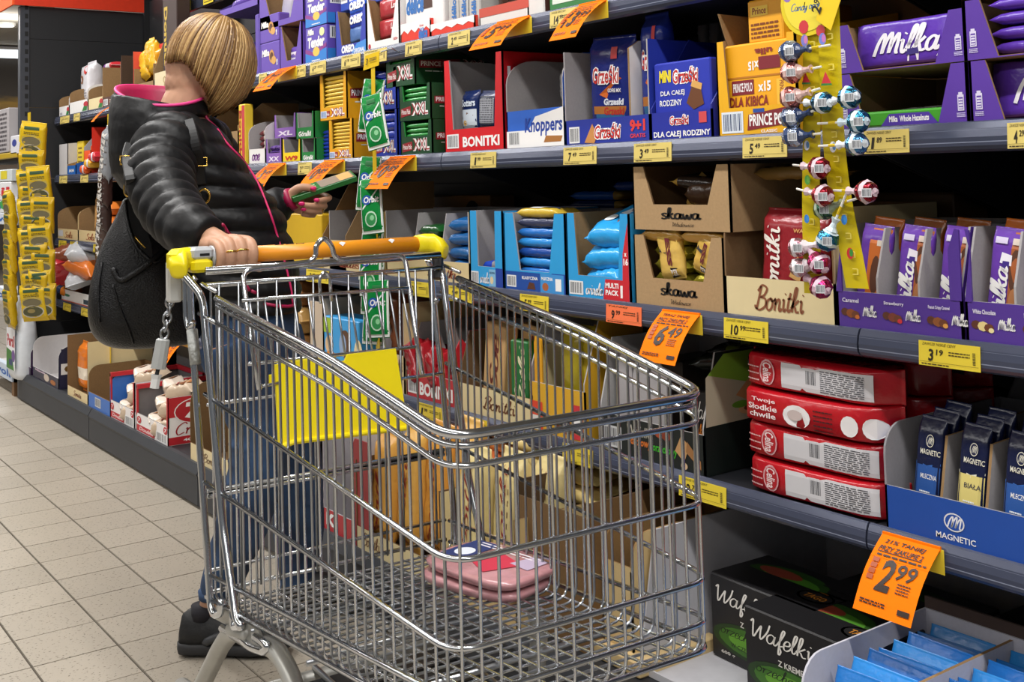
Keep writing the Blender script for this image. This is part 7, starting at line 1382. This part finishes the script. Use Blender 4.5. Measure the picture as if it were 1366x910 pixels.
# legs
AN, AF = wp(284, 812, -.01), wp(399, 795, -.25)
legN = [(wp(322, 450, .08), .10), (wp(345, 530, .09), .082), (wp(349, 600, .10), .060), (wp(329, 680, .07), .056), (wp(307, 745, .04), .045), (wp(288, 796, .0), .034), (AN, .034)]
legF = [(wp(346, 450, -.09), .10), (wp(375, 540, -.10), .082), (wp(394, 620, -.13), .060), (wp(398, 700, -.18), .056), (wp(399, 775, -.23), .036), (AF, .034)]
limb(b, legN, SKIN, 16); limb(b, legF, SKIN, 16)
SD = (E1 * .93 + EN * .30).normalized(); SP = Vector((-SD.y, SD.x, 0))
def foot_at(h, d):                          # bare foot inside the shoe, heel point h on the floor
    q = Vector((-d.y, d.x, 0)); limb(b, [(h + d * .04 + EZ * .05, .026), (h + d * .10 + EZ * .048, .026), (h + d * .17 + EZ * .040, .024), (h + d * .22 + EZ * .034, .018)], SKIN, 12)
HN = on_z(246, 869, 0.004); HFt = on_z(381, 812, 0.004)
foot_at(HN, SD); foot_at(HFt, SD); limb(b, [(AN, .032), (HN + SD * .050 + EZ * .06, .027)], SKIN, 12); limb(b, [(AF, .032), (HFt + SD * .050 + EZ * .06, .027)], SKIN, 12)
body = fix(solid(b, 'body', woman, .0032, 2))
# ---- face details
m = MB()
for s in (1, -1): m.ball(hp(.076, -.004, .030 * s), .0115, mat('#e9e4de', .2), 12, 8)
ey = fix(m.build('eyes', woman, True)); m = MB()
for s in (1, -1): m.ball(hp(.0855, -.006, .030 * s), .0045, mat('#3a2c22', .2), 10, 6)
fix(m.build('pupils', woman, True))
m = MB()
for s in (1, -1): m.tube(smooth_path([hp(.092, .020, .012 * s), hp(.092, .026, .030 * s), hp(.078, .020, .050 * s)], 4), .0028, mat('#8a6a42', .7), 6)
fix(m.build('eyebrows', woman, True))
m = MB(); m.tube(smooth_path([hp(.094, -.069, -.022), hp(.103, -.068, 0), hp(.094, -.069, .022)], 5), [.002] + [.0045] * 9 + [.002], mat('#a8505a', .4), 8); fix(m.build('lips', woman, True))
m = MB(); G = mat('#111114', .3)
for s in (1, -1): m.tube([hp(.112 - .010 * abs(math.cos(t)) , -.010 + .019 * math.sin(t), .034 * s + .025 * math.cos(t)) for t in [2 * math.pi * k / 20 for k in range(20)]], .0026, G, 6, closed=True); m.tube([hp(.100, -.004, .060 * s), hp(.04, .004, .078 * s), hp(-.01, .010, .082 * s), hp(-.022, -.012, .080 * s)], .0026, G, 6)
m.tube([hp(.110, -.008, -.010), hp(.114, -.004, 0), hp(.110, -.008, .010)], .0026, G, 6); fix(m.build('glasses', woman, True))
# ---- hair: combed locks over a cap
HB = [mat('#9c7848', .45, .0, .12, 120, .2), mat('#6f5030', .45, 0, .12, 120, .2), mat('#bd9a64', .42, 0, .12, 120, .2), mat('#86633a', .45, 0, .12, 120, .2)]
m = MB(); rnd = random.Random(3)
XF = (E1 * .93 - EZ * .30 + EN * .08).normalized(); XS = (EN - XF * EN.dot(XF)).normalized(); XU = XS.cross(XF).normalized()
if XU.z < 0: XU = -XU
XC = wp(279, 86, 0)
def hair_pt(phi, th_, k=1.0):
    c, s = math.cos(phi), math.sin(phi)
    return XC + XF * (.105 * k * math.sin(th_) * c) + XU * (.124 * k * math.cos(th_)) + XS * (.098 * k * math.sin(th_) * s)
def endth(phi):
    a = abs(math.degrees(math.atan2(math.sin(phi), math.cos(phi))))
    T = [(0, 100), (10, 118), (20, 142), (35, 151), (52, 142), (70, 125), (90, 112), (105, 101), (120, 97), (150, 102), (180, 106)]
    for (a0, t0), (a1, t1) in zip(T, T[1:]):
        if a0 <= a <= a1: return math.radians(t0 + (t1 - t0) * (a - a0) / (a1 - a0))
    return 1.8
rings = []
for i in range(13):
    rings.append([tuple(hair_pt(2 * math.pi * j / 40, max(.03, endth(2 * math.pi * j / 40) * .94 * i / 12), .93)) for j in range(40)])
m.loft(rings, HB[1], cap=False)
for i in range(900):
    phi = rnd.uniform(-math.pi, math.pi) if i > 420 else rnd.uniform(.1, math.pi); e = endth(phi) + rnd.uniform(-.06, .05); k = rnd.uniform(.955, 1.03)
    P = []; N = 11; sw = rnd.uniform(-.05, .05)
    for j in range(N):
        t = j / (N - 1); th_ = .10 + (e - .10) * t; kk = k * (1 + .05 * math.sin(min(t * 1.15, 1) * math.pi)) - .16 * max(0, t - .80)
        kk *= 1 + .15 * max(0, t - .55) / .45 * max(0, math.cos(phi)) ** .5; P.append(hair_pt(phi + sw * math.sin(t * 3) + .10 * t * math.sin(phi), th_, kk))
    m.tube(P, [.0022 + .0022 * math.sin(min(1, .25 + .9 * j / (N - 1)) * math.pi) for j in range(N)], HB[rnd.choice((0, 0, 1, 2, 2, 3))], 5)
fix(m.build('hair', woman, True))
# ---- jacket
j = MB()
TR = [(158, 246, 34, .095), (172, 246, 48, .150), (190, 251, 62, .178), (215, 261, 71, .178), (240, 272, 78, .172), (270, 287, 81, .166), (300, 300, 82, .166), (330, 312, 80, .168), (360, 322, 76, .170), (390, 330, 70, .172), (414, 333, 66, .172)]
def torso_ring(py, q=0.0):
    for a, b_ in zip(TR, TR[1:]):
        if a[0] <= py <= b_[0]:
            t = (py - a[0]) / (b_[0] - a[0]); cx, w_, h_ = (a[k] + (b_[k] - a[k]) * t for k in (1, 2, 3)); break
    c = wp(cx, py, 0); w_ = w_ / 527.0; f = 1 + q; out = []
    for k in range(40):
        t = 2 * math.pi * k / 40; ca, sa = math.cos(t), math.sin(t)
        out.append(tuple(c + E1 * (math.copysign(abs(ca) ** .85, ca) * w_ * f) + EN * (math.copysign(abs(sa) ** .85, sa) * h_ * f) + EZ * (.012 * ca * math.sin(py * .05) - .018 * ca)))
    return out
rings = []; py = 158.0
while py < 414:
    ph = abs(math.sin(math.pi * (py - 160) / 29.0)); rings.append(torso_ring(py, .15 * (ph ** .35 - .82))); py += 2.6
j.loft(rings, JACK)
slN = [(wp(246, 184, .06), .070), (wp(226, 198, .15), .084), (wp(214, 226, .22), .079), (wp(217, 252, .30), .073), (wp(227, 276, .37), .068), (wp(241, 295, .44), .062), (wp(258, 309, .52), .055), (WR.lerp(wp(258, 309, .52), .22), .044), (WR.lerp(wp(258, 309, .52), .02), .034)]
limb(j, slN, JACK, 28, 6, .26, .050)
slF = [(wp(262, 186, -.08), .07), (wp(274, 198, -.16), .078), (wp(300, 250, -.22), .072), (wp(324, 294, -.25), .066), (wp(350, 286, -.245), .058), (wp(374, 272, -.235), .048), (wp(387, 267, -.228), .037)]
limb(j, slF, JACK, 24, 6, .24, .046)
hood = [(262, 184, 6, .03), (250, 183, 20, .075), (232, 181, 30, .115), (205, 184, 36, .14), (178, 189, 41, .15), (155, 197, 48, .15), (138, 206, 54, .132)]
rings = []
for py, cx, w_, h_ in hood:
    c = wp(cx, py, -.01); rings.append([tuple(c + E1 * (w_ / 527 * math.cos(t)) + EN * (h_ * math.sin(t)) + EZ * (.022 * -math.cos(t) * (py < 200))) for t in [2 * math.pi * k / 32 for k in range(32)]])
j.loft(rings, JACK)
jacket = fix(solid(j, 'jacket', woman, .0050, 2, disp=(.003, .03)))
from mathutils.bvhtree import BVHTree
def bvh_of(o):
    me = o.data; return BVHTree.FromPolygons([v.co.copy() for v in me.vertices], [tuple(p.vertices) for p in me.polygons])
BJ = bvh_of(jacket)
def on_jacket(px, py, lift=.004):
    d = ray(px, py).normalized(); h = BJ.ray_cast(CAMO, d)
    if h[0] is None: return wp(px, py, .05)
    p = h[0] - d * lift; return p
# collar and hood rim, pink lining
def rimpt(t, k=1.0, lift=0.0):
    c = wp(216, 128, -.005); return c + E1 * (58 / 527 * k * math.cos(t)) + EN * (.128 * k * math.sin(t)) + EZ * (lift + .004 + .006 * math.cos(2 * t) - .008 * math.cos(t) - .032 * math.sin(t))
m = MB(); rr0 = [[tuple(rimpt(2 * math.pi * q / 40, k, l)) for q in range(40)] for k, l in ((1.02, -.030), (1.05, -.012), (1.0, .0))]
m.loft(rr0, JACK, cap=False); fix(m.build('hood_rim', jacket, True)).matrix_parent_inverse = Matrix()
m = MB(); rr0 = [[tuple(rimpt(2 * math.pi * q / 40, k, l)) for q in range(40)] for k, l in ((1.0, .0), (.93, .004), (.86, -.012), (.78, -.05), (.72, -.07))]
m.loft(rr0, PINK, cap=False); fix(m.build('pink_lining', jacket, True)).matrix_parent_inverse = Matrix()
m = MB(); m.tube([rimpt(2 * math.pi * q / 40, 1.0, .002) for q in range(40)], .0042, mat('#e8408a', .5), 6, closed=True); o = m.build('pink_piping', jacket, True)
m = MB(); cs = [wp(271, 132, .03), wp(273, 145, .035), wp(276, 158, .04), wp(288, 170, .04)]; m.tube(smooth_path(cs, 4), .0040, PINK, 6); m.build('collar_piping', jacket, True)
m = MB(); c0 = [(wp(262, 140, .03), .018), (wp(268, 155, .03), .020), (wp(280, 172, .03), .016)]; limb(m, [(wp(240, 150, .09), .018), (wp(262, 146, .055), .020), (wp(272, 150, .01), .018), (wp(266, 150, -.06), .018)], JACK, 12, 5); m.build('collar', jacket, True)
def surf_front(py, al): 
    R = torso_ring(py); n = len(R); k = al / (2 * math.pi) * n; i = int(k) % n; return Vector(R[i]).lerp(Vector(R[(i + 1) % n]), k - int(k))
zp = [on_jacket(x, y, .003) for x, y in ((290, 172), (302, 190), (318, 207), (332, 224), (345, 246), (355, 270), (363, 292), (369, 312), (375, 332), (382, 358), (388, 384), (391, 406))]
m = MB(); m.tube(smooth_path(zp, 4), .0028, mat('#e0306f', .45), 6); m.build('zip', jacket, True)
for k, P in enumerate((((297, 300), (303, 309), (308, 314)), ((325, 373), (329, 382), (333, 388)), ((335, 388), (342, 391)))):
    m = MB(); m.tube([on_jacket(*p, .004) for p in P], .0042, PINK, 6); m.build('pocket_zip', jacket, True)
m = MB(); m.tube([on_jacket(x, y, .004) for x, y in ((352, 405), (368, 408), (384, 409), (394, 407))], .004, mat('#a8124a', .5), 6); m.build('hem_lining', jacket, True)
m = MB(); d = (WRF - wp(374, 272, -.235)).normalized(); m.tube([WRF - d * .012, WRF + d * .004], [.034, .030], PINK, 16); m.build('pink_cuff', jacket, True)
# ---- jeans
jn = MB(); wr_ = lambda L, e: [(p, r + e) for p, r in L]
rings = []
for py, cx, w_, h_ in ((404, 332, 60, .155), (425, 333, 63, .165), (450, 334, 64, .170), (475, 338, 62, .165), (492, 342, 52, .13)):
    c = wp(cx, py, 0); rings.append([tuple(c + E1 * (w_ / 527 * math.cos(t)) + EN * (h_ * math.sin(t))) for t in [2 * math.pi * k / 32 for k in range(32)]])
jn.loft(rings, DENIM)
limb(jn, wr_(legN[:5], .011) + [(wp(291, 788, .0), .047)], DENIM, 20, 7); limb(jn, wr_(legF[:4], .011) + [(wp(399, 782, -.24), .050)], DENIM, 20, 7)
for (c, r, L_) in ((wp(345, 575, .1), .072, .02), (wp(338, 625, .09), .070, .02), (wp(392, 575, -.12), .074, .02), (wp(396, 650, -.15), .069, .02)):
    for q in range(3): jn.tube([c + EZ * (q * .022 - .02) + E1 * (.006 * q), c + EZ * (q * .022 - .032)], [r, r], DENIM, 20)
jeans = fix(solid(jn, 'jeans', woman, .0055, 2, disp=(.007, .06)))
for c, r in ((wp(291, 786, .0), .0485), (wp(399, 780, -.24), .0515)):
    m = MB(); m.tube([c, c - EZ * .018], [r, r * .97], DENIM, 20); m.build('hem_fold', jeans, True)
# ---- shoes
def shoe(h, d, nm):
    q = Vector((-d.y, d.x, 0)); P = lambda x, y, z: h + d * x + q * y + EZ * z; m = MB(); SO = mat('#2a2a2c', .6, 0, .1, 60); UP = mat('#121315', .55, 0, .1, 60, .2)
    sec = [(-.010, .014, .006), (-.002, .028, .0), (.022, .036, 0), (.07, .036, 0), (.13, .040, 0), (.18, .046, 0), (.22, .042, .002), (.25, .030, .008), (.266, .012, .016)]
    u = MB(); rings = []
    for (x, w_, z0), top in zip(sec, (.060, .092, .108, .102, .090, .074, .060, .050, .036)):
        rings.append([tuple(P(x, w_ * .97 * (1 - .42 * max(0, b_ - .3)) * a, .026 + (top - .026) * b_)) for a, b_ in ((-1, 0), (-1, .35), (-.9, .7), (-.55, .95), (0, 1), (.55, .95), (.9, .7), (1, .35), (1, 0))])
    u.loft(rings, UP); so = fix(u.build('shoe', woman, True))
    u = MB(); rings = []
    for x, w_, z0 in sec: rings.append([tuple(P(x * 1.02 - .002, a * (w_ + .003), z)) for a, z in ((-1, z0 + .006), (-.98, .022), (-.9, .029), (.9, .029), (.98, .022), (1, z0 + .006), (.7, z0), (-.7, z0))])
    u.loft(rings, SO); u.build('sole', so, True)
    for (x0, x1, z0, z1) in ((.06, .16, .034, .062),):
        for s in (1, -1): u = MB(); u.tube(smooth_path([P(x0, .040 * s, z0), P((x0 + x1) / 2, .043 * s, (z0 + z1) / 2 + .006), P(x1, .046 * s, z0 + .010)], 5), [.004] + [.010] * 9 + [.004], mat('#3a3b3e', .5), 8); u.build('side_panel', so, True)
    for k in range(5):
        x = .11 + k * .018; u = MB(); u.tube(smooth_path([P(x, -.022, .074 - k * .005), P(x + .008, 0, .086 - k * .005), P(x, .022, .074 - k * .005)], 4), .0025, mat('#2c2d30', .6), 6); u.build('lace', so, True)
    u = MB(); u.tube([P(.048, 0, .080), P(.049, 0, .112)], [.031, .030], mat('#1c1a22', .8), 16); u.build('sock', so, True)
shoe(HN, SD, 'near'); shoe(HFt, SD, 'far')
# ---- nails and rings
NAIL = mat('#d8216a', .2, 0, 0)
m = MB(); 
for (x, y, d, r) in ((418, 251.5, -.184, .0062), (422.5, 267, -.170, .0062), (402.5, 272, -.160, .0066), (405, 279.5, -.168, .0055)): 
    c = wp(x, y, d + .002); m = MB(); m.loft([[tuple(c + E1 * (1.35 * r * math.cos(t) * k) + EZ * (r * .95 * math.sin(t) * k) + EN * l) for t in [2 * math.pi * q / 14 for q in range(14)]] for k, l in ((1, -.003), (.9, .0022), (.5, .0036))], NAIL); m.build('nail', fix(body) and body, True)
GOLD = mat('#d0a850', .25, .9, .03)
for v, z in ((-.1615, .010), (-.184, .008)):
    m = MB(); c = cw(.0262, v, ZH + z); ax = Vector((0, 0, 1)); m.tube([c + CU * .0118 * math.cos(t) + CV * .0122 * math.sin(t) + EZ * (.003 * math.cos(t)) for t in [2 * math.pi * q / 18 for q in range(18)]], .0019, GOLD, 6, closed=True); m.build('ring', body, True)
c = wp(429, 279, -.212); m = MB(); m.tube([c + EN * .010 * math.cos(t) + EZ * .012 * math.sin(t) + E1 * .003 * math.cos(t) for t in [2 * math.pi * q / 16 for q in range(16)]], .0016, GOLD, 6, closed=True); m.build('ring', body, True)
# ---- the green chocolate bar in her hand
a_, b_ = wp(391, 268, -.188), wp(477, 239, -.200)
ax = (b_ - a_); LBAR = ax.length; ax.normalize(); wv = (-EN * .93 + EZ * .30 + E1 * .10); wv = (wv - ax * wv.dot(ax)).normalized(); nv = ax.cross(wv).normalized()
if nv.z < 0: nv = -nv
t = thing('chocolate_bar', 'green boxed chocolate bar held flat in the left hand of the woman', 'chocolate', a_)
t.matrix_world = Matrix(((ax.x, wv.x, nv.x, a_.x), (ax.y, wv.y, nv.y, a_.y), (ax.z, wv.z, nv.z, a_.z), (0, 0, 0, 1)))
m = MB(); m.bbox((0, 0, -.006), (LBAR, .075, .009), mat('#1f6a2a', .35, 0, .05), .0015); m.build('wrapper', t)
m = MB(); F = Face((0, 0, .009), (1, 0, 0), (0, 1, 0), LBAR, .075); F.rect(m, .45, .06, .97, .94, '#8a7a6a'); F.rect(m, .75, .1, .95, .9, '#c8a060'); F.rect(m, .0, .1, .4, .9, '#3a7a3a'); F.lines(m, .1, .2, .4, .8, 3, '#d8d0a8', .4, 3); m.build('printed_label', t)
# ---- black shoulder bag
bag = thing('handbag', 'black grained leather shoulder bag with gold rings hanging at her back', 'bag', wp(190, 455, .06))
BI = Matrix.Translation(-bag.location)
LEA = mat('#0c0c0e', .32, 0, .08, 260, .35); LEA.node_tree.nodes['Principled BSDF'].inputs['Specular IOR Level'].default_value = .35
LEAD = mat('#0b0b0c', .6, 0, .05, 100)
m = MB(); rings = []
for py, cx, w_, h_ in ((263, 172, 7, .012), (275, 175, 13, .025), (295, 178, 25, .045), (320, 180, 40, .068), (350, 183, 52, .088), (385, 186, 62, .10), (415, 190, 68, .104), (440, 197, 70, .096), (455, 203, 62, .08), (463, 207, 44, .05)):
    c = wp(cx, py, .06); rings.append([tuple(c + E1 * (w_ / 538 * math.copysign(abs(math.cos(t)) ** .9, math.cos(t))) + EN * (h_ * math.copysign(abs(math.sin(t)) ** .8, math.sin(t)) * (1 + .06 * math.sin(3 * t + py * .03)))) for t in [2 * math.pi * k / 36 for k in range(36)]])
m.loft(rings, LEA); bb = m.build('bag_body', bag, True); bb.matrix_parent_inverse = BI
sub = bb.modifiers.new('s', 'SUBSURF'); sub.levels = 2; sub.render_levels = 2
BB = BVHTree.FromPolygons([Vector(v) for v in m.v], m.f)
def on_bag(px, py, lift=.004):
    d = ray(px, py).normalized(); h = BB.ray_cast(CAMO, d); return (h[0] - d * lift) if h[0] else wp(px, py, .14)
m = MB(); P = [on_bag(x, y, .003) for x, y in ((170, 270), (172, 290), (177, 308), (184, 324), (194, 338), (204, 346), (202, 326), (194, 302), (184, 278))]; m.add(P, [(0, 1, 8), (1, 7, 8), (1, 2, 7), (2, 6, 7), (2, 3, 6), (3, 4, 6), (4, 5, 6)], LEAD); o = m.build('opening_shade', bag); o.matrix_parent_inverse = BI  # dark patch laid on the leather for the shaded inside of the bag
def onb(name, pts, r, mt, k=5, n=8):
    m = MB(); m.tube(smooth_path([on_bag(x, y, r * .4) for x, y in pts], k), r, mt, n); o = m.build(name, bag, True); o.matrix_parent_inverse = BI; return o
onb('rolled_edge', ((167, 268), (169, 290), (174, 310), (182, 328), (194, 342), (208, 350), (224, 336)), .0045, LEA)
onb('fold', ((150, 358), (160, 374), (176, 367), (200, 350), (224, 328)), .007, LEA); onb('seam', ((150, 380), (160, 410), (172, 440), (178, 458)), .0028, LEA); onb('seam', ((136, 350), (131, 390), (133, 430)), .0028, LEA)
onb('zip_pull', ((180, 316), (187, 324), (194, 331)), .0026, GOLD, 2, 6)
def strap(pts, w_, name='strap'):
    m = MB(); C = smooth_path(pts, 5); rings = []
    for i, p in enumerate(C):
        a = C[max(i - 1, 0)]; c = C[min(i + 1, len(C) - 1)]; tg = (c - a).normalized(); vd = (CAMO - p).normalized(); sd = tg.cross(vd).normalized(); nn = sd.cross(tg).normalized()
        rings.append([tuple(p + sd * a_ * w_ + nn * b_) for a_, b_ in ((-1, 0), (-.8, .003), (.8, .003), (1, 0), (.8, -.003), (-.8, -.003))])
    m.loft(rings, LEAD); o = m.build(name, bag, False); o.matrix_parent_inverse = BI; return o
strap([wp(172, 258, .06)] + [on_jacket(x, y, .004) for x, y in ((174, 242), (171, 225), (169, 208), (173, 192))], .011)
strap([on_jacket(x, y, .006) for x, y in ((252, 160), (257, 178), (262, 200), (266, 222), (269, 245))], .012)
for px, py, w_, h_ in ((172, 252, 6, 10), (272, 262, 7, 9)):
    c = (wp(px, py, .07) if px < 200 else on_jacket(px, py, .008)); m = MB(); m.tube([c + E1 * (w_ / 527 * math.cos(t)) + EZ * (h_ / 527 * math.sin(t)) + EN * .004 * math.cos(t) for t in [2 * math.pi * q / 20 for q in range(20)]], .0028, GOLD, 8, closed=True); o = m.build('gold_ring', bag, True); o.matrix_parent_inverse = BI
for px, py in ((269, 216), (168, 214)):
    c = on_jacket(px, py, .010); m = MB(); s_ = .012; m.tube([c + E1 * a_ + EZ * b_ for a_, b_ in ((-s_, -s_ * .8), (s_, -s_ * .8), (s_, s_ * .8), (-s_, s_ * .8))], .0024, GOLD, 6, closed=True); o = m.build('buckle', bag, True); o.matrix_parent_inverse = BI
